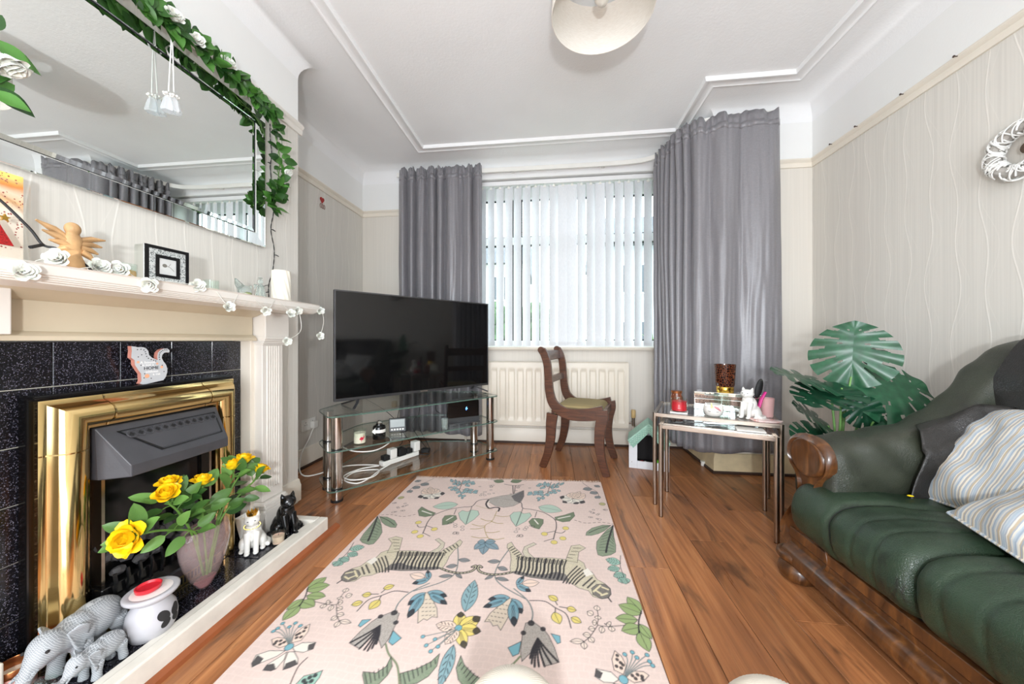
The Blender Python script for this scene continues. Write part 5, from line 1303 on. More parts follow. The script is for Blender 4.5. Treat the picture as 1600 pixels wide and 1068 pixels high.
# wall sockets
def socket(name, label, M_, w=.146):
    s = thing(name, label, 'socket', tuple(M_.translation))
    b = MB(); b.M = M_; b.box(0, .010, -w / 2, w / 2, -.043, .043); b.build('plate', M['white_plastic'], s, bevel=.003)
    for sy in ((-1, 1) if w > .1 else (0,)):
        b = MB(); b.M = M_
        for dy, dz, hy, hz in ((0, .018, .002, .004), (-.010, 0, .0035, .002), (.010, 0, .0035, .002)): b.box(.0098, .0104, sy * .036 + dy - hy, sy * .036 + dy + hy, dz - hz, dz + hz)
        tag(b.build('pin_holes', M['black_rubber'], s, smooth=0), kind='stuff')
        b = MB(); b.M = M_; b.box(.0098, .013, sy * .058 - .006, sy * .058 + .006, .016, .032); b.build('switch', M['white_plastic'], s, bevel=.001)
    return s
socket('wall_socket', 'white double wall socket above the alcove skirting beside the stand', Matrix.Translation((XL, 2.375, .305)))
socket('wall_socket', 'single wall socket low on the wall behind the stand', Matrix.Translation((-1.34, YB, .52)) @ Matrix.Rotation(-PI / 2, 4, 'Z'), .086)
socket('wall_socket', 'wall socket with a yellowed adaptor behind the stand', Matrix.Translation((-1.48, YB, .33)) @ Matrix.Rotation(-PI / 2, 4, 'Z'), .086)
b = MB(); b.box(-1.50, -1.455, YB - .05, YB - .0115, .305, .36); tag(b.build('adaptor', M['yellowed'], bevel=.004), 'yellowed plug adaptor in the socket behind the stand', 'adaptor')
# red heart decoration in the alcove
hh = thing('heart_decoration', 'small red heart decoration with a taupe wire border hanging on the alcove wall', 'decoration', (XL + .006, 2.53, 2.0))
M['red_felt'] = mat('red_felt', (164, 52, 48), .8, var=.15)
hp = [(16 * math.sin(t_) ** 3, 13 * math.cos(t_) - 5 * math.cos(2 * t_) - 2 * math.cos(3 * t_) - math.cos(4 * t_)) for t_ in [2 * PI * k / 28 for k in range(28)]]
b = MB(); b.prism([(2.525 + u * .0014, 2.045 + v * .0016) for u, v in hp], XL + .003, XL + .010, 'x'); b.build('heart', M['red_felt'], hh, smooth=0, bevel=.002)
M['taupe'] = mat('taupe_print', (150, 120, 112), .7)
for yc_, w_ in ((2.512, .010), (2.533, .008), (2.552, .009)):
    b = MB(); b.tube([(XL + .005, yc_ + w_ * math.cos(2 * PI * k / 14), 1.998 + .017 * math.sin(2 * PI * k / 14)) for k in range(15)], .0022, 5); b.build('wire_loop', M['taupe'], hh)
b = MB(); b.tube([(XL + .006, 2.535, 2.065), (XL + .008, 2.545, 2.11), (XL + .027, 2.545, ZR + .045)], .0008, 4); b.build('string', M['ribbon'], hh)

# ================================================================== DINING CHAIR
t = NT('mahogany'); g_ = t.noise(t.coord(scale=(10, 10, 90)), 1.0, 4, .6, .5)
t.p(Base_Color=t.ramp(g_, [(.25, srgb((54, 30, 20))), (.55, srgb((86, 50, 32))), (.8, srgb((116, 72, 46)))]), Roughness=.33, Coat_Weight=.2); M['mahog'] = t.mat
dc = thing('dining_chair', 'dark mahogany dining chair with sabre legs beside the radiator', 'chair', (.21, 2.665, 0), math.radians(-17))
def side_rail(s):
    """one side: sabre front leg, seat rail and rear leg rising into the back post; local +x is forward"""
    y = s * .205
    pts_front = [(.215, .452), (.222, .43), (.212, .38), (.200, .30), (.205, .20), (.225, .10), (.262, .0)]
    b = MB()
    def blade(path, w0, wd):
        rings = []
        for i, (x, z) in enumerate(path):
            p = Vector((x, 0, z)); t_ = Vector((path[min(i + 1, len(path) - 1)][0] - path[max(i - 1, 0)][0], 0, path[min(i + 1, len(path) - 1)][1] - path[max(i - 1, 0)][1])).normalized(); nn = Vector((t_.z, 0, -t_.x)); w = w0[i] if isinstance(w0, list) else w0
            rings.append([tuple(p + nn * a + Vector((0, y + d_, 0))) for a, d_ in ((-w, -wd), (w, -wd), (w, wd), (-w, wd))])
        return rings
    return blade
for s in (-1, 1):
    bl_ = side_rail(s)
    P3 = lambda L, n=5: [(p.x, p.z) for p in smooth_path([(x, 0, z) for x, z in L], n)]
    L = P3([(.198, .448), (.205, .40), (.190, .32), (.185, .22), (.200, .11), (.236, 0)]); b = MB(); b.ring(bl_(L, [lerp(.044, .024, i / (len(L) - 1)) for i in range(len(L))], .015)); b.build('leg', M['mahog'], dc, smooth=50, bevel=.003, local=True)
    L = P3([(-.150, .40), (-.160, .32), (-.165, .22), (-.185, .11), (-.228, 0)]); b = MB(); b.ring(bl_(L, [lerp(.042, .024, i / (len(L) - 1)) for i in range(len(L))], .015)); b.build('leg', M['mahog'], dc, smooth=50, bevel=.003, local=True)
    L = P3([(.215, .438), (.12, .415), (.0, .405), (-.08, .422), (-.145, .475), (-.172, .56), (-.180, .66), (-.190, .76), (-.212, .83), (-.232, .862)]); b = MB(); b.ring(bl_(L, [lerp(.046, .028, min(1, i / 30)) for i in range(len(L))], .0145)); b.build('side_rail', M['mahog'], dc, smooth=50, bevel=.003, local=True)
    b = MB(); b.cyl((-.236, s * .205 - .0145, .862), (-.236, s * .205 + .0145, .862), .024, n=18); b.build('scroll', M['mahog'], dc, local=True)
b = MB(); b.prism([(-.226, .775), (-.200, .785), (-.215, .855), (-.240, .85)], -.192, .192, 'y'); b.build('top_rail', M['mahog'], dc, smooth=0, bevel=.004, local=True)
b = MB(); b.prism([(-.196, .615), (-.172, .615), (-.176, .665), (-.200, .665)], -.192, .192, 'y'); b.build('mid_rail', M['mahog'], dc, smooth=0, bevel=.004, local=True)
b = MB(); b.box(.185, .212, -.192, .192, .375, .435); b.build('front_rail', M['mahog'], dc, smooth=0, bevel=.003, local=True)
b = MB(); b.box(-.165, -.140, -.192, .192, .365, .425); b.build('back_rail', M['mahog'], dc, smooth=0, bevel=.003, local=True)
t = NT('striped_moss_upholstery'); co = t.coord(); w_ = t.n('TexWave', i_Scale=16.0, i_Distortion=.4, i_Detail=2.0, bands_direction='Y'); t.t.links.new(co, w_.inputs['Vector']); fine = t.noise(t.coord(scale=(900, 900, 900)), 1.0, 2)
t.p(Base_Color=t.mix(t.math('MULTIPLY', fine, .3), t.ramp(w_.outputs['Fac'], [(.1, srgb((128, 112, 78))), (.5, srgb((186, 166, 124))), (.8, srgb((158, 142, 96)))]), srgb((90, 84, 56))), Roughness=.9); t.bump(fine, .4, .001); M['seat_fab'] = t.mat
b = MB()
def sf(u, v):
    x = lerp(-.150, .200, u); y = lerp(-.188, .188, v); e = min(1, min(u, 1 - u) / .14) ; f = min(1, min(v, 1 - v) / .14)
    return (x, y, .415 + .052 * math.sqrt(max(0, 1 - (1 - e) ** 2)) * math.sqrt(max(0, 1 - (1 - f) ** 2)) + .006 * math.sin(PI * u) * math.sin(PI * v))
b.grid(sf, 24, 24); b.box(-.150, .200, -.188, .188, .395, .4155); b.build('seat', M['seat_fab'], dc, smooth=60, local=True)
# ================================================================== NEST TABLES
AT = math.radians(-22.5)
M['smoke'] = glassmat('smoked_glass', (.90, .92, .91), .0, 1.6)
def nest(name, label, fl_, W_, D_, Ht, tray=False):
    r = thing(name, label, 'side table', (fl_[0], fl_[1], 0), AT)
    L = .0115
    for x in (0, W_):
        for y in (0, D_):
            b = MB(); b.cyl((x, y, .003), (x, y, Ht), L, n=16); lg = b.build('leg', M['steel'], r, local=True)
            b = MB(); b.cyl((x, y, 0), (x, y, .006), L * .95, n=12); b.build('foot_pad', M['black_rubber'], lg, local=True)
    b = MB(); h = .022
    b.box(0, W_, -L * .8, L * .8, Ht - h, Ht - .002); b.build('rail', M['steel'], r, smooth=0, bevel=.002, local=True)
    b = MB(); b.box(0, W_, D_ - L * .8, D_ + L * .8, Ht - h, Ht - .002); b.build('rail', M['steel'], r, smooth=0, bevel=.002, local=True)
    for x in (0, W_):
        b = MB(); b.box(x - L * .8, x + L * .8, 0, D_, Ht - h, Ht - .002); b.build('rail', M['steel'], r, smooth=0, bevel=.002, local=True)
    b = MB(); b.box(L * .8 + .001, W_ - L * .8 - .001, L * .8 + .001, D_ - L * .8 - .001, Ht - .0085, Ht - .0035); b.build('glass_top', M['smoke'], r, smooth=0, local=True)
    for x, s in ((0, 1), (W_, -1)):
        b = MB(); b.tube([(x + s * .004, .01, Ht - .06), (x + s * .012, .03, Ht - .03), (x + s * .02, .05, Ht - h)], .004, 6); b.build('brace', M['steel'], r, local=True)
    return r
OT = nest('nest_table', 'larger steel and smoked glass nest table holding the candles and ornaments', (.585, 2.035), .575, .40, .522)
IT = nest('nest_table', 'smaller steel and glass nest table pulled out under the larger one', (.575, 1.895), .492, .345, .488)
OM = Matrix.Translation((.585, 2.035, 0)) @ Matrix.Rotation(AT, 4, 'Z'); IM = Matrix.Translation((.575, 1.895, 0)) @ Matrix.Rotation(AT, 4, 'Z')
oz, iz = .522 - .0034, .488 - .0034
op = lambda x, y, z=0: tuple(OM @ Vector((x, y, oz + z)))
# red jar candle on a white coaster
b = MB(); b.M = OM; b.box(.075, .165, .035, .12, oz, oz + .008); tag(b.build('coaster', M['white_ceramic'], bevel=.002), 'white square coaster under the red jar candle', 'coaster')
rc = glass_cup('jar_candle', 'red wax jar candle with a white label on the nest table', op(.12, .078, .0082), .042, .075, M['wax_red'], .058)
M['label_red'] = mat('red_paper_label', (196, 40, 52), .5)
text('candle', .014, (op(.12, .078)[0] - .005, op(.12, .078)[1] - .0432, oz + .040), Matrix.Rotation(math.radians(-16), 4, 'Z') @ Matrix.Rotation(PI / 2, 4, 'X'), M['white_ink'], rc) if False else None
b = MB(); c3 = Vector(op(.12, .078, .0082)); dcam = Vector((-c3.x, -c3.y, 0)).normalized(); sdv = Vector((-dcam.y, dcam.x, 0))
vs = []
for z in (.018, .046):
    for k in range(7):
        a = (k / 6 - .5) * .75; vs.append(tuple(c3 + dcam * (.0424 * math.cos(a)) + sdv * (.0424 * math.sin(a)) + Vector((0, 0, z))))
b.add(vs, [(k, k + 1, k + 8, k + 7) for k in range(6)]); lb_ = b.build('label', M['label_red'], rc)
b = MB()
for k in range(3):
    b.tube([tuple(c3 + dcam * .0430 * math.cos(a) + sdv * .0430 * math.sin(a) + Vector((0, 0, .022 + .009 * k))) for a in (-.16 + .03 * k, 0, .16 - .03 * k)], .0012, 4)
tag(b.build('label_print', M['white_ink'], lb_), kind='stuff')
q = thing('copper_jar', 'small amber glass jar behind the red candle', 'jar', op(.10, .20)); b = MB(); c = op(.10, .20)
M['amber'] = mat('amber_glass', (150, 84, 58), .1, var=.1, Transmission_Weight=.5)
b.lathe([(0, 0), (.030, 0), (.034, .006), (.034, .070), (.028, .085), (.028, .096), (0, .096)], 22, c); b.build('body', M['amber'], q, smooth=50)
b = MB(); b.lathe([(0, .0962), (.030, .0962), (.031, .108), (0, .110)], 22, c); b.build('lid', M['copper'], q)
# mirrored jewellery box with glitter bands
jb = thing('jewellery_box', 'long mirrored jewellery box with brown glitter bands on the nest table', 'box', op(.36, .30), AT)
bw, bd, bh = .335, .10, .105
b = MB(); b.box(-bw / 2, bw / 2, -bd / 2, bd / 2, 0, bh * .62); b.build('body', M['mirror'], jb, smooth=0, bevel=.002, local=True)
b = MB(); b.box(-bw / 2, bw / 2, -bd / 2, bd / 2, bh * .635, bh); b.build('lid', M['mirror'], jb, smooth=0, bevel=.002, local=True)
M['brown_glitter'] = mat('brown_glitter', (120, 98, 86), .35, .4, var=.75, vscale=180)
for z0, z1 in ((.034, .062), (.070, .086)):
    b = MB(); b.box(-bw / 2 + .006, bw / 2 - .006, -bd / 2 - .0015, -bd / 2 + .001, z0, z1); b.build('glitter_band', M['brown_glitter'], jb, smooth=0, local=True)
# leopard print candle glass on the box
t = NT('leopard_glass'); co = t.coord(); v = t.n('TexVoronoi', i_Scale=75.0, feature='DISTANCE_TO_EDGE'); t.t.links.new(co, v.inputs['Vector'])
t.p(Base_Color=t.ramp(t.math('ADD', v.outputs['Distance'], t.math('MULTIPLY', t.noise(co, 60), .12)), [(.08, srgb((120, 66, 40))), (.16, srgb((40, 20, 16))), (.5, srgb((26, 13, 12)))]), Roughness=.1); M['leopard'] = t.mat
lp_ = thing('leopard_candle', 'tall dark leopard print candle glass with gold foot on the jewellery box', 'candle', op(.355, .305, bh)); c = op(.355, .305, bh + .0005)
b = MB(); b.lathe([(0, .034), (.046, .034), (.050, .042), (.057, .165), (.055, .165), (.049, .06), (0, .06)], 34, c); b.build('glass', M['leopard'], lp_, smooth=50)
b = MB(); b.lathe([(0, 0), (.044, 0), (.046, .003), (.046, .031), (.044, .034), (0, .034)], 30, c); b.build('foot', M['gold'], lp_, smooth=40)
# unicorn bowl
un = thing('unicorn_bowl', 'round white unicorn face bowl with gold horn and pink fringe', 'bowl', op(.29, .07)); c = op(.29, .07)
b = MB(); b.lathe([(0, 0), (.028, 0), (.042, .012), (.050, .034), (.047, .056), (.040, .066), (.036, .066), (.044, .05), (.044, .034), (.03, .012), (0, .008)], 34, c); b.build('body', M['white_ceramic'], un, smooth=60)
c3 = Vector(c); dcam = Vector((-c3.x, -c3.y, 0)).normalized(); sdv = Vector((-dcam.y, dcam.x, 0))
b = MB(); b.tube([c3 + dcam * .046 - sdv * .006 + Vector((0, 0, .050)), c3 + dcam * .046 - sdv * .010 + Vector((0, 0, .078))], [.006, .0008], 8); b.build('horn', M['gold'], un)
M['pink_glaze'] = mat('pink_glaze', (226, 150, 158), .25)
b = MB(); b.tube([c3 + dcam * .047 + sdv * .004 + Vector((0, 0, .058)), c3 + dcam * .046 + sdv * .020 + Vector((0, 0, .050)), c3 + dcam * .038 + sdv * .034 + Vector((0, 0, .036))], [.006, .010, .003], 8, flat=.6); b.build('fringe', M['pink_glaze'], un)
for s in (-1, 1):
    b = MB(); b.tube([c3 + dcam * .03 + sdv * s * .034 + Vector((0, 0, .058)), c3 + dcam * .03 + sdv * s * .038 + Vector((0, 0, .076))], [.009, .001], 8); b.build('ear', M['white_ceramic'], un)
    b = MB(); b.tube([c3 + dcam * .047 + sdv * (s * .018 - .007) + Vector((0, 0, .034)), c3 + dcam * .0485 + sdv * s * .018 + Vector((0, 0, .030)), c3 + dcam * .047 + sdv * (s * .018 + .007) + Vector((0, 0, .034))], .001, 5); b.build('eyelash', M['ink'], un)
t_ = thing('glass_tumbler', 'plain clear tumbler behind the unicorn bowl', 'glass', op(.335, .145)); c = op(.335, .145)
b = MB(); b.lathe([(0, 0), (.036, 0), (.042, .10), (.0405, .10), (.035, .006), (0, .006)], 26, c); b.build('body', M['glass'], t_, smooth=50)
# white cat holder
r, V, s = sit_cat('white_cat', 'white ceramic cat brush holder on the nest table', (op(.452, .105)[0], op(.452, .105)[1], oz), math.radians(-52), .165, M['white_ceramic'], 1.12)
for sx in (-1, 1):
    b = MB(); b.ell(V(sx * .014, -.0475, .163), (.004 * s, .002 * s, .0022 * s), None, 8, 5); b.build('eye', M['ink'], r, local=True)
b = MB(); b.ell(V(0, -.056, .153), (.003 * s, .002 * s, .002 * s), None, 8, 5); b.build('nose', M['ink'], r, local=True)
pk = thing('pink_tumbler', 'pink plastic tumbler beside the white cat holder', 'cup', op(.545, .20)); c = op(.545, .20)
M['pink_plastic'] = mat('pale_pink_plastic', (228, 180, 178), .35)
b = MB(); b.lathe([(0, 0), (.027, 0), (.033, .10), (.031, .10), (.026, .006), (0, .006)], 24, c); b.build('body', M['pink_plastic'], pk, smooth=50)
hb = thing('hairbrush', 'black paddle hairbrush standing behind the white cat holder', 'brush', op(.49, .19)); P0 = Vector(op(.495, .19)); 
b = MB(); b.tube([P0 + Vector((0, 0, .004)), P0 + Vector((.004, 0, .09))], .007, 8); b.build('handle', M['black_rubber'], hb)
b = MB(); b.ell(tuple(P0 + Vector((.014, 0, .150))), (.019, .010, .055), rotm((0, .22, 0)), 14, 10); hd_ = b.build('head', M['black_rubber'], hb)
for k in range(12):
    a = k / 11; p = P0 + Vector((.022 + .010 * a + .012, .0, .108 + .078 * a)); b = MB(); b.cyl(tuple(p), tuple(p + Vector((.014, .002, .0))), .0012, n=5); b.build('bristle', M['black_rubber'], hd_)
M['magenta'] = mat('magenta_plastic', (222, 24, 140), .35)
b = MB(); p = Vector(op(.515, .165)); b.tube([p + Vector((-.012, 0, .05)), p + Vector((.0, 0, .095)), p + Vector((.022, 0, .135))], [.011, .012, .009], 8, flat=.6); mg = tag(b.build('comb', M['magenta']), 'bright magenta comb tucked behind the white cat holder', 'comb')
b = MB(); b.tube([p + Vector((-.012, 0, .05)), p + Vector((-.018, 0, .002))], .004, 6); b.build('handle', M['magenta'], mg)
# agate slice
t = NT('pink_agate'); co = t.coord(); d1 = t.noise(co, 14, 4, .6, 1.0); t.p(Base_Color=t.ramp(d1, [(.3, srgb((250, 246, 244))), (.5, srgb((246, 214, 208))), (.62, srgb((232, 140, 128))), (.75, srgb((250, 240, 238)))]), Roughness=.12); M['agate'] = t.mat
b = MB(); b.M = OM; rn = random.Random(2); n = 26; rr_ = [1 + .10 * math.sin(3 * 2 * PI * k / n + 1) + .05 * math.sin(5 * 2 * PI * k / n) for k in range(n)]
b.prism([(.515 + .070 * rr_[k] * math.cos(2 * PI * k / n), .060 + .042 * rr_[k] * math.sin(2 * PI * k / n)) for k in range(n)], oz, oz + .007, 'z'); tag(b.build('agate_slice', M['agate'], bevel=.002), 'pink and white agate slice lying on the nest table', 'coaster')
b = MB(); b.M = OM; b.box(.555, .595 - .045, .34, .37, oz, oz + .014) if False else b.box(.520, .560, .355, .38, oz, oz + .016); tag(b.build('small_black_box', M['black_rubber'], bevel=.002), 'tiny black box at the back edge of the nest table', 'box')
# cards on the inner table
for k, (x, y, w, d_, a, lb) in enumerate(((.11, .19, .17, .11, .5, 'wide mirror coaster half under the larger table'), (.27, .22, .16, .08, .2, 'grey mirror coaster in the middle of the lower table'), (.40, .10, .12, .085, .05, 'plain white card on the lower table'))):
    b = MB(); b.M = IM @ Matrix.Translation((x, y, iz)) @ Matrix.Rotation(a, 4, 'Z'); b.box(-w / 2, w / 2, -d_ / 2, d_ / 2, 0, .003 + .001 * k); tag(b.build('mirror_coaster' if k < 2 else 'card', M['mirror'] if k < 2 else M['white_plastic'], smooth=0), lb, 'coaster' if k < 2 else 'card')

# ================================================================== CAT HOUSE
ho = thing('cat_house', 'white wooden cat house with a mint knitted roof behind the nest tables', 'cat house', (.718, 2.66, 0), math.radians(-14))
M['white_board'] = mat('white_board', (226, 228, 232), .5, var=.03)
t = NT('mint_knit'); co = t.coord(); w_ = t.n('TexWave', i_Scale=40.0, i_Distortion=1.0); t.t.links.new(co, w_.inputs['Vector']); w2 = t.n('TexWave', i_Scale=40.0, bands_direction='Y', i_Distortion=1.0); t.t.links.new(co, w2.inputs['Vector'])
t.p(Base_Color=t.ramp(t.math('MULTIPLY', w_.outputs['Fac'], w2.outputs['Fac']), [(.1, srgb((150, 192, 174))), (.6, srgb((196, 226, 210)))]), Roughness=.9); t.bump(w_.outputs['Fac'], .5, .003); M['knit'] = t.mat
hw, hd2, hs, hp_ = .135, .10, .20, .335      # half width, half depth, eave and peak heights
HB = lambda nm, *a, m='white_board': (lambda b: b.build(nm, M[m], ho, smooth=0, bevel=.002, local=True))(MB().box(*a))
HB('front_post', -hw, -hw + .058, -hd2, -hd2 + .012, 0, hs); HB('front_post', hw - .058, hw, -hd2, -hd2 + .012, 0, hs); HB('threshold', -hw + .058, hw - .058, -hd2 + .001, -hd2 + .011, 0, .055)
HB('side_wall', -hw, -hw + .010, -hd2 + .012, hd2, 0, hs); HB('side_wall', hw - .010, hw, -hd2 + .012, hd2, 0, hs); HB('back_wall', -hw + .01, hw - .01, hd2 - .01, hd2, 0, hs); HB('floor_board', -hw + .01, hw - .01, -hd2 + .012, hd2 - .01, .006, .014, m='dark_inside')
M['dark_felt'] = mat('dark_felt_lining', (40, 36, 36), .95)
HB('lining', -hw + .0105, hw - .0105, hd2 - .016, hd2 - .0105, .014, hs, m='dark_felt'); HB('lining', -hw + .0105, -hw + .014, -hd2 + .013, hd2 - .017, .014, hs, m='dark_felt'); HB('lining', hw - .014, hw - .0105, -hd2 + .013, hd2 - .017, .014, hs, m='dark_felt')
for s in (-1, 1):
    b = MB(); pr = [(s * (hw + .002), hs - .012), (0, hp_ - .02), (0, hp_), (s * (hw + .010), hs + .004)]; b.prism(pr, -hd2 - .008, hd2 + .01, 'y'); rf_ = b.build('roof_slope', M['knit'], ho, smooth=0, bevel=.004, local=True)
    for row in range(3):
        b = MB()
        for k in range(9):
            t_ = (k + .5) / 9; x = lerp(s * (hw - .004), 0, t_); z = lerp(hs - .004, hp_ - .014, t_) - .014 * row - .008
            b.ell((x, -hd2 - .012, z), (.0075, .003, .0042), rotm((0, s * .62, 0)), 7, 5)
        tag(b.build('knit_stitches', M['knit'], rf_, local=True), kind='stuff')
b = MB(); b.prism([(-hw + .01, hs), (hw - .01, hs), (0, hp_ - .03)], hd2 - .012, hd2 - .002, 'y'); b.build('gable', M['white_board'], ho, smooth=0, local=True)
for s in (-1, 1):   # knitted scalloped trim hanging at the front gable
    b = MB(); b.prism([(s * (hw + .004), hs - .006), (s * .0, hp_ - .016), (0, hp_ - .068), (s * (hw - .030), hs - .050)], -hd2 - .010, -hd2 - .002, 'y'); b.build('knit_trim', M['knit'], ho, smooth=0, local=True)
b = MB(); b.ell((-.115, -hd2 - .001, .045), (.003, .002, .003), None, 8, 5); b.build('screw', M['steel'], ho, local=True)
HM = ho.matrix_basis
M['lime'] = mat('lime_ball', (96, 190, 32), .6); c = HM @ Vector((.055, -.055, .0395)); b = MB(); b.ell(tuple(c), (.025,) * 3, None, 16, 10); lb_ = tag(b.build('toy_ball', M['lime']), 'lime green toy ball inside the cat house', 'ball')
M['toy_red'] = mat('toy_red', (176, 40, 40), .6); c = HM @ Vector((-.045, -.05, .0145)); q = thing('toy_mouse', 'small red and white toy inside the cat house doorway', 'toy', tuple(c))
b = MB(); b.ell((c.x, c.y, c.z + .016), (.022, .016, .016), None, 12, 8); b.build('body', M['toy_red'], q); b = MB(); b.ell((c.x + .022, c.y - .006, c.z + .016), (.013, .012, .015), None, 10, 7); b.build('head', M['white_plastic'], q)
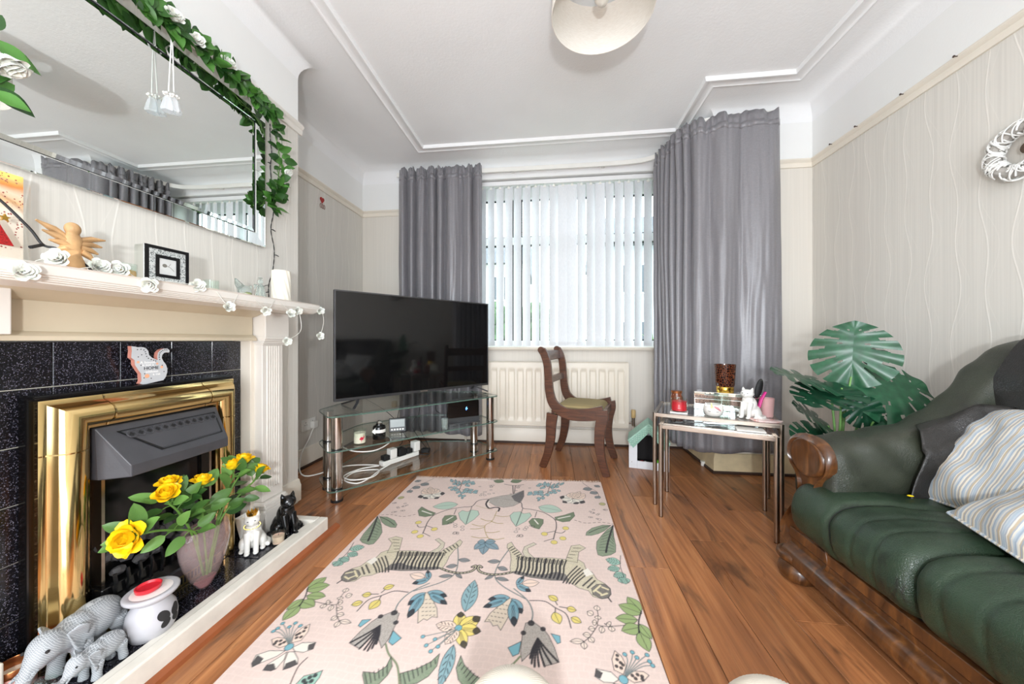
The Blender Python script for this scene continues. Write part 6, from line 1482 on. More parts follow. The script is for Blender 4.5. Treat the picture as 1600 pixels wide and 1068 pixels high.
# small white door stop at the bay skirting
b = MB(); b.cyl((1.12, 2.70, .0), (1.12, 2.70, .028), .014, n=14); b.cyl((1.12, 2.70, .028), (1.12, 2.70, .034), .017, n=14); tag(b.build('door_stop', M['white_plastic']), 'small white peg on the floor by the bay corner', 'peg')
ART = [
('S',1,'vine',5,[-120,1517,-88,1410,-81,1329,-118,1277,-206,1222]),
('S',1,'vine',5,[-162,1267,-215,1215,-236,1164,-234,1125]),
('L',1,'grey',(26,1),[-88,1418,-37,1412]),
('L',1,'grey',(26,1),[-85,1380,-127,1367]),
('L',1,'grey',(21,1),[-87,1318,-138,1308]),
('L',1,'grey',(16,1),[-77,1333,-45,1305]),
('S',1,'ink',5,[-15,1986,-90,1970,-127,1943,-142,1883,-193,1870,-254,1843,-296,1804,-322,1763,-326,1701,-318,1645,-312,1598]),
('S',1,'ink',4,[-322,1656,-352,1653,-369,1673]),
('S',1,'ink',4,[-320,1668,-282,1650]),
('S',1,'ink',4,[-311,1603,-269,1577]),
('E',1,'yellow',14,[-372,1696]),
('E',1,'yellow',14,[-356,1609]),
('E',1,'yellow',14,[-315,1574]),
('E',1,'yellow',14,[-269,1638]),
('S',1,'dot',4,[-611,1749,-549,1762,-475,1748,-414,1778]),
('P',1,'green',1,[-608,1736,-596,1647,-592,1571,-582,1521,-557,1500,-521,1488,-503,1496,-502,1540,-510,1591,-539,1642,-574,1697]),
('S',1,'ink',9,[-608,1736,-562,1595,-540,1516]),
('S',1,'ink',2,[-596,1694,-545,1653]),
('S',1,'ink',2,[-596,1694,-594,1636]),
('S',1,'ink',2,[-586,1664,-539,1631]),
('S',1,'ink',2,[-586,1664,-590,1616]),
('S',1,'ink',2,[-577,1635,-533,1610]),
('S',1,'ink',2,[-577,1635,-587,1597]),
('S',1,'ink',2,[-569,1608,-527,1589]),
('S',1,'ink',2,[-569,1608,-584,1578]),
('S',1,'ink',2,[-560,1581,-521,1568]),
('S',1,'ink',2,[-560,1581,-581,1559]),
('S',1,'ink',2,[-552,1555,-516,1549]),
('S',1,'ink',2,[-552,1555,-578,1541]),
('S',1,'ink',2,[-544,1529,-510,1529]),
('S',1,'ink',2,[-544,1529,-575,1524]),
('P',1,'green',1,[-598,1737,-557,1736,-502,1705,-471,1667,-465,1639,-490,1639,-524,1655,-556,1681]),
('S',1,'ink',4,[-598,1737,-533,1701,-481,1660]),
('L',1,'mint',(48,2),[-589,1449,-532,1470]),
('L',1,'mint',(38,2),[-579,1420,-529,1407]),
('L',1,'mint',(44,2),[-595,1382,-545,1367]),
('L',1,'mint',(48,2),[-578,1365,-584,1329]),
('S',1,'ink',3,[-599,1500,-584,1428,-586,1369]),
('P',1,'dgreen',1,[-423,1816,-419,1858,-370,1823,-317,1796,-324,1769,-358,1752,-394,1761]),
('S',1,'white',8,[-398,1813,-336,1784]),
('L',1,'sage',(89,1),[-228,1902,-357,1863]),
('P',1,'sage',1,[-132,1843,-97,1834,-82,1797,-97,1746,-127,1690,-170,1743,-196,1803,-184,1833,-151,1821]),
('S',1,'ink',4,[-142,1883,-135,1785,-127,1701]),
('P',1,'dgreen',1,[-235,1779,-202,1777,-186,1742,-200,1704,-219,1685,-242,1677,-260,1733,-259,1770]),
('S',1,'ink',4,[-221,1847,-215,1788]),
('S',1,'white',7,[-214,1763,-235,1724]),
('S',1,'ink',4,[-291,2243,-271,2078]),
('S',1,'ink',3,[-274,2149,-363,2205]),
('L',1,'blue',(22,1),[-347,2195,-374,2243]),
('L',1,'blue',(18,1),[-316,2175,-344,2240]),
('L',1,'blue',(37,1),[-319,2177,-337,2160]),
('L',1,'blue',(37,1),[-292,2160,-311,2154]),
('L',1,'blue',(17,1),[-287,2157,-315,2224]),
('S',1,'ink',3,[-275,2167,-206,2194]),
('L',1,'blue',(26,1),[-272,2168,-273,2235]),
('L',1,'blue',(24,1),[-250,2177,-251,2247]),
('L',1,'blue',(31,1),[-226,2186,-218,2227]),
('L',1,'blue',(35,1),[-221,2188,-198,2176]),
('L',1,'blue',(28,1),[-255,2175,-224,2136]),
('S',1,'ink',3,[-270,2104,-339,2114]),
('L',1,'blue',(33,1),[-330,2113,-350,2122]),
('L',1,'blue',(29,1),[-312,2110,-319,2072]),
('L',1,'blue',(28,1),[-287,2107,-294,2067]),
('L',1,'blue',(28,1),[-299,2108,-322,2134]),
('S',1,'ink',3,[-267,2078,-222,1977]),
('L',1,'blue',(27,1),[-267,2078,-274,2035]),
('L',1,'blue',(23,1),[-246,2031,-247,1990]),
('L',1,'blue',(14,1),[-229,1994,-220,1967]),
('L',1,'blue',(31,1),[-236,2009,-210,2002]),
('L',1,'blue',(32,1),[-255,2052,-228,2046]),
('S',1,'ink',3,[-261,2097,-154,2066]),
('L',1,'blue',(35,1),[-240,2091,-218,2110]),
('L',1,'blue',(34,1),[-211,2082,-189,2101]),
('L',1,'blue',(33,1),[-178,2073,-154,2083]),
('L',1,'blue',(27,1),[-182,2074,-153,2041]),
('L',1,'blue',(25,1),[-218,2084,-186,2041]),
('L',1,'blue',(24,1),[-247,2093,-214,2047]),
('L',1,'wtip',(70,3),[-417,2011,-488,1970]),
('L',1,'wtip',(65,3),[-417,2011,-444,1952]),
('L',1,'wtip',(54,3),[-417,2011,-363,1961]),
('L',1,'wtip',(71,3),[-417,2011,-346,2035]),
('L',1,'pinkspot',(82,2),[-423,2018,-495,2087]),
('L',1,'pinkspot',(78,2),[-423,2018,-425,2099]),
('L',1,'pinkspot',(44,2),[-423,2018,-470,2117]),
('S',1,'ink',3,[-493,2250,-533,2175,-573,2114,-575,2026]),
('L',1,'grey',(52,1),[-545,2164,-489,2146]),
('L',1,'grey',(48,1),[-573,2114,-528,2092]),
('L',1,'grey',(34,1),[-582,2059,-553,2028]),
('L',1,'grey',(40,1),[-571,2190,-595,2217]),
('E',1,'olive',16,[-584,1959]),
('E',1,'ring',5,[-537,1795]),
('E',1,'ring',6,[-543,1838]),
('E',1,'ring',5,[-526,1854]),
('E',1,'ring',6,[-587,1893]),
('E',1,'ring',5,[-510,1808]),
('E',1,'ring',5,[-508,1871]),
('E',1,'ring',6,[-528,1890]),
('E',1,'ring',8,[-594,1893]),
('E',1,'ring',8,[-548,1789]),
('E',1,'ring',5,[-551,1846]),
('E',1,'ring',6,[-500,1809]),
('E',1,'ring',8,[-519,1859]),
('E',1,'ring',6,[-158,2146]),
('E',1,'ring',8,[-79,2167]),
('E',1,'ring',8,[-95,2255]),
('E',1,'ring',5,[-52,2055]),
('E',1,'ring',8,[-78,2043]),
('E',1,'ring',8,[-101,2023]),
('E',1,'ring',6,[-78,2099]),
('E',1,'ring',6,[-124,2019]),
('E',1,'ring',8,[-84,2142]),
('E',1,'ring',8,[-85,2149]),
('E',1,'ring',5,[-94,2166]),
('E',1,'ring',8,[-119,2041]),
('E',1,'ring',8,[-118,2257]),
('E',1,'ring',8,[-109,2068]),
('E',1,'ring',8,[-138,1670]),
('E',1,'ring',8,[-211,1698]),
('E',1,'ring',8,[-131,1644]),
('E',1,'ring',8,[-179,1687]),
('E',1,'ring',5,[-197,1703]),
('E',1,'ring',5,[-147,1616]),
('E',1,'ring',8,[-173,1668]),
('E',1,'ring',8,[-160,1609]),
('E',1,'ring',5,[-144,1606]),
('E',1,'ring',8,[-159,1615]),
('S',1,'tail',13,[-144,1356,-104,1340,-58,1335,-21,1346,-6,1366,-7,1383,-20,1374]),
('P',1,'tig2',1,[-234,1449,-203,1488,-197,1518,-235,1551,-222,1563,-182,1529,-176,1491,-194,1445]),
('P',1,'tig',1,[-518,1271,-520,1299,-504,1323,-478,1342,-464,1383,-441,1402,-437,1436,-418,1454,-388,1450,-362,1454,-304,1460,-242,1457,-201,1451,-179,1466,-169,1485,-140,1520,-120,1560,-104,1543,-106,1515,-124,1481,-133,1437,-134,1389,-139,1358,-166,1346,-221,1334,-299,1325,-350,1326,-375,1315,-403,1291,-438,1280,-451,1253,-481,1245,-505,1252]),
('P',1,'tig',1,[-410,1437,-422,1509,-455,1541,-430,1564,-392,1553,-376,1497,-362,1447]),
('P',1,'tigdark',0,[-371,1328,-358,1363,-321,1375,-288,1360,-228,1352,-162,1367,-139,1358,-166,1346,-221,1334,-299,1325,-350,1325]),
('S',1,'ink',7,[-365,1447,-354,1408,-350,1368,-340,1331]),
('S',1,'ink',4,[-354,1441,-347,1417]),
('S',1,'ink',10,[-348,1448,-338,1410,-335,1370,-325,1333]),
('S',1,'ink',4,[-338,1443,-331,1419]),
('S',1,'ink',7,[-331,1449,-322,1411,-320,1372,-310,1335]),
('S',1,'ink',4,[-322,1445,-315,1420]),
('S',1,'ink',10,[-314,1450,-306,1413,-304,1373,-295,1337]),
('S',1,'ink',4,[-305,1447,-299,1422]),
('S',1,'ink',7,[-298,1451,-291,1415,-289,1375,-279,1338]),
('S',1,'ink',4,[-289,1449,-283,1424]),
('S',1,'ink',10,[-281,1452,-275,1417,-273,1377,-264,1340]),
('S',1,'ink',4,[-273,1451,-268,1426]),
('S',1,'ink',7,[-264,1452,-259,1419,-258,1379,-249,1342]),
('S',1,'ink',4,[-257,1453,-252,1428]),
('S',1,'ink',10,[-248,1453,-243,1421,-242,1381,-234,1344]),
('S',1,'ink',4,[-240,1455,-236,1430]),
('S',1,'ink',7,[-231,1454,-227,1422,-227,1382,-219,1345]),
('S',1,'ink',4,[-224,1456,-220,1432]),
('S',1,'ink',10,[-214,1455,-211,1424,-211,1384,-204,1347]),
('S',1,'ink',4,[-208,1458,-204,1433]),
('S',1,'ink',7,[-198,1456,-195,1426,-196,1386,-189,1349]),
('S',1,'ink',4,[-192,1460,-188,1435]),
('S',1,'ink',10,[-181,1457,-179,1428,-180,1388,-174,1351]),
('S',1,'ink',4,[-175,1462,-172,1437]),
('S',1,'ink',7,[-165,1458,-163,1430,-165,1390,-159,1352]),
('S',1,'ink',4,[-159,1464,-156,1439]),
('S',1,'ink',6,[-171,1476,-153,1459]),
('S',1,'ink',6,[-161,1488,-143,1471]),
('S',1,'ink',6,[-151,1501,-134,1483]),
('S',1,'ink',6,[-140,1514,-124,1496]),
('S',1,'ink',6,[-129,1527,-115,1509]),
('S',1,'ink',6,[-449,1376,-411,1334,-392,1308]),
('S',1,'ink',6,[-439,1386,-400,1340,-381,1310]),
('S',1,'ink',6,[-429,1395,-390,1346,-369,1311]),
('S',1,'ink',6,[-419,1404,-379,1352,-358,1312]),
('S',1,'ink',6,[-408,1414,-368,1357,-346,1314]),
('S',1,'ink',4,[-433,1538,-400,1536]),
('S',1,'ink',4,[-419,1513,-390,1512]),
('S',1,'ink',4,[-405,1488,-380,1489]),
('S',1,'ink',4,[-391,1464,-371,1467]),
('P',1,'tigdark',1,[-517,1271,-519,1301,-502,1320,-473,1316,-450,1293,-452,1262,-481,1245,-505,1252]),
('S',1,'cream',8,[-511,1293,-491,1303]),
('S',1,'cream',8,[-481,1269,-465,1284]),
('S',1,'cream',8,[-486,1311,-456,1278]),
('S',1,'cream',8,[-504,1273,-482,1262]),
('S',1,'ink',7,[-469,1335,-436,1295]),
('S',1,'ink',7,[-460,1351,-420,1304]),
('P',1,'white',0,[-468,1370,-449,1405,-428,1387,-437,1354]),
('S',1,'ink',6,[-505,1252,-512,1235]),
('L',1,'lgreen',(47,1),[-606,1200,-574,1263]),
('L',1,'lgreen',(53,1),[-605,1191,-535,1223]),
('L',1,'lgreen',(41,1),[-584,1164,-513,1165]),
('L',1,'lgreen',(45,1),[-587,1136,-522,1117]),
('L',1,'lgreen',(43,1),[-577,1117,-587,1050]),
('L',1,'lgreen',(34,1),[-586,1147,-608,1094]),
('S',1,'ink',5,[-606,1200,-586,1158,-575,1114]),
('S',1,'ink2',3,[-538,1139,-488,1131,-450,1132,-456,1159,-457,1194]),
('S',1,'ink2',3,[-450,1132,-422,1090,-397,1063]),
('L',1,'drop',(21,1),[-455,1191,-460,1213]),
('L',1,'drop',(25,1),[-440,1171,-422,1184]),
('L',1,'drop',(21,1),[-454,1155,-455,1169]),
('L',1,'drop',(23,1),[-447,1139,-433,1142]),
('L',1,'drop',(21,1),[-493,1130,-490,1111]),
('L',1,'drop',(19,1),[-480,1135,-481,1138]),
('L',1,'drop',(18,1),[-464,1127,-455,1102]),
('L',1,'drop',(19,1),[-438,1117,-417,1113]),
('L',1,'drop',(19,1),[-422,1090,-397,1090]),
('L',1,'drop',(21,1),[-416,1082,-427,1065]),
('L',1,'drop',(18,1),[-397,1066,-355,1061]),
('L',1,'drop',(19,1),[-397,1063,-396,1039]),
('L',1,'drop',(24,1),[-491,1135,-480,1143]),
('P',1,'wtip',1,[-494,945,-541,940,-568,922,-559,896,-548,886,-536,899,-505,925]),
('P',1,'wtip',1,[-486,941,-497,921,-512,897,-510,880,-486,881,-477,888,-476,919]),
('P',1,'wtip',1,[-482,942,-470,911,-455,888,-440,897,-427,909,-437,924,-464,944]),
('P',1,'wtip',1,[-480,957,-462,976,-422,981,-415,959,-437,945,-464,946]),
('P',1,'ink',0,[-559,896,-548,886,-536,899,-537,914,-564,923]),
('P',1,'ink',0,[-510,880,-486,881,-477,888,-495,903,-512,897]),
('P',1,'ink',0,[-455,888,-440,897,-427,909,-443,921,-462,907]),
('P',1,'ink',0,[-422,981,-415,959,-429,953,-439,971]),
('P',1,'pinkspot',1,[-500,964,-519,952,-546,959,-565,977,-553,986,-522,985]),
('P',1,'pinkspot',1,[-495,972,-509,999,-502,1028,-486,1044,-472,1015,-472,983]),
('E',1,'ink',5,[-545,972]),
('E',1,'ink',5,[-534,976]),
('E',1,'ink',5,[-526,964]),
('E',1,'ink',5,[-519,972]),
('E',1,'ink',5,[-544,964]),
('E',1,'ink',5,[-493,991]),
('E',1,'ink',5,[-495,1007]),
('E',1,'ink',5,[-487,1016]),
('E',1,'ink',5,[-490,1029]),
('E',1,'ink',5,[-481,995]),
('E',1,'ink',5,[-500,1001]),
('S',1,'vine',3,[-496,965,-551,1000,-584,1007]),
('E',1,'teal',7,[-584,1007]),
('S',1,'vine',3,[-496,965,-548,1006,-579,1019]),
('E',1,'teal',7,[-579,1019]),
('S',1,'vine',3,[-496,965,-548,1016,-578,1039]),
('E',1,'teal',7,[-578,1039]),
('S',1,'vine',3,[-496,965,-532,1010,-546,1028]),
('E',1,'teal',7,[-546,1028]),
('S',1,'vine',3,[-496,965,-528,1018,-537,1044]),
('E',1,'teal',7,[-537,1044]),
('S',1,'vine',3,[-496,965,-516,1014,-513,1035]),
('E',1,'teal',7,[-513,1035]),
('E',1,'teal',14,[-492,958]),
('P',1,'greytex',1,[-276,1095,-239,1124,-215,1117,-207,1068,-205,1014,-212,983,-238,1015,-265,1012,-279,975,-319,990,-307,1034,-290,1075]),
('S',1,'ink',7,[-256,1062,-284,1026,-315,992]),
('S',1,'ink',7,[-256,1062,-274,1021,-296,983]),
('S',1,'ink',7,[-256,1062,-264,1017,-277,974]),
('S',1,'ink',7,[-256,1062,-256,1016,-261,972]),
('S',1,'ink',7,[-256,1062,-250,1014,-249,970]),
('S',1,'ink',7,[-256,1062,-245,1019,-240,979]),
('S',1,'ink',7,[-256,1062,-242,1028,-235,995]),
('P',1,'teal',1,[-325,1077,-297,1083,-316,1049,-326,1054]),
('P',1,'teal',1,[-205,1048,-167,1023,-184,996,-201,1006]),
('E',1,'ink',12,[-233,1118]),
('E',1,'ink',9,[-210,1079]),
('E',1,'ink',9,[-272,1098]),
('S',1,'stemg',6,[-206,998,-182,967,-146,939,-125,908,-103,863]),
('P',1,'green',1,[-171,959,-154,930,-155,904,-168,875,-201,867,-224,896,-228,906,-190,906,-171,928]),
('P',1,'green',1,[-123,912,-82,930,-49,955,-32,982,-28,944,-42,913,-66,891,-105,878]),
('S',1,'ink',3,[-222,904,-197,871]),
('S',1,'ink',3,[-210,907,-190,879]),
('S',1,'ink',3,[-198,910,-182,886]),
('S',1,'ink',3,[-189,918,-174,893]),
('S',1,'ink',3,[-179,926,-167,900]),
('S',1,'ink',3,[-170,934,-159,908]),
('S',1,'ink',3,[-115,914,-96,885]),
('S',1,'ink',3,[-105,921,-88,894]),
('S',1,'ink',3,[-94,927,-79,903]),
('S',1,'ink',3,[-83,934,-70,912]),
('S',1,'ink',3,[-72,941,-62,921]),
('S',1,'ink',3,[-61,948,-53,931]),
('S',1,'ink',3,[-50,955,-44,940]),
('S',1,'ink',3,[-39,962,-34,950]),
('P',1,'mint',1,[-392,849,-385,878,-359,889,-344,899,-339,879,-342,855]),
('S',1,'ink2',4,[-413,931,-419,899,-404,848]),
('E',1,'ink',6,[-376,866]),
('E',1,'ink',6,[-366,876]),
('E',1,'ink',6,[-355,883]),
('E',1,'ink',6,[-355,867]),
('E',1,'ink',6,[-367,860]),
('P',1,'creamtex',1,[-158,1218,-165,1185,-155,1134,-137,1082,-124,1101,-110,1096,-99,1112,-80,1110,-93,1147,-124,1190,-144,1216]),
('S',1,'ink2',3,[-161,1182,-155,1184]),
('S',1,'ink2',3,[-148,1184,-142,1186]),
('S',1,'ink2',3,[-134,1186,-129,1188]),
('S',1,'ink2',3,[-121,1187,-115,1189]),
('S',1,'ink2',3,[-154,1164,-148,1166]),
('S',1,'ink2',3,[-141,1166,-135,1168]),
('S',1,'ink2',3,[-128,1167,-122,1169]),
('S',1,'ink2',3,[-115,1169,-109,1171]),
('S',1,'ink2',3,[-147,1147,-142,1149]),
('S',1,'ink2',3,[-134,1148,-129,1150]),
('S',1,'ink2',3,[-121,1150,-116,1152]),
('S',1,'ink2',3,[-108,1151,-103,1153]),
('S',1,'ink2',3,[-140,1130,-135,1132]),
('S',1,'ink2',3,[-128,1131,-122,1133]),
('S',1,'ink2',3,[-115,1133,-110,1135]),
('S',1,'ink2',3,[-102,1134,-97,1136]),
('S',1,'ink2',3,[-134,1113,-129,1115]),
('S',1,'ink2',3,[-122,1115,-116,1117]),
('S',1,'ink2',3,[-109,1116,-104,1118]),
('S',1,'ink2',3,[-96,1118,-91,1119]),
('L',1,'tealink',(40,3),[-161,1218,-200,1154]),
('L',1,'tealink',(38,3),[-163,1210,-179,1100]),
('L',1,'tealink',(39,3),[-152,1222,-75,1206]),
('L',1,'tealink',(33,3),[-142,1213,-64,1169]),
('S',1,'ink',4,[-223,1214,-277,1215,-314,1189,-350,1164,-362,1110]),
('S',1,'ink',4,[-314,1189,-311,1142]),
('S',1,'ink',4,[-328,1195,-370,1190]),
('S',1,'ink',4,[-321,1203,-308,1234]),
('L',1,'yellow',(26,1),[-353,1190,-385,1185]),
('L',1,'yellow',(28,1),[-323,1223,-290,1244]),
('L',1,'yellow',(27,1),[-365,1152,-397,1135]),
('L',1,'yellow',(36,1),[-309,1169,-326,1122]),
('L',1,'tealink',(23,3),[-170,1288,-194,1339]),
('L',1,'tealink',(33,3),[-170,1289,-226,1258]),
('L',1,'pinkspot',(39,1),[-190,1295,-255,1309]),
('P',0,'greytex',1,[-74,1942,-58,1989,1,2027,63,2050,103,2087,125,2107,134,2026,123,1950,86,1903,35,1883,-15,1898,-48,1930]),
('P',0,'tigdark',0,[58,2026,125,2107,134,2019,117,1942,86,1968]),
('S',0,'ink',10,[-67,1965,-69,1913,-43,1867,-12,1880,13,1874,14,1838]),
('S',0,'white',5,[-58,1951,-59,1911,-40,1880]),
('S',0,'gold',3,[-20,1852,-77,1870,-123,1893]),
('S',0,'ink',6,[66,2058,49,2168]),
('S',0,'ink',5,[72,2064,65,2170]),
('S',0,'ink',5,[-8,2189,57,2172,116,2194]),
('L',0,'dgreen',(57,1),[-17,2225,-87,2242]),
('L',0,'dgreen',(56,1),[27,2225,99,2258]),
('S',0,'gold',4,[5,1839,-1,1739,-29,1690,-9,1617,17,1571]),
('S',0,'gold',5,[2,1794,43,1783,80,1791]),
('S',0,'gold',5,[-1,1739,-31,1738,-64,1756]),
('S',0,'gold',5,[-5,1733,28,1716,58,1717]),
('S',0,'gold',5,[-28,1690,-60,1686,-96,1699]),
('S',0,'gold',5,[-27,1679,-59,1659,-94,1655]),
('S',0,'gold',5,[-13,1632,20,1631,51,1645]),
('S',0,'gold',5,[5,1589,-32,1582,-73,1590]),
('S',0,'gold',5,[12,1580,48,1576,82,1588]),
('L',0,'slate',(44,1),[0,1552,8,1458]),
('L',0,'slate',(46,1),[0,1552,-37,1491]),
('L',0,'slate',(44,1),[0,1552,70,1499]),
('L',0,'slate',(41,1),[0,1552,-35,1548]),
('L',0,'slate',(41,1),[0,1552,47,1560]),
('L',0,'feather',(56,2),[6,1143,7,1299]),
('L',0,'ytip',(43,3),[2,1075,-7,1142]),
('L',0,'ytip',(50,3),[2,1075,63,1128]),
('L',0,'ytip',(47,3),[2,1075,75,1071]),
('L',0,'ytip',(37,3),[2,1075,39,1006]),
('L',0,'pinkspot',(44,2),[-1,1075,-75,1082]),
('L',0,'pinkspot',(42,2),[-1,1075,-24,1014]),
('E',0,'teal',13,[1,1076]),
('S',0,'vine',3,[-2,1070,-102,1034]),
('E',0,'teal',7,[-102,1034]),
('S',0,'vine',3,[-2,1070,-81,1005]),
('E',0,'teal',7,[-81,1005]),
('S',0,'vine',3,[-2,1070,-61,987]),
('E',0,'teal',7,[-61,987]),
('S',0,'vine',3,[-2,1070,-61,1028]),
('E',0,'teal',7,[-61,1028]),
('S',0,'vine',3,[-2,1070,-44,1004]),
('E',0,'teal',7,[-44,1004]),
('L',0,'feather',(38,2),[2,1015,-3,885])]
# ================================================================== RUG (printed pattern painted into a fine grid of colours, in millimetres from the centre line)
CLR = dict(ink=(46, 46, 52), ink2=(84, 78, 76), vine=(112, 124, 124), grey=(130, 136, 138), green=(98, 132, 100), dgreen=(104, 124, 96), lgreen=(142, 166, 106), sage=(178, 202, 186), mint=(150, 192, 176), blue=(148, 182, 186), teal=(108, 172, 186), tealink=(118, 162, 176), slate=(124, 152, 164), yellow=(222, 204, 112), gold=(172, 150, 98), olive=(176, 170, 120), white=(238, 232, 222), cream=(226, 214, 178), pinkspot=(236, 212, 196), wtip=(236, 230, 218), ytip=(234, 212, 118), drop=(232, 214, 200), tig=(216, 208, 178), tig2=(212, 206, 182), tigdark=(96, 94, 98), greytex=(176, 172, 164), creamtex=(220, 206, 184), stemg=(116, 130, 98), feather=(128, 168, 176), dot=(90, 60, 58), tail=(70, 70, 74), ring=(70, 64, 64))
RXC, RHW, RY0, RY1 = -.298, .617, .45, 2.262
RS = .00125
RW, RH = int(2 * RHW / RS) // 2 * 2, int((RY1 - RY0) / RS) // 2 * 2
rng = np.random.default_rng(5)
gx = (np.arange(RW) + .5) * RS - RHW; gy = (np.arange(RH) + .5) * RS + RY0
GX, GY = np.meshgrid(gx, gy)
base = np.array(srgb((225, 204, 195))[:3])
sm = np.zeros((RH, RW))
for f, a in ((3, 1.), (7, .6), (19, .4)):
    n = rng.standard_normal((int(f * 2.5) + 3, f + 3)); yy_ = np.linspace(0, n.shape[0] - 1.001, RH); xx_ = np.linspace(0, n.shape[1] - 1.001, RW)
    i0_ = yy_.astype(int); j0_ = xx_.astype(int); fy = (yy_ - i0_)[:, None]; fx = (xx_ - j0_)[None]
    sm += a * ((n[i0_][:, j0_] * (1 - fy) + n[i0_ + 1][:, j0_] * fy) * (1 - fx) + (n[i0_][:, j0_ + 1] * (1 - fy) + n[i0_ + 1][:, j0_ + 1] * fy) * fx)
cellx = np.abs(((GX + .004 * np.sin(GY * 60)) / .030 + .5 * (np.floor((GY + .003 * np.sin(GX * 45)) / .022) % 2)) % 1 - .5); celly = np.abs((GY + .003 * np.sin(GX * 45)) / .022 % 1 - .5)
joint = np.maximum(np.clip((cellx - .43) / .05, 0, 1), np.clip((celly - .40) / .07, 0, 1))
IMG = base[None, None] * (1 + .035 * sm[..., None]) * (1 + .075 * joint[..., None]) * (1 + .03 * rng.standard_normal((RH, RW))[..., None])
del GX, GY, cellx, celly, joint, sm
def win_(x0, x1, y0, y1):
    a = max(0, int((x0 + RHW) / RS) - 1); b_ = min(RW, int((x1 + RHW) / RS) + 2); c = max(0, int((y0 - RY0) / RS) - 1); d_ = min(RH, int((y1 - RY0) / RS) + 2)
    if a >= b_ or c >= d_: return None
    return a, b_, c, d_, *np.meshgrid(gx[a:b_], gy[c:d_])
def blend(w, m, col):
    a, b_, c, d_ = w[:4]; IMG[c:d_, a:b_] = IMG[c:d_, a:b_] * (1 - m[..., None]) + np.array(srgb(CLR[col])[:3]) * m[..., None]
def fillpoly(p, col, alpha=.93):
    w = win_(p[:, 0].min(), p[:, 0].max(), p[:, 1].min(), p[:, 1].max())
    if w is None: return
    X_, Y_ = w[4], w[5]; ins = np.zeros(X_.shape, bool)
    for (x0, y0), (x1, y1) in zip(p, np.roll(p, -1, 0)):
        if y0 == y1: continue
        ins ^= ((Y_ < y0) != (Y_ < y1)) & (X_ < (x1 - x0) * (Y_ - y0) / (y1 - y0) + x0)
    m = ins * alpha
    if col in ('tig', 'tig2', 'greytex', 'creamtex', 'tigdark', 'wtip', 'green'): m = m * (1 - .28 * rng.random(m.shape))
    blend(w, m, col)
    if col in ('tig', 'tig2', 'greytex', 'tigdark'):      # inked hatching
        ht = (np.sin(X_ * 1500 + 9 * np.sin(Y_ * 260)) * np.sin(Y_ * 700 + 5 * np.sin(X_ * 300)) > .45) | (rng.random(X_.shape) > .90)
        blend(w, ins * ht * .42, 'ink')
def strokep(p, col, wd, closed=False, dash=0):
    q = np.vstack([p, p[:1]]) if closed else p
    for i in range(len(q) - 1):
        a_, b_ = q[i], q[i + 1]
        if dash and i % 2: continue
        w = win_(min(a_[0], b_[0]) - wd, max(a_[0], b_[0]) + wd, min(a_[1], b_[1]) - wd, max(a_[1], b_[1]) + wd)
        if w is None: continue
        d_ = b_ - a_; L2 = max(d_ @ d_, 1e-12); t_ = np.clip(((w[4] - a_[0]) * d_[0] + (w[5] - a_[1]) * d_[1]) / L2, 0, 1)
        dist = np.hypot(w[4] - a_[0] - t_ * d_[0], w[5] - a_[1] - t_ * d_[1])
        blend(w, np.clip((wd / 2 - dist) / RS + .5, 0, 1) * .92, col)
def curve(p, n=6):
    return np.array([(v.x, v.y) for v in smooth_path([(x, y, 0) for x, y in p], n)]) if len(p) > 2 else p
def leafp(a_, b_, wd, k=12):
    d_ = b_ - a_; nn = np.array([-d_[1], d_[0]]); nn = nn / max(np.hypot(*nn), 1e-9); t_ = np.linspace(0, 1, k)
    pr = np.sin(PI * t_ ** .9) ** .85 * wd / 2
    return np.vstack([a_ + d_ * t_[:, None] + nn * pr[:, None], (a_ + d_ * t_[:, None] - nn * pr[:, None])[::-1]])
PXM = .00045
for kind, mir, col, par, flat in ART:
    p0 = np.array(flat, float).reshape(-1, 2) / 1000
    for sg in ((1, -1) if mir else (1,)):
        p = p0 * np.array([sg, 1])
        if kind == 'P':
            fillpoly(p, col)
            if par: strokep(p, 'ink', .0022, True)
        elif kind == 'S':
            strokep(curve(p), 'ink' if col == 'tail' else col, max(.0022, par * .00095), dash=(col == 'dot'))
            if col == 'tail': strokep(curve(p), 'tig', .004, dash=1)
        elif kind == 'L':
            lf = leafp(p[0], p[1], max(par[0] / 1000, .008)); fillpoly(lf, col); strokep(lf, 'ink', .0020, True)
            d_ = p[1] - p[0]; nn = np.array([-d_[1], d_[0]]) / max(np.hypot(*d_), 1e-9); w_ = par[0] / 1000
            if par[1] in (1, 2): strokep(np.array([p[0], p[0] + d_ * .9]), 'ink', .0018)
            if par[1] == 2:
                for t_ in (.25, .42, .58, .74):
                    for s_ in (-1, 1): strokep(np.array([p[0] + d_ * t_ + nn * s_ * w_ * .12, p[0] + d_ * (t_ + .10) + nn * s_ * w_ * .30]), 'ink', .0028)
            if par[1] == 3:
                fillpoly(leafp(p[0] + d_ * .62, p[1], w_ * .62), 'ink')
                for t_ in (-.22, 0, .22): strokep(np.array([p[0] + d_ * .2 + nn * t_ * w_ * .4, p[0] + d_ * .8 + nn * t_ * w_ * .7]), 'ink', .0018)
        else:
            r = par * (.0011 if p[0][1] > 1.5 else .0009); a_ = np.linspace(0, 2 * PI, 12, endpoint=False); q = p[0] + np.stack([np.cos(a_) * r, np.sin(a_) * r], 1)
            if col == 'ring': strokep(q, 'ink', .0020, True)
            else: fillpoly(q, col); strokep(q, 'ink', .0016, True)
IMG = np.clip(IMG, 0, 1).reshape(RH // 2, 2, RW // 2, 2, 3).mean((1, 3))
nw, nh = RW // 2, RH // 2
vx_ = (np.arange(nw) + .5) * RS * 2 - RHW; vy_ = (np.arange(nh) + .5) * RS * 2 + RY0
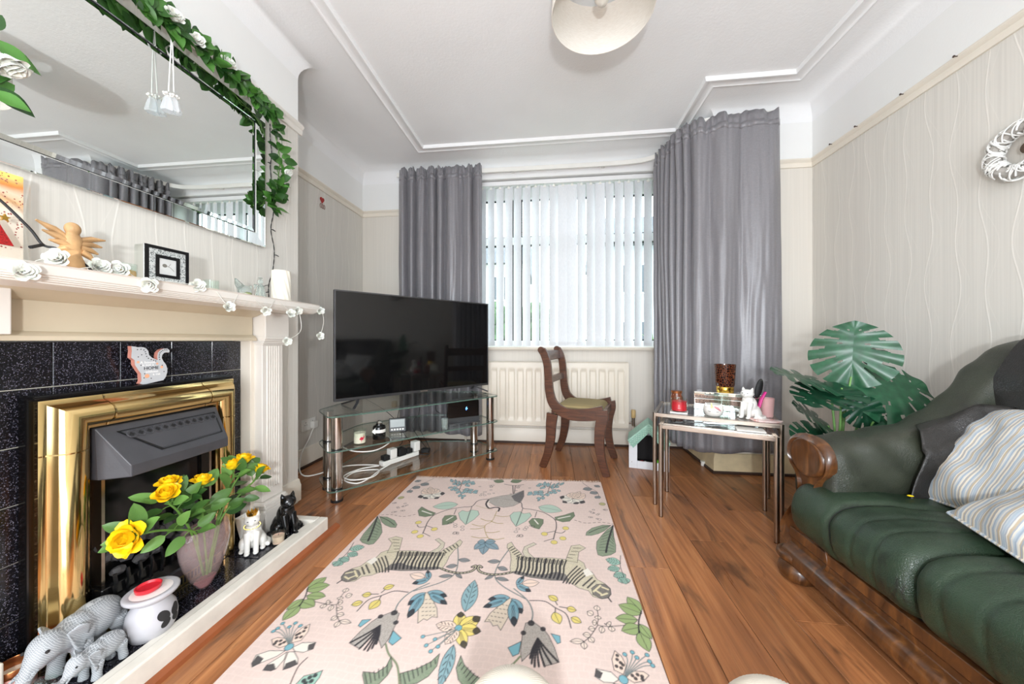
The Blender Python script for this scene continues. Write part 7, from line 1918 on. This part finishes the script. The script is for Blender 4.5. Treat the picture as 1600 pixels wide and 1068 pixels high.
VXg, VYg = np.meshgrid(vx_, vy_)
VYs = VYg + .058 * (VXg / (2 * RHW)) * np.clip((VYg - .6) / 1.2, 0, 1)
edge = np.minimum(np.minimum(VXg + RHW, RHW - VXg), np.minimum(VYg - RY0, RY1 - VYg))
VZ = .0045 + .0011 * np.sin(VXg * 17 + VYg * 5) * np.sin(VYg * 11 - 1) + .002 * np.clip(.03 - (RY1 - VYg), 0, 1) / .03 * (1 + np.sin(VXg * 31))
VZ = np.where(edge < .003, .0012, VZ)
co_ = np.stack([VXg + RXC + .006 * np.sin(VYg * 3.1), VYs, VZ], -1).reshape(-1, 3)
idx = np.arange(nw * nh).reshape(nh, nw)
quads = np.stack([idx[:-1, :-1], idx[:-1, 1:], idx[1:, 1:], idx[1:, :-1]], -1).reshape(-1, 4)
me = bpy.data.meshes.new('rug_cloth'); me.vertices.add(len(co_)); me.vertices.foreach_set('co', co_.ravel().astype(np.float32))
me.loops.add(quads.size); me.loops.foreach_set('vertex_index', quads.ravel().astype(np.int32)); me.polygons.add(len(quads)); me.polygons.foreach_set('loop_start', np.arange(0, quads.size, 4, dtype=np.int32)); me.polygons.foreach_set('loop_total', np.full(len(quads), 4, np.int32))
me.update(calc_edges=True)
ca = me.color_attributes.new('print', 'FLOAT_COLOR', 'POINT'); ca.data.foreach_set('color', np.concatenate([IMG.reshape(-1, 3), np.ones((nw * nh, 1))], 1).ravel().astype(np.float32))
me.polygons.foreach_set('use_smooth', [True] * len(me.polygons))
t = NT('printed_rug_cloth'); at_ = t.n('Attribute', attribute_name='print'); wv = t.noise(t.coord(scale=(700, 700, 700)), 1.0, 2)
t.p(Base_Color=t.mix(t.math('MULTIPLY', wv, .10), at_.outputs['Color'], (.35, .3, .28, 1)), Roughness=.92, Specular_IOR_Level=.15); t.bump(wv, .25, .001); me.materials.append(t.mat)
rug = thing('rug', 'pale pink cotton rug printed with tigers, flowers and a crane', 'rug', (RXC, 1.4, 0))
o = bpy.data.objects.new('cloth', me); COL.objects.link(o); attach(o, rug)
M['fringe'] = mat('cream_cotton_fringe', (222, 200, 186), .9)
rn = random.Random(6); b = MB()
for k in range(330):
    x = RXC - RHW + .004 + k * (2 * RHW - .008) / 329; y = RY1 + .029 * ((x - RXC) / RHW); L = rn.uniform(.012, .024); dx = rn.uniform(-.006, .006)
    b.tube([(x, y - .004, .005), (x + dx * .5, y + L * .5, .006 + rn.uniform(0, .005)), (x + dx, y + L, .0025)], .0011, 4)
tag(b.build('fringe', M['fringe'], rug), kind='stuff')

# ================================================================== SOFA
def leather(name, c1, c2, rough=.34, crack=.5):
    t = NT(name); co = t.coord(); n1 = t.noise(co, 6, 4, .6, .6); n2 = t.noise(co, 260, 3); v = t.n('TexVoronoi', i_Scale=190.0, feature='DISTANCE_TO_EDGE'); t.t.links.new(co, v.inputs['Vector'])
    vv = t.ramp(v.outputs['Distance'], [(0, (0, 0, 0)), (.12, (1, 1, 1))])
    cr = t.noise(t.coord(scale=(5, 16, 9)), 1.0, 5, .65, 1.6)
    t.p(Base_Color=t.mix(t.ramp(cr, [(.60, (0, 0, 0)), (.70, (.7, .7, .7))]), t.ramp(n1, [(.3, srgb(c1)), (.7, srgb(c2))]), srgb((18, 20, 18))), Roughness=t.math('ADD', rough - .06, t.math('MULTIPLY', n1, .16)), Specular_IOR_Level=.5)
    t.bump(t.math('ADD', t.math('MULTIPLY', vv, .25), t.math('MULTIPLY', t.noise(co, 22, 4, .6, .8), crack)), .35, .006)
    return t.mat
M['green_leather'] = leather('bottle_green_leather', (30, 46, 34), (48, 66, 48))
M['dark_leather'] = leather('green_black_leather', (38, 42, 34), (58, 62, 50), .36)
M['black_leather'] = leather('black_leather_throw', (26, 25, 24), (40, 38, 36), .33, .7)
t = NT('carved_oak'); g_ = t.noise(t.coord(scale=(22, 22, 5)), 1.0, 5, .6, 1.2)
t.p(Base_Color=t.ramp(g_, [(.25, srgb((48, 28, 16))), (.5, srgb((88, 54, 28))), (.75, srgb((134, 86, 44)))]), Roughness=.28, Coat_Weight=.3); M['sofa_wood'] = t.mat
sofa = thing('sofa', 'bottle green leather sofa with carved wooden frame and black leather throw', 'sofa', (1.35, .6, 0))
SY0, SY1 = -.95, 1.50
# base rail
b = MB(); b.prism([(.905, .078), (.925, .072), (.96, .075), (.96, .20), (.935, .20), (.932, .165), (.938, .160), (.938, .140), (.928, .134), (.915, .130), (.905, .118), (.900, .098)], SY0, 1.47, 'y'); b.build('front_rail', M['sofa_wood'], sofa, smooth=50, bevel=.002)
b = MB(); b.box(.96, 1.74, SY0 + .05, 1.46, .09, .22); b.build('base', M['dark_inside'], sofa, smooth=0)
for x, y in ((.955, 1.455), (1.68, 1.43), (.955, SY0 + .06), (1.68, SY0 + .06)):
    b = MB(); b.lathe([(0, 0), (.040, 0), (.058, .012), (.066, .034), (.060, .058), (.044, .072), (.036, .086), (0, .086)], 28, (x, y, 0)); b.build('bun_foot', M['sofa_wood'], sofa, smooth=60)
b = MB(); b.lathe([(0, 0), (.062, 0), (.068, .010), (.066, .022), (.052, .030), (0, .030)], 28, (.950, 1.450, .084)); b.build('post_base', M['sofa_wood'], sofa, smooth=60)
# carved arm posts
def post(yc, sgn):
    half = [(.045, .10), (.118, .118), (.150, .15), (.142, .19), (.108, .245), (.070, .30), (.047, .355), (.043, .40), (.058, .435), (.088, .462), (.104, .50), (.100, .535), (.080, .562), (.045, .578), (0, .582)]
    pl = smooth_path([(w, 0, z) for w, z in half], 3)
    poly = [(yc + p.x, p.z) for p in pl] + [(yc - p.x * (.72 if p.z < .36 else 1), p.z) for p in pl[::-1][1:]]
    def sc(f, dz=0): return [(yc + (y - yc) * f, .34 + (z - .34) * f + dz) for y, z in poly]
    b = MB(); b.ring([[(x, y, z) for y, z in sc(f)] for x, f in ((.968, .95), (.962, 1.0), (.948, 1.0), (.938, .975), (.932, .93), (.940, .86), (.945, .80))], True, True, True)
    p_ = b.build('arm_post', M['sofa_wood'], sofa, smooth=50)
    b = MB(); b.ring([[(x, yc + math.cos(2 * PI * k / 26) * r, .500 + math.sin(2 * PI * k / 26) * r * .85) for k in range(26)] for x, r in ((.946, .084), (.933, .080), (.9305, .074), (.934, .066))], True, False, True); b.build('scroll_ring', M['sofa_wood'], p_, smooth=60)
post(1.385, 1); post(SY0 + .10, -1)
# rolled arms that sweep up into the back
crest = [(.965, .565), (1.01, .580), (1.14, .600), (1.25, .625), (1.33, .66), (1.41, .725), (1.46, .79), (1.53, .87), (1.59, .92), (1.66, .945), (1.72, .93)]
def zc_(x):
    for (a, za), (c, zb) in zip(crest, crest[1:]):
        if a <= x <= c: 
            t_ = (x - a) / (c - a); return lerp(za, zb, t_)
    return crest[0][1] if x < crest[0][0] else crest[-1][1]
def arm(yc, sgn):
    b = MB()
    def fn(u, v):
        x = lerp(.958, 1.735, v); zt = sum(zc_(x + d_) for d_ in (-.03, 0, .03)) / 3
        hw_ = lerp(.102, .085, v) ; a = 2 * PI * u
        zb = .215; ht = (zt - zb) / 2
        cy, sy_ = math.cos(a), math.sin(a)
        ex = .55
        y = hw_ * math.copysign(abs(cy) ** ex, cy); z = zb + ht + ht * math.copysign(abs(sy_) ** .6, sy_)
        if z < zt - .16: y *= lerp(.86, 1, max(0, 1 - (zt - .16 - z) / .08))
        wr = .010 * mnoise.noise(Vector((x * 11 - z * 5, y * 5, z * 9))) + .004 * math.sin(x * 46 + z * 25 + 2 * mnoise.noise(Vector((x * 6, z * 6, 0)))) * (1 if z > .40 else 0)
        e = min(1, v / .05); 
        return (x, yc + (y + wr * math.copysign(1, y)) * (.93 + .07 * e), z * (1 if z < .4 else 1) + wr * .5 - .012 * (1 - e))
    b.grid(fn, 64, 60, cu=True)
    vs0 = [i for i in range(64)]
    b.f.append(tuple(vs0[::-1])); b.m.append(0)
    return b.build('arm', M['dark_leather'], sofa, smooth=180)
arm(1.385, 1); arm(SY0 + .10, -1)
# seat cushions
def cushion(y0, y1, seams, seed, mname='green_leather'):
    prof = [(.97, .205), (.93, .215), (.898, .245), (.884, .285), (.884, .325), (.896, .362), (.925, .392), (.975, .410), (1.06, .418), (1.2, .415), (1.34, .405), (1.44, .395)]
    pl = smooth_path([(x, 0, z) for x, z in prof], 5); n = len(pl)
    b = MB()
    def fn(u, v):
        k = min(int(u * (n - 1)), n - 2); p = pl[k].lerp(pl[k + 1], u * (n - 1) - k); tg = (pl[min(k + 2, n - 1)] - pl[max(k - 1, 0)]).normalized(); nn = Vector((-tg.z, 0, tg.x))
        y = lerp(y0, y1, v); ed = min(v, 1 - v) * (y1 - y0); r = .045
        sh = 0 if ed > r else -(r - math.sqrt(max(0, r * r - (r - ed) ** 2))) * .75
        g = 0
        for s_, dp, w in seams:
            sk = s_ - .10 * max(0, (p.x - .93)) + .02 * math.sin(u * 3)
            g -= dp * math.exp(-((y - sk) / w) ** 2)
        wr = .0055 * mnoise.noise(Vector((p.x * 7 + seed, y * 9, p.z * 9))) + .0035 * mnoise.noise(Vector((p.x * 22 + seed, y * 12 + p.z * 8, p.z * 22)))
        wr += .0035 * math.sin(34 * (p.z + .4 * p.x) + 5 * mnoise.noise(Vector((y * 4 + seed, p.x * 3, 0)))) * math.exp(-((u - .4) / .22) ** 2) * (.3 + abs(mnoise.noise(Vector((y * 5, seed, 0)))))
        q = p + nn * (sh + g + wr) * (-1 if False else 1)
        return (q.x, y, q.z)
    b.grid(fn, 90, int((y1 - y0) / .0065))
    o = b.build('seat_cushion', M[mname], sofa, smooth=180)
    b2 = MB(); b2.box(.985, 1.44, y0 + .01, y1 - .01, .205, .38); b2.build('cushion_core', M['dark_inside'], o, smooth=0)
    for s_, dp, w in seams:
        pp = []
        for k in range(8, 70):
            p = Vector(fn(k / 89, 0)); u = k / 89
            kk = min(int(u * (n - 1)), n - 2); p = pl[kk].lerp(pl[kk + 1], u * (n - 1) - kk)
            sk = s_ - .10 * max(0, (p.x - .93)) + .02 * math.sin(u * 3); q = Vector(fn(u, (sk - y0) / (y1 - y0)))
            pp.append(q + Vector((-.0012, 0, .0012)))
        if dp > .008: b3 = MB(); b3.tube(pp, .0010, 5); b3.build('seam_piping', M['black_rubber'], o)
    return o
cushion(.972, 1.415, [(1.20, .010, .012), (1.115, .004, .007), (1.045, .004, .007)], 3)
cushion(.33, .968, [(.88, .004, .007), (.80, .004, .007), (.45, .009, .012)], 9)
cushion(SY0 + .19, .326, [(-.02, .009, .012)], 15)
b = MB(); b.box(1.44, 1.50, SY0 + .2, 1.30, .22, .40); b.build('seat_back_filler', M['dark_inside'], sofa, smooth=0)
# back under the black leather throw
b = MB()
bp_ = [(1.40, .36), (1.425, .42), (1.44, .52), (1.455, .64), (1.475, .76), (1.505, .87), (1.55, .935), (1.62, .955), (1.69, .935), (1.725, .86), (1.735, .6), (1.735, .22)]
pl2 = smooth_path([(x, 0, z) for x, z in bp_], 4); n2 = len(pl2)
def bfn(u, v):
    k = min(int(u * (n2 - 1)), n2 - 2); p = pl2[k].lerp(pl2[k + 1], u * (n2 - 1) - k); y = lerp(SY0 + .16, 1.335, v)
    wr = .014 * mnoise.noise(Vector((p.x * 4, y * 3, p.z * 5))) + .006 * math.sin(26 * p.z + 9 * y + 4 * mnoise.noise(Vector((y * 3, p.z * 3, 2)))) * (1 if p.x < 1.6 else .3)
    for s_ in (.78, .12, -.4): wr -= .016 * math.exp(-((y - s_) / .012) ** 2)
    return (p.x - wr, y, p.z + wr * .4)
b.grid(bfn, 60, 240); b.build('back', M['black_leather'], sofa, smooth=180)
b = MB()   # throw hanging over the inside of the arm
def tfn(u, v):
    z = lerp(.405, .72, v); x = lerp(1.16 + .10 * v, 1.46, u)
    zt = zc_(x)
    y = 1.283 - .016 * max(0, 1 - abs(z - zt + .1) / .2) if z < zt - .05 else 1.285 + (z - zt + .05) * .5
    z = min(z, zt + .004)
    wr = .006 * mnoise.noise(Vector((x * 9, z * 9, 3))) + .004 * math.sin(30 * x + 20 * z)
    return (x, y - .008 + wr - .02 * max(0, (.46 - z)) , z)
b.grid(tfn, 30, 30); b.build('throw_fold', M['black_leather'], sofa, smooth=180, mods=(('SOLIDIFY', dict(thickness=.003)),))

# ---- striped cushions
t = NT('striped_cotton'); co = t.coord('Generated'); w1 = t.n('TexWave', i_Scale=6.4, i_Distortion=.6, i_Detail=1.0, bands_direction='Y'); t.t.links.new(co, w1.inputs['Vector']); w2 = t.n('TexWave', i_Scale=15.0, i_Distortion=.6, bands_direction='Y', i_Phase_Offset=1.3); t.t.links.new(co, w2.inputs['Vector'])
c0 = t.ramp(w1.outputs['Fac'], [(.0, srgb((166, 180, 192))), (.25, srgb((196, 200, 202))), (.5, srgb((214, 206, 190))), (.75, srgb((222, 218, 208))), (.92, srgb((184, 170, 148)))])
t.p(Base_Color=t.mix(t.ramp(w2.outputs['Fac'], [(.80, (0, 0, 0)), (.86, (.8, .8, .8))]), c0, srgb((150, 162, 178))), Roughness=.9); t.bump(t.noise(t.coord(scale=(1, 1, 1)), 300, 2), .2, .001); M['stripe'] = t.mat
def pillow(name, label, c, ux, uy, w, h, th, seed):
    c = Vector(c); ux = Vector(ux).normalized(); nz = ux.cross(Vector(uy)).normalized(); uy = nz.cross(ux)
    r = thing(name, label, 'cushion', tuple(c), group='striped cushions on the sofa')
    me = MB()
    N = 34
    for s_ in (1, -1):
        def fn(u, v):
            a, d_ = 2 * u - 1, 2 * v - 1
            k = max(0, (1 - a ** 4) * (1 - d_ ** 4)) ** .55
            pinch = 1 - .07 * (1 - abs(a)) * abs(d_) ** 3 - .0; pin2 = 1 - .07 * (1 - abs(d_)) * abs(a) ** 3
            cr = .010 * mnoise.noise(Vector((a * 2.2 + seed, d_ * 2.2, s_))) + .008 * math.sin(7 * a + 4 * d_ + seed + 3 * mnoise.noise(Vector((a * 1.5, d_ * 1.5, seed)))) * k + .005 * mnoise.noise(Vector((a * 6, d_ * 6 + seed, s_)))
            return c + ux * (a * w / 2 * pinch) + uy * (d_ * h / 2 * pin2) + nz * (s_ * th / 2 * k + cr * .9)
        me.grid(fn, N, N)
    o = me.build('cover', M['stripe'], r, smooth=180)
    ps = []
    for k in range(64):
        q = k / 16; sd_ = int(q) % 4; f = (q % 1) * 2 - 1
        a, d_ = ((f, -1), (1, f), (-f, 1), (-1, -f))[sd_]
        pinch = 1 - .07 * (1 - abs(a)) * abs(d_) ** 3; pin2 = 1 - .07 * (1 - abs(d_)) * abs(a) ** 3
        ps.append(c + ux * (a * w / 2 * pinch) + uy * (d_ * h / 2 * pin2))
    b = MB(); b.tube(ps + [ps[0]], .004, 6); b.build('piping', M['stripe'], o)
    return r
pillow('cushion', 'striped cotton cushion leaning against the black leather back', (1.335, 1.12, .575), (-.05, -1.0, .10), (.62, .0, .78), .40, .37, .12, 1.0)
pillow('cushion', 'striped cotton cushion slumped forward over its twin', (1.235, .845, .530), (-.25, -.93, -.05), (.86, -.12, .45), .42, .42, .13, 7.0)
b = MB(); b.ell((1.165, 1.262, .4235), (.010, .006, .0025), None, 8, 5); tag(b.build('petal', M['yellow_petal']), 'fallen yellow petal lying on the green leather seat', 'petal')
# ================================================================== MONSTERA
t = NT('monstera_leaf'); co = t.coord(); oi = t.n('ObjectInfo'); nz = t.noise(co, 9, 4)
t.p(Base_Color=t.ramp(t.math('ADD', t.math('MULTIPLY', nz, .5), t.math('MULTIPLY', oi.outputs['Random'], .35)), [(.15, srgb((14, 44, 30))), (.5, srgb((26, 76, 50))), (.85, srgb((52, 116, 78)))]), Roughness=.32, Specular_IOR_Level=.5); M['monstera'] = t.mat
M['monstera_stem'] = mat('pale_green_stalk', (112, 156, 84), .5, var=.15)
def monstera_mesh(seed):
    """heart-shaped leaf in local xy (stalk at origin, tip +y), slits cut from the margin and small holes"""
    rn = random.Random(seed); b = MB()
    half = []
    N = 90
    def outline(t_):     # t 0..1 from sinus round to the tip ; returns (x,y)
        a = lerp(-.35, PI, t_) ; r = .5 * (1 + .16 * math.cos(a - .6)); return (r * math.sin(a) * 1.02 + .0, .36 - r * math.cos(a) * 1.0 + .10 * t_ ** 6)
    slits = [.30, .44, .57, .69, .81]
    for sg in (-1, 1):
        R_, C_ = 120, 9
        def pt(t_, s_):
            x, y = outline(t_); root = (0, lerp(.02, .80, min(1, t_ * 1.02)))
            return (lerp(root[0], x, s_), lerp(root[1], y, s_))
        vs = []; fs = []
        for i in range(R_ + 1):
            t_ = lerp(.10, 1, i / R_)
            for j in range(C_):
                s_ = j / (C_ - 1); x, y = pt(t_, s_); x = max(x, 0) * 1.0
                vs.append((sg * x, y, -.14 * x * x + .05 * x - .10 * (y - .35) ** 2 + .012 * math.sin(t_ * 40) * s_ * 1.2))
        for i in range(R_):
            t_ = lerp(.10, 1, (i + .5) / R_)
            for j in range(C_ - 1):
                s_ = (j + .5) / (C_ - 1); cut = False
                for q, sl in enumerate(slits):
                    w_ = .008 + .014 * s_ ** 2
                    if abs(t_ - sl) < w_ and s_ > (.40 if (q + (sg > 0)) % 2 else .58): cut = True
                    if abs(t_ - sl - .05) < .011 and .22 < s_ < .36 and q % 2 == 0: cut = True
                if not cut: fs.append((i * C_ + j, i * C_ + j + 1, (i + 1) * C_ + j + 1, (i + 1) * C_ + j))
        b.add(vs, fs)
    me = b.mesh('monstera_leaf', M['monstera'], 180)
    return me
ML = [monstera_mesh(k) for k in range(2)]
mo = thing('monstera_plant', 'artificial monstera plant with split leaves behind the sofa arm', 'plant', (1.285, 1.70, 0))
M['pot'] = mat('grey_plastic_pot', (86, 84, 82), .5)
b = MB(); b.lathe([(0, 0), (.085, 0), (.11, .20), (.115, .21), (.105, .21), (.10, .19), (0, .18)], 30, (1.285, 1.70, 0)); b.build('pot', M['pot'], mo, smooth=50)
b = MB(); b.lathe([(0, .182), (.099, .182), (0, .192)], 24, (1.285, 1.70, 0)); b.build('soil', M['dark_inside'], mo)
leaves = [  # base of blade, tip direction, normal, size, mesh
    ((1.343, 1.711, 0.777), (.10, .05, 1.0), (-.62, -.78, .12), 0.276, 0),
    ((1.369, 1.662, 0.676), (1.0, .12, .30), (-.45, -.80, .42), 0.293, 1),
    ((1.242, 1.706, 0.729), (-.92, .12, .28), (.25, -.28, .95), 0.263, 0),
    ((1.260, 1.662, 0.720), (-.75, -.25, -.22), (.1, -.25, .98), 0.236, 1),
    ((1.225, 1.689, 0.554), (-.70, -.10, .42), (.35, -.45, .82), 0.193, 0),
    ((1.242, 1.636, 0.501), (-.9, -.1, .02), (.1, -.45, .9), 0.228, 1),
    ((1.400, 1.802, 0.882), (.85, .05, .02), (.05, -.30, .95), 0.193, 1),
    ((1.365, 1.610, 0.554), (.55, -.25, -.10), (-.3, -.6, .75), 0.175, 0),
    ((1.356, 1.628, 0.593), (-.35, .1, .42), (-.6, -.6, .5), 0.131, 1)]
for p, dv, nn, sz, k in leaves:
    base_ = Vector((1.285 + .025 * (Vector(p).x - 1.285) / .1, 1.70 + random.Random(sz).uniform(-.02, .02), .18)); p = Vector(p)
    if p.x + Vector(dv).normalized().x * sz > 1.76: pass
    mid = base_.lerp(p, .5) + Vector(((base_.x - p.x) * .25, 0, .05))
    b = MB(); b.tube(smooth_path([base_, mid, p - Vector(dv).normalized() * .01], 8), [lerp(.0062, .0036, i / 16) for i in range(17)], 8); stk = b.build('stalk', M['monstera_stem'], mo)
    lf = place(ML[k], 'leaf', mo, p, dv, sz, nn)
    b = MB(); d_ = Vector(dv).normalized(); 
# ================================================================== WREATH, LAMP, POUFFES
wr_ = thing('wicker_wreath', 'round white wicker wreath with a brown knot on the right wall', 'wreath', (1.76, 1.49, 1.645))
M['white_wicker'] = mat('whitewashed_wicker', (232, 232, 228), .6, var=.06, vscale=60)
rn = random.Random(9); M['wicker_core'] = mat('grey_wicker_core', (176, 172, 166), .8); cW = Vector((1.742, 1.49, 1.645))
def tor(a, p, R=.080, r=.028): return cW + Vector((-r * .85 * math.sin(p), (R + r * math.cos(p)) * math.cos(a), (R + r * math.cos(p)) * math.sin(a)))
b = MB(); b.tube([tor(2 * PI * k / 40, 0, .080, 0) for k in range(41)], .020, 10, cap=False); b.build('core', M['wicker_core'], wr_)
for k in range(150):
    a0 = rn.uniform(0, 2 * PI); p0 = rn.uniform(0, 2 * PI); da = rn.uniform(.12, .75) * rn.choice((-1, 1)); dp = rn.uniform(1.6, 3.4)
    b = MB(); b.tube([tor(a0 + da * i / 7, p0 + dp * i / 7, .080, .0265 + .003 * (k % 3) * .5) for i in range(8)], rn.uniform(.0022, .0036), 6); b.build('twig', M['white_wicker'], wr_)
M['brown_knot'] = mat('brown_twine', (92, 74, 58), .9, var=.3, vscale=80, bump=.8, bscale=150)
b = MB(); b.ell((1.748, 1.475, 1.645), (.014, .020, .022), None, 12, 8); b.ell((1.742, 1.463, 1.635), (.010, .014, .014), None, 10, 7); b.build('knot', M['brown_knot'], wr_)
b = MB(); b.tube([(1.76, 1.49, 1.75), (1.77, 1.49, 1.80)], .0015, 5); b.build('hanging_loop', M['ribbon'], wr_)

# ceiling lamp
LX, LY, LZ = .2, 1.396, 2.235
lm = thing('pendant_lamp', 'cream fabric drum pendant lamp hanging from the ceiling', 'ceiling lamp', (LX, LY, LZ))
t = NT('cream_linen_shade'); wv = t.noise(t.coord(scale=(60, 60, 400)), 1.0, 3); t.p(Base_Color=t.ramp(wv, [(.3, srgb((232, 226, 216))), (.7, srgb((244, 240, 232)))]), Roughness=.85); t.bump(wv, .2, .001)
tl = t.n('BsdfTranslucent', i_Color=(.9, .86, .78, 1)); mx = t.n('MixShader', i_0=.12); t.t.links.new(t.b.outputs[0], mx.inputs[1]); t.t.links.new(tl.outputs[0], mx.inputs[2]); t.t.links.new(mx.outputs[0], t.out.inputs[0]); M['shade'] = t.mat
b = MB(); b.lathe([(.200, 0), (.200, .004), (.196, .215), (.1945, .215), (.1985, .004), (.1985, 0), (.200, 0)], 72, (LX, LY, LZ), cap=False); sh_ = b.build('shade', M['shade'], lm, smooth=60)
for z_ in (.001, .213):
    b = MB(); b.tube([(LX + .1992 * math.cos(2 * PI * k / 64), LY + .1992 * math.sin(2 * PI * k / 64), LZ + z_) for k in range(65)], .0022, 6); b.build('hoop', M['shade'], sh_)
b = MB()
for k in range(3):
    a = 2 * PI * k / 3 + .3; b.tube([(LX + .02 * math.cos(a), LY + .02 * math.sin(a), LZ + .175), (LX + .195 * math.cos(a), LY + .195 * math.sin(a), LZ + .213)], .0016, 5)
b.tube([(LX + .022 * math.cos(2 * PI * k / 20), LY + .022 * math.sin(2 * PI * k / 20), LZ + .175) for k in range(21)], .0018, 5); b.build('spider', M['white_plastic'], sh_)
b = MB(); b.lathe([(0, .12), (.020, .12), (.021, .165), (.016, .185), (.010, .20), (0, .20)], 20, (LX, LY, LZ)); b.build('lamp_holder', M['white_plastic'], lm, smooth=50)
M['bulb'] = mat('frosted_bulb', (236, 232, 222), .3, Transmission_Weight=.3)
b = MB(); b.lathe([(0, .03), (.018, .036), (.029, .055), (.028, .075), (.016, .10), (.013, .12), (0, .12)], 20, (LX, LY, LZ)); b.build('bulb', M['bulb'], lm, smooth=60)
b = MB(); b.cyl((LX, LY, LZ + .20), (LX, LY, ZC - .02), .0035, n=8); b.build('flex', M['white_plastic'], lm)
b = MB(); b.lathe([(0, 0), (.050, 0), (.050, -.008), (.030, -.024), (.008, -.030), (0, -.030)], 28, (LX, LY, ZC + .001)); b.build('ceiling_rose', M['white_plastic'], lm, smooth=50)

# cream ribbed pouffes at the near end of the rug
t = NT('cream_corduroy'); co = t.coord(); t.p(Base_Color=t.ramp(t.noise(co, 14), [(.3, srgb((214, 204, 188))), (.7, srgb((226, 218, 202)))]), Roughness=.9, Sheen_Weight=.3); M['cord'] = t.mat
def pouffe(c, R, H, label):
    r = thing('pouffe', label, 'pouffe', (c[0], c[1], 0.0), group='cream ribbed pouffes')
    b = MB(); NR = 72
    def fn(u, v):
        a = 2 * PI * u; t_ = v
        z = H * t_ if t_ < .72 else H * .72 + (H * .28) * math.sin((t_ - .72) / .28 * PI / 2)
        rad = R * (.88 + .12 * math.sin(min(1, t_ / .6) * PI / 2)) * (1 if t_ < .72 else math.cos((t_ - .72) / .28 * PI / 2))
        rb = 1 + .016 * math.cos(NR * a)
        return (c[0] + rad * rb * math.cos(a), c[1] + rad * rb * math.sin(a), z)
    b.grid(fn, NR * 6, 40, cu=True); b.build('cover', M['cord'], r, smooth=180)
    b = MB(); b.lathe([(0, 0), (R * .9, 0), (R * .92, .02), (R * .9, .02)], 24, (c[0], c[1], 0)); b.build('base', M['dark_inside'], r)
pouffe((-.066, .57), .098, .352, 'cream ribbed round-topped pouffe standing on the near end of the rug')
pouffe((.366, .585), .098, .368, 'cream ribbed round-topped pouffe on the bare boards beside the rug')
